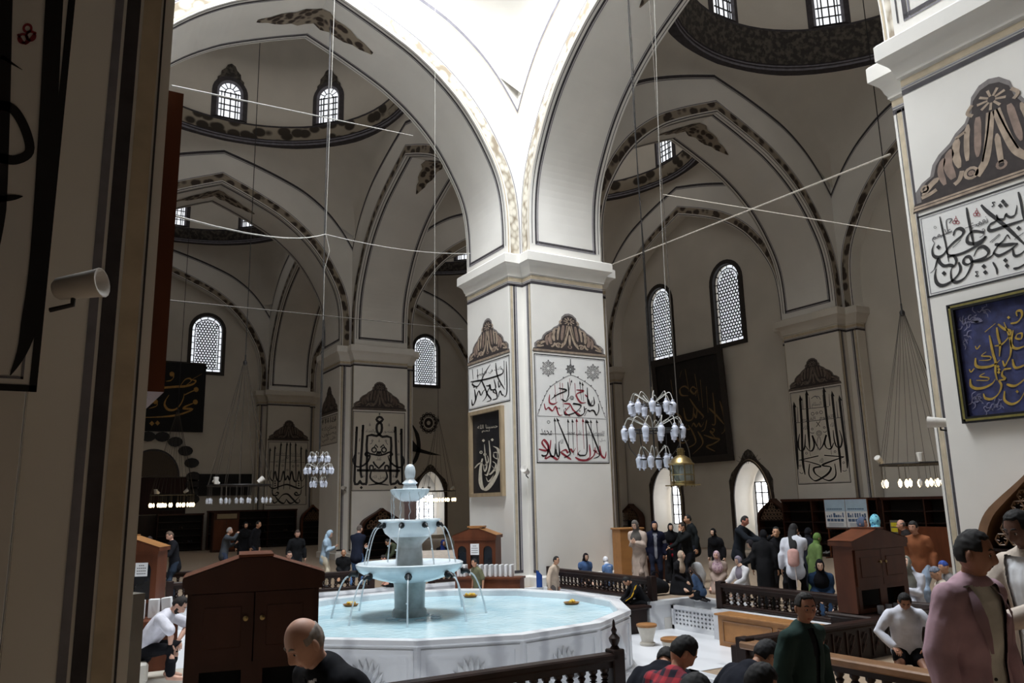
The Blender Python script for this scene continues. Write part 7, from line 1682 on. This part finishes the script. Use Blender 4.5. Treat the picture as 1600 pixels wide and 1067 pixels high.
person('person in a bright blue cap behind the grey knitted cap', 1473, 11.8, 876, 0, face=-60, pose='kneel', hands={'both': 'lap'}, top=(120, 116, 116), bottom=(80, 80, 86), skin=TAN, hair='cap', hcol=(48, 74, 150))
# ---- behind the pool, left
person('person in a navy sweater and jeans seen from behind by the lattice shelf', 562, 18.7, 820, 0, face=150, hands={'both': 'fold'}, top=(28, 32, 46), bottom=(92, 128, 178), skin=(206, 160, 136), hair='receding', hcol=(80, 70, 64))
person('person in a light blue hooded puffer jacket looking at a phone', 515, 18.8, 828, 0, face=72, hp=22, hands={'both': 'phone'}, top=(160, 182, 200), bottom=(196, 186, 166), skin=PALE, hood=(160, 182, 200))
person('child in a black zipped jacket walking towards the pool', 465, 19.0, 828, 0, face=10, hp=10, hands={'both': 'down'}, top=(26, 27, 30), bottom=(34, 36, 42), skin=(204, 160, 140), hcol=(64, 48, 40), hair='fringe')
person('person in a grey jacket holding up a phone', 359, 20.6, 824, 0, face=84, hands={'L': 'phone', 'R': 'up'}, top=(66, 70, 76), bottom=(50, 60, 80), skin=(200, 156, 134), hcol=(150, 148, 146))
person('person in black before the far shelves, nearer the raised phone', 384, 23.4, 815, 0, face=20, hands={'both': 'down'}, top=(22, 22, 25), bottom=BLK, skin=TAN, hijab=(20, 20, 22), long=True)
person('person in black trousers and top, farther right before the far shelves', 404, 23.2, 814, 0, face=60, hands={'both': 'down'}, top=(26, 26, 30), bottom=(34, 38, 48), skin=TAN, hcol=(20, 18, 18))
person('person in a black puffer jacket leaning over the left cabinet', 266, 16.9, 830, 0, face=-70, lean=10, hp=22, hands={'both': 'fwd'}, top=(26, 27, 32), bottom=(42, 52, 66), skin=(206, 160, 138), hcol=(84, 68, 56))
person('person in brown behind the left cabinet', 234, 17.6, 838, 0, face=160, hp=10, hands={'both': 'down'}, top=(34, 30, 30), bottom=NAVY, skin=TAN, hcol=(40, 28, 26))
person('person in dark clothes seated between the puffer jacket and the navy sweater', 537, 19.6, 858, 0, face=0, pose='kneel', hands={'both': 'lap'}, top=(26, 27, 30), bottom=BLK, skin=TAN, hair='receding', hcol=(60, 52, 48))
person('person in an olive jacket bending behind the fountain', 606, 19.2, 842, 0, face=-66, lean=44, hp=10, hands={'both': 'reach'}, top=(64, 70, 54), bottom=(34, 36, 40), skin=TAN, hcol=(34, 28, 26))
person('person crouching with lowered head left of the fountain column', 600, 18.4, 867, 0, face=-80, pose='kneel', lean=26, hp=24, hands={'both': 'lap'}, top=(30, 31, 35), bottom=BLK, skin=(200, 146, 124), hcol=(36, 30, 28))
person('person in grey seated behind the large gabled cabinet', 371, 18.3, 867, 0, face=20, pose='kneel', hp=20, hands={'both': 'lap'}, top=(60, 58, 60), bottom=NAVY, skin=(206, 158, 138), hair='tonsure', hcol=(110, 98, 90))
person('child with a pale shirt seated just right of the gabled cabinet peak', 452, 18.0, 861, 0, face=14, pose='kneel', hp=10, hands={'both': 'lap'}, top=(196, 204, 214), bottom=NAVY, skin=(200, 156, 136), hcol=(46, 38, 34), child=1)
person('person in black with a blue scarf seated behind the fountain', 692, 23.0, 843, 0, face=40, pose='kneel', hands={'both': 'lap'}, top=(24, 24, 30), bottom=BLK, skin=TAN, hijab=(40, 56, 120), long=True)
# ---- things people carry or left about
def small(name, label, cat, loc, fn, m, sm=50):
    t = thing(name, label, cat, loc); b = MB(); fn(b); b.build('body' if name != 'bag' else 'pouch', m, t, smooth=sm); return t
p = onz(975, 893, .0); small('bag', 'black bag lying on the railing side of the beige coat', 'bag', (1.25, -2.9, 0), lambda b: (blob(b, [(V((-.22, 0, .16)), V((0, .1, 0)), V((0, 0, .14))), (V((0, 0, .2)), V((0, .13, 0)), V((0, 0, .17))), (V((.24, 0, .15)), V((0, .1, 0)), V((0, 0, .12)))]), b.tube(smoothline([(-.12, 0, .3), (-.05, 0, .44), (.08, 0, .43), (.14, 0, .3)], 4), .012, 6)), cloth((30, 31, 34)))
q = atd(1088, 872, 16.6); small('bag', 'white plastic bag between the seated people', 'bag', (q.x, q.y, 0), lambda b: blob(b, [(V((0, 0, .08)), V((.16, 0, 0)), V((0, .12, 0))), (V((.02, 0, .3)), V((.2, 0, 0)), V((0, .13, 0))), (V((0, .0, .48)), V((.13, 0, 0)), V((0, .07, 0)))]), cloth((206, 208, 212)))
q = atd(1036, 880, 19.0); t = thing('low_chest', 'low brown wooden chest behind the beige coat', 'chest', (q.x, q.y, 0), radians(-10)); b = MB(); b.bx(-.75, .75, -.25, .25, 0, .46); b.build('case', wood_mid, t); b = MB(); b.bx(-.79, .79, -.28, .28, .46, .5, bev=.01); b.build('lid', wood_red, t)
q = atd(976, 850, 18.5); t = thing('wooden_box', 'upright tan wooden box beside the middle pier', 'box', (q.x+.1, q.y, 0), radians(-10)); b = MB(); b.bx(-.3, .3, -.2, .2, 0, 1.18); b.build('case', wood_light, t); b = MB(); b.bx(-.33, .33, -.23, .23, 1.18, 1.22, bev=.01); b.build('lid', wood_light, t)
q = onz(833, 905, .0); t = thing('cloth', 'blue cloth hanging at the foot of the middle pier', 'cloth', (.33, -.14, 0)); b = MB(); b.grid([[(-.1+.04*i, .01*sin(i*2)+.0, z*(1-.08*i)) for i in range(5)] for z in (0.02, .2, .4)]); b.build('fabric', cloth((44, 78, 150)), t, smooth=60)
hb = mat('steel_pot', (168, 168, 170), .3, metal=.9, var=.05)
for i, (x_, lb) in enumerate(((-.24, 'steel pot at the foot of the gabled cabinet, left one'), (.22, 'steel pot at the foot of the gabled cabinet, right one'))):
    t = thing('steel_pot', lb, 'pot', at_obj(cf, x_, -.16, 0).translation); b = MB(); b.lathe([(.12, 0), (.15, .02), (.15, .5), (.13, .56), (.06, .6), (.01, .61)], 24); b.build('body', hb, t, smooth=40)
    b = MB(); b.lathe([(.02, .61), (.025, .63), (.001, .64)], 10); b.build('lid_knob', black_frame, t, smooth=40)
for i in range(4):
    b = MB(); b.lathe([(.035, 0), (.04, .01), (.04, .1), (.036, .1), (.034, .02)], 12); o = b.build('glass_jar', mat('glass_jar_glass', (168, 170, 176), .12, var=.05, alpha=.8), smooth=40); o.location = at_obj(cr_, -.25+.16*i, -.11, -.008).translation; tag(o, 'small glass jar in the row at the foot of the right cabinet', 'jar', 'glass jars at the foot of the right cabinet')

t = thing('open_book', 'open white book lying on top of the cabinet beside the shaded pier', 'book', at_obj(cl, -.2, .2, 1.47).translation, radians(-25)); b = MB()
for sx in (-1, 1): b.face([(0, -.14, .03), (sx*.2, -.14, .05), (sx*.2, .14, .05), (0, .14, .03)][::sx]); b.bx(sx*.01, sx*.19, -.13, .13, 0, .03)
b.build('pages', white_paper, t)

for i, lb in ((5, 'low stool under the child in the plaid shirt'), (6, 'low stool under the bent black jacket beside the plaid shirt'), (7, 'low stool under the bent person in the dark cap'), (8, 'low stool under the dark-topped child at the bottom edge'), (9, 'low stool under the child below the plaid shirt')):
    r_ = PEOPLE[i]; sc = SCALE[r_.name]; h_ = (.3 if i in (5, 8, 9) else .32)*sc-.075*sc+r_.location.z; t = thing('low_stool', lb, 'stool', (r_.location.x, r_.location.y, 0), r_.rotation_euler.z); b = MB(); b.bx(-.15, .15, -.13, .1, h_-.03, h_, bev=.008); b.build('seat', wood_mid, t)
    for sx in (-.12, .12):
        for sy in (-.1, .07): b = MB(); b.bx(sx-.015, sx+.015, sy-.015, sy+.015, 0, h_-.03); b.build('leg', wood_mid, t)
# ================================================================ light
def area(name, loc, size, power, rgb=(1, 1, 1), rot=(0, 0, 0), spread=None, sy=None, cam_vis=True):
    l = bpy.data.lights.new(name, 'AREA'); l.shape = 'DISK' if sy is None else 'RECTANGLE'; l.size = size; l.energy = power; l.color = rgb
    if sy: l.size_y = sy
    if spread: l.spread = spread
    o = bpy.data.objects.new(name, l); COL.objects.link(o); o.location = loc; o.rotation_euler = rot
    return o
area('skylight_lamp', (XS[-1][0], R0c, 18.2), 7.6, 3700, (.92, .96, 1.))
for nm, p in (('L1', 60), ('R0', 65), ('R1', 75), ('L2', 40), ('R2', 40)):
    cx, cy, rd, zb = DOMES[nm]; area('dome_fill', (cx, cy, zb+2.6), 6.5, p, (1, .95, .88))  # added ambient fill for the outer bays; no lamp hangs there
w = bpy.data.worlds.new('world'); SC.world = w; w.use_nodes = True
bg = w.node_tree.nodes['Background']; bg.inputs['Color'].default_value = (.75, .85, 1, 1); bg.inputs['Strength'].default_value = 1.2
SC.view_settings.view_transform = 'Standard'; SC.view_settings.look = 'None'; SC.view_settings.exposure = 0
SC.cycles.max_bounces = 8; SC.cycles.diffuse_bounces = 5; SC.cycles.sample_clamp_indirect = 4
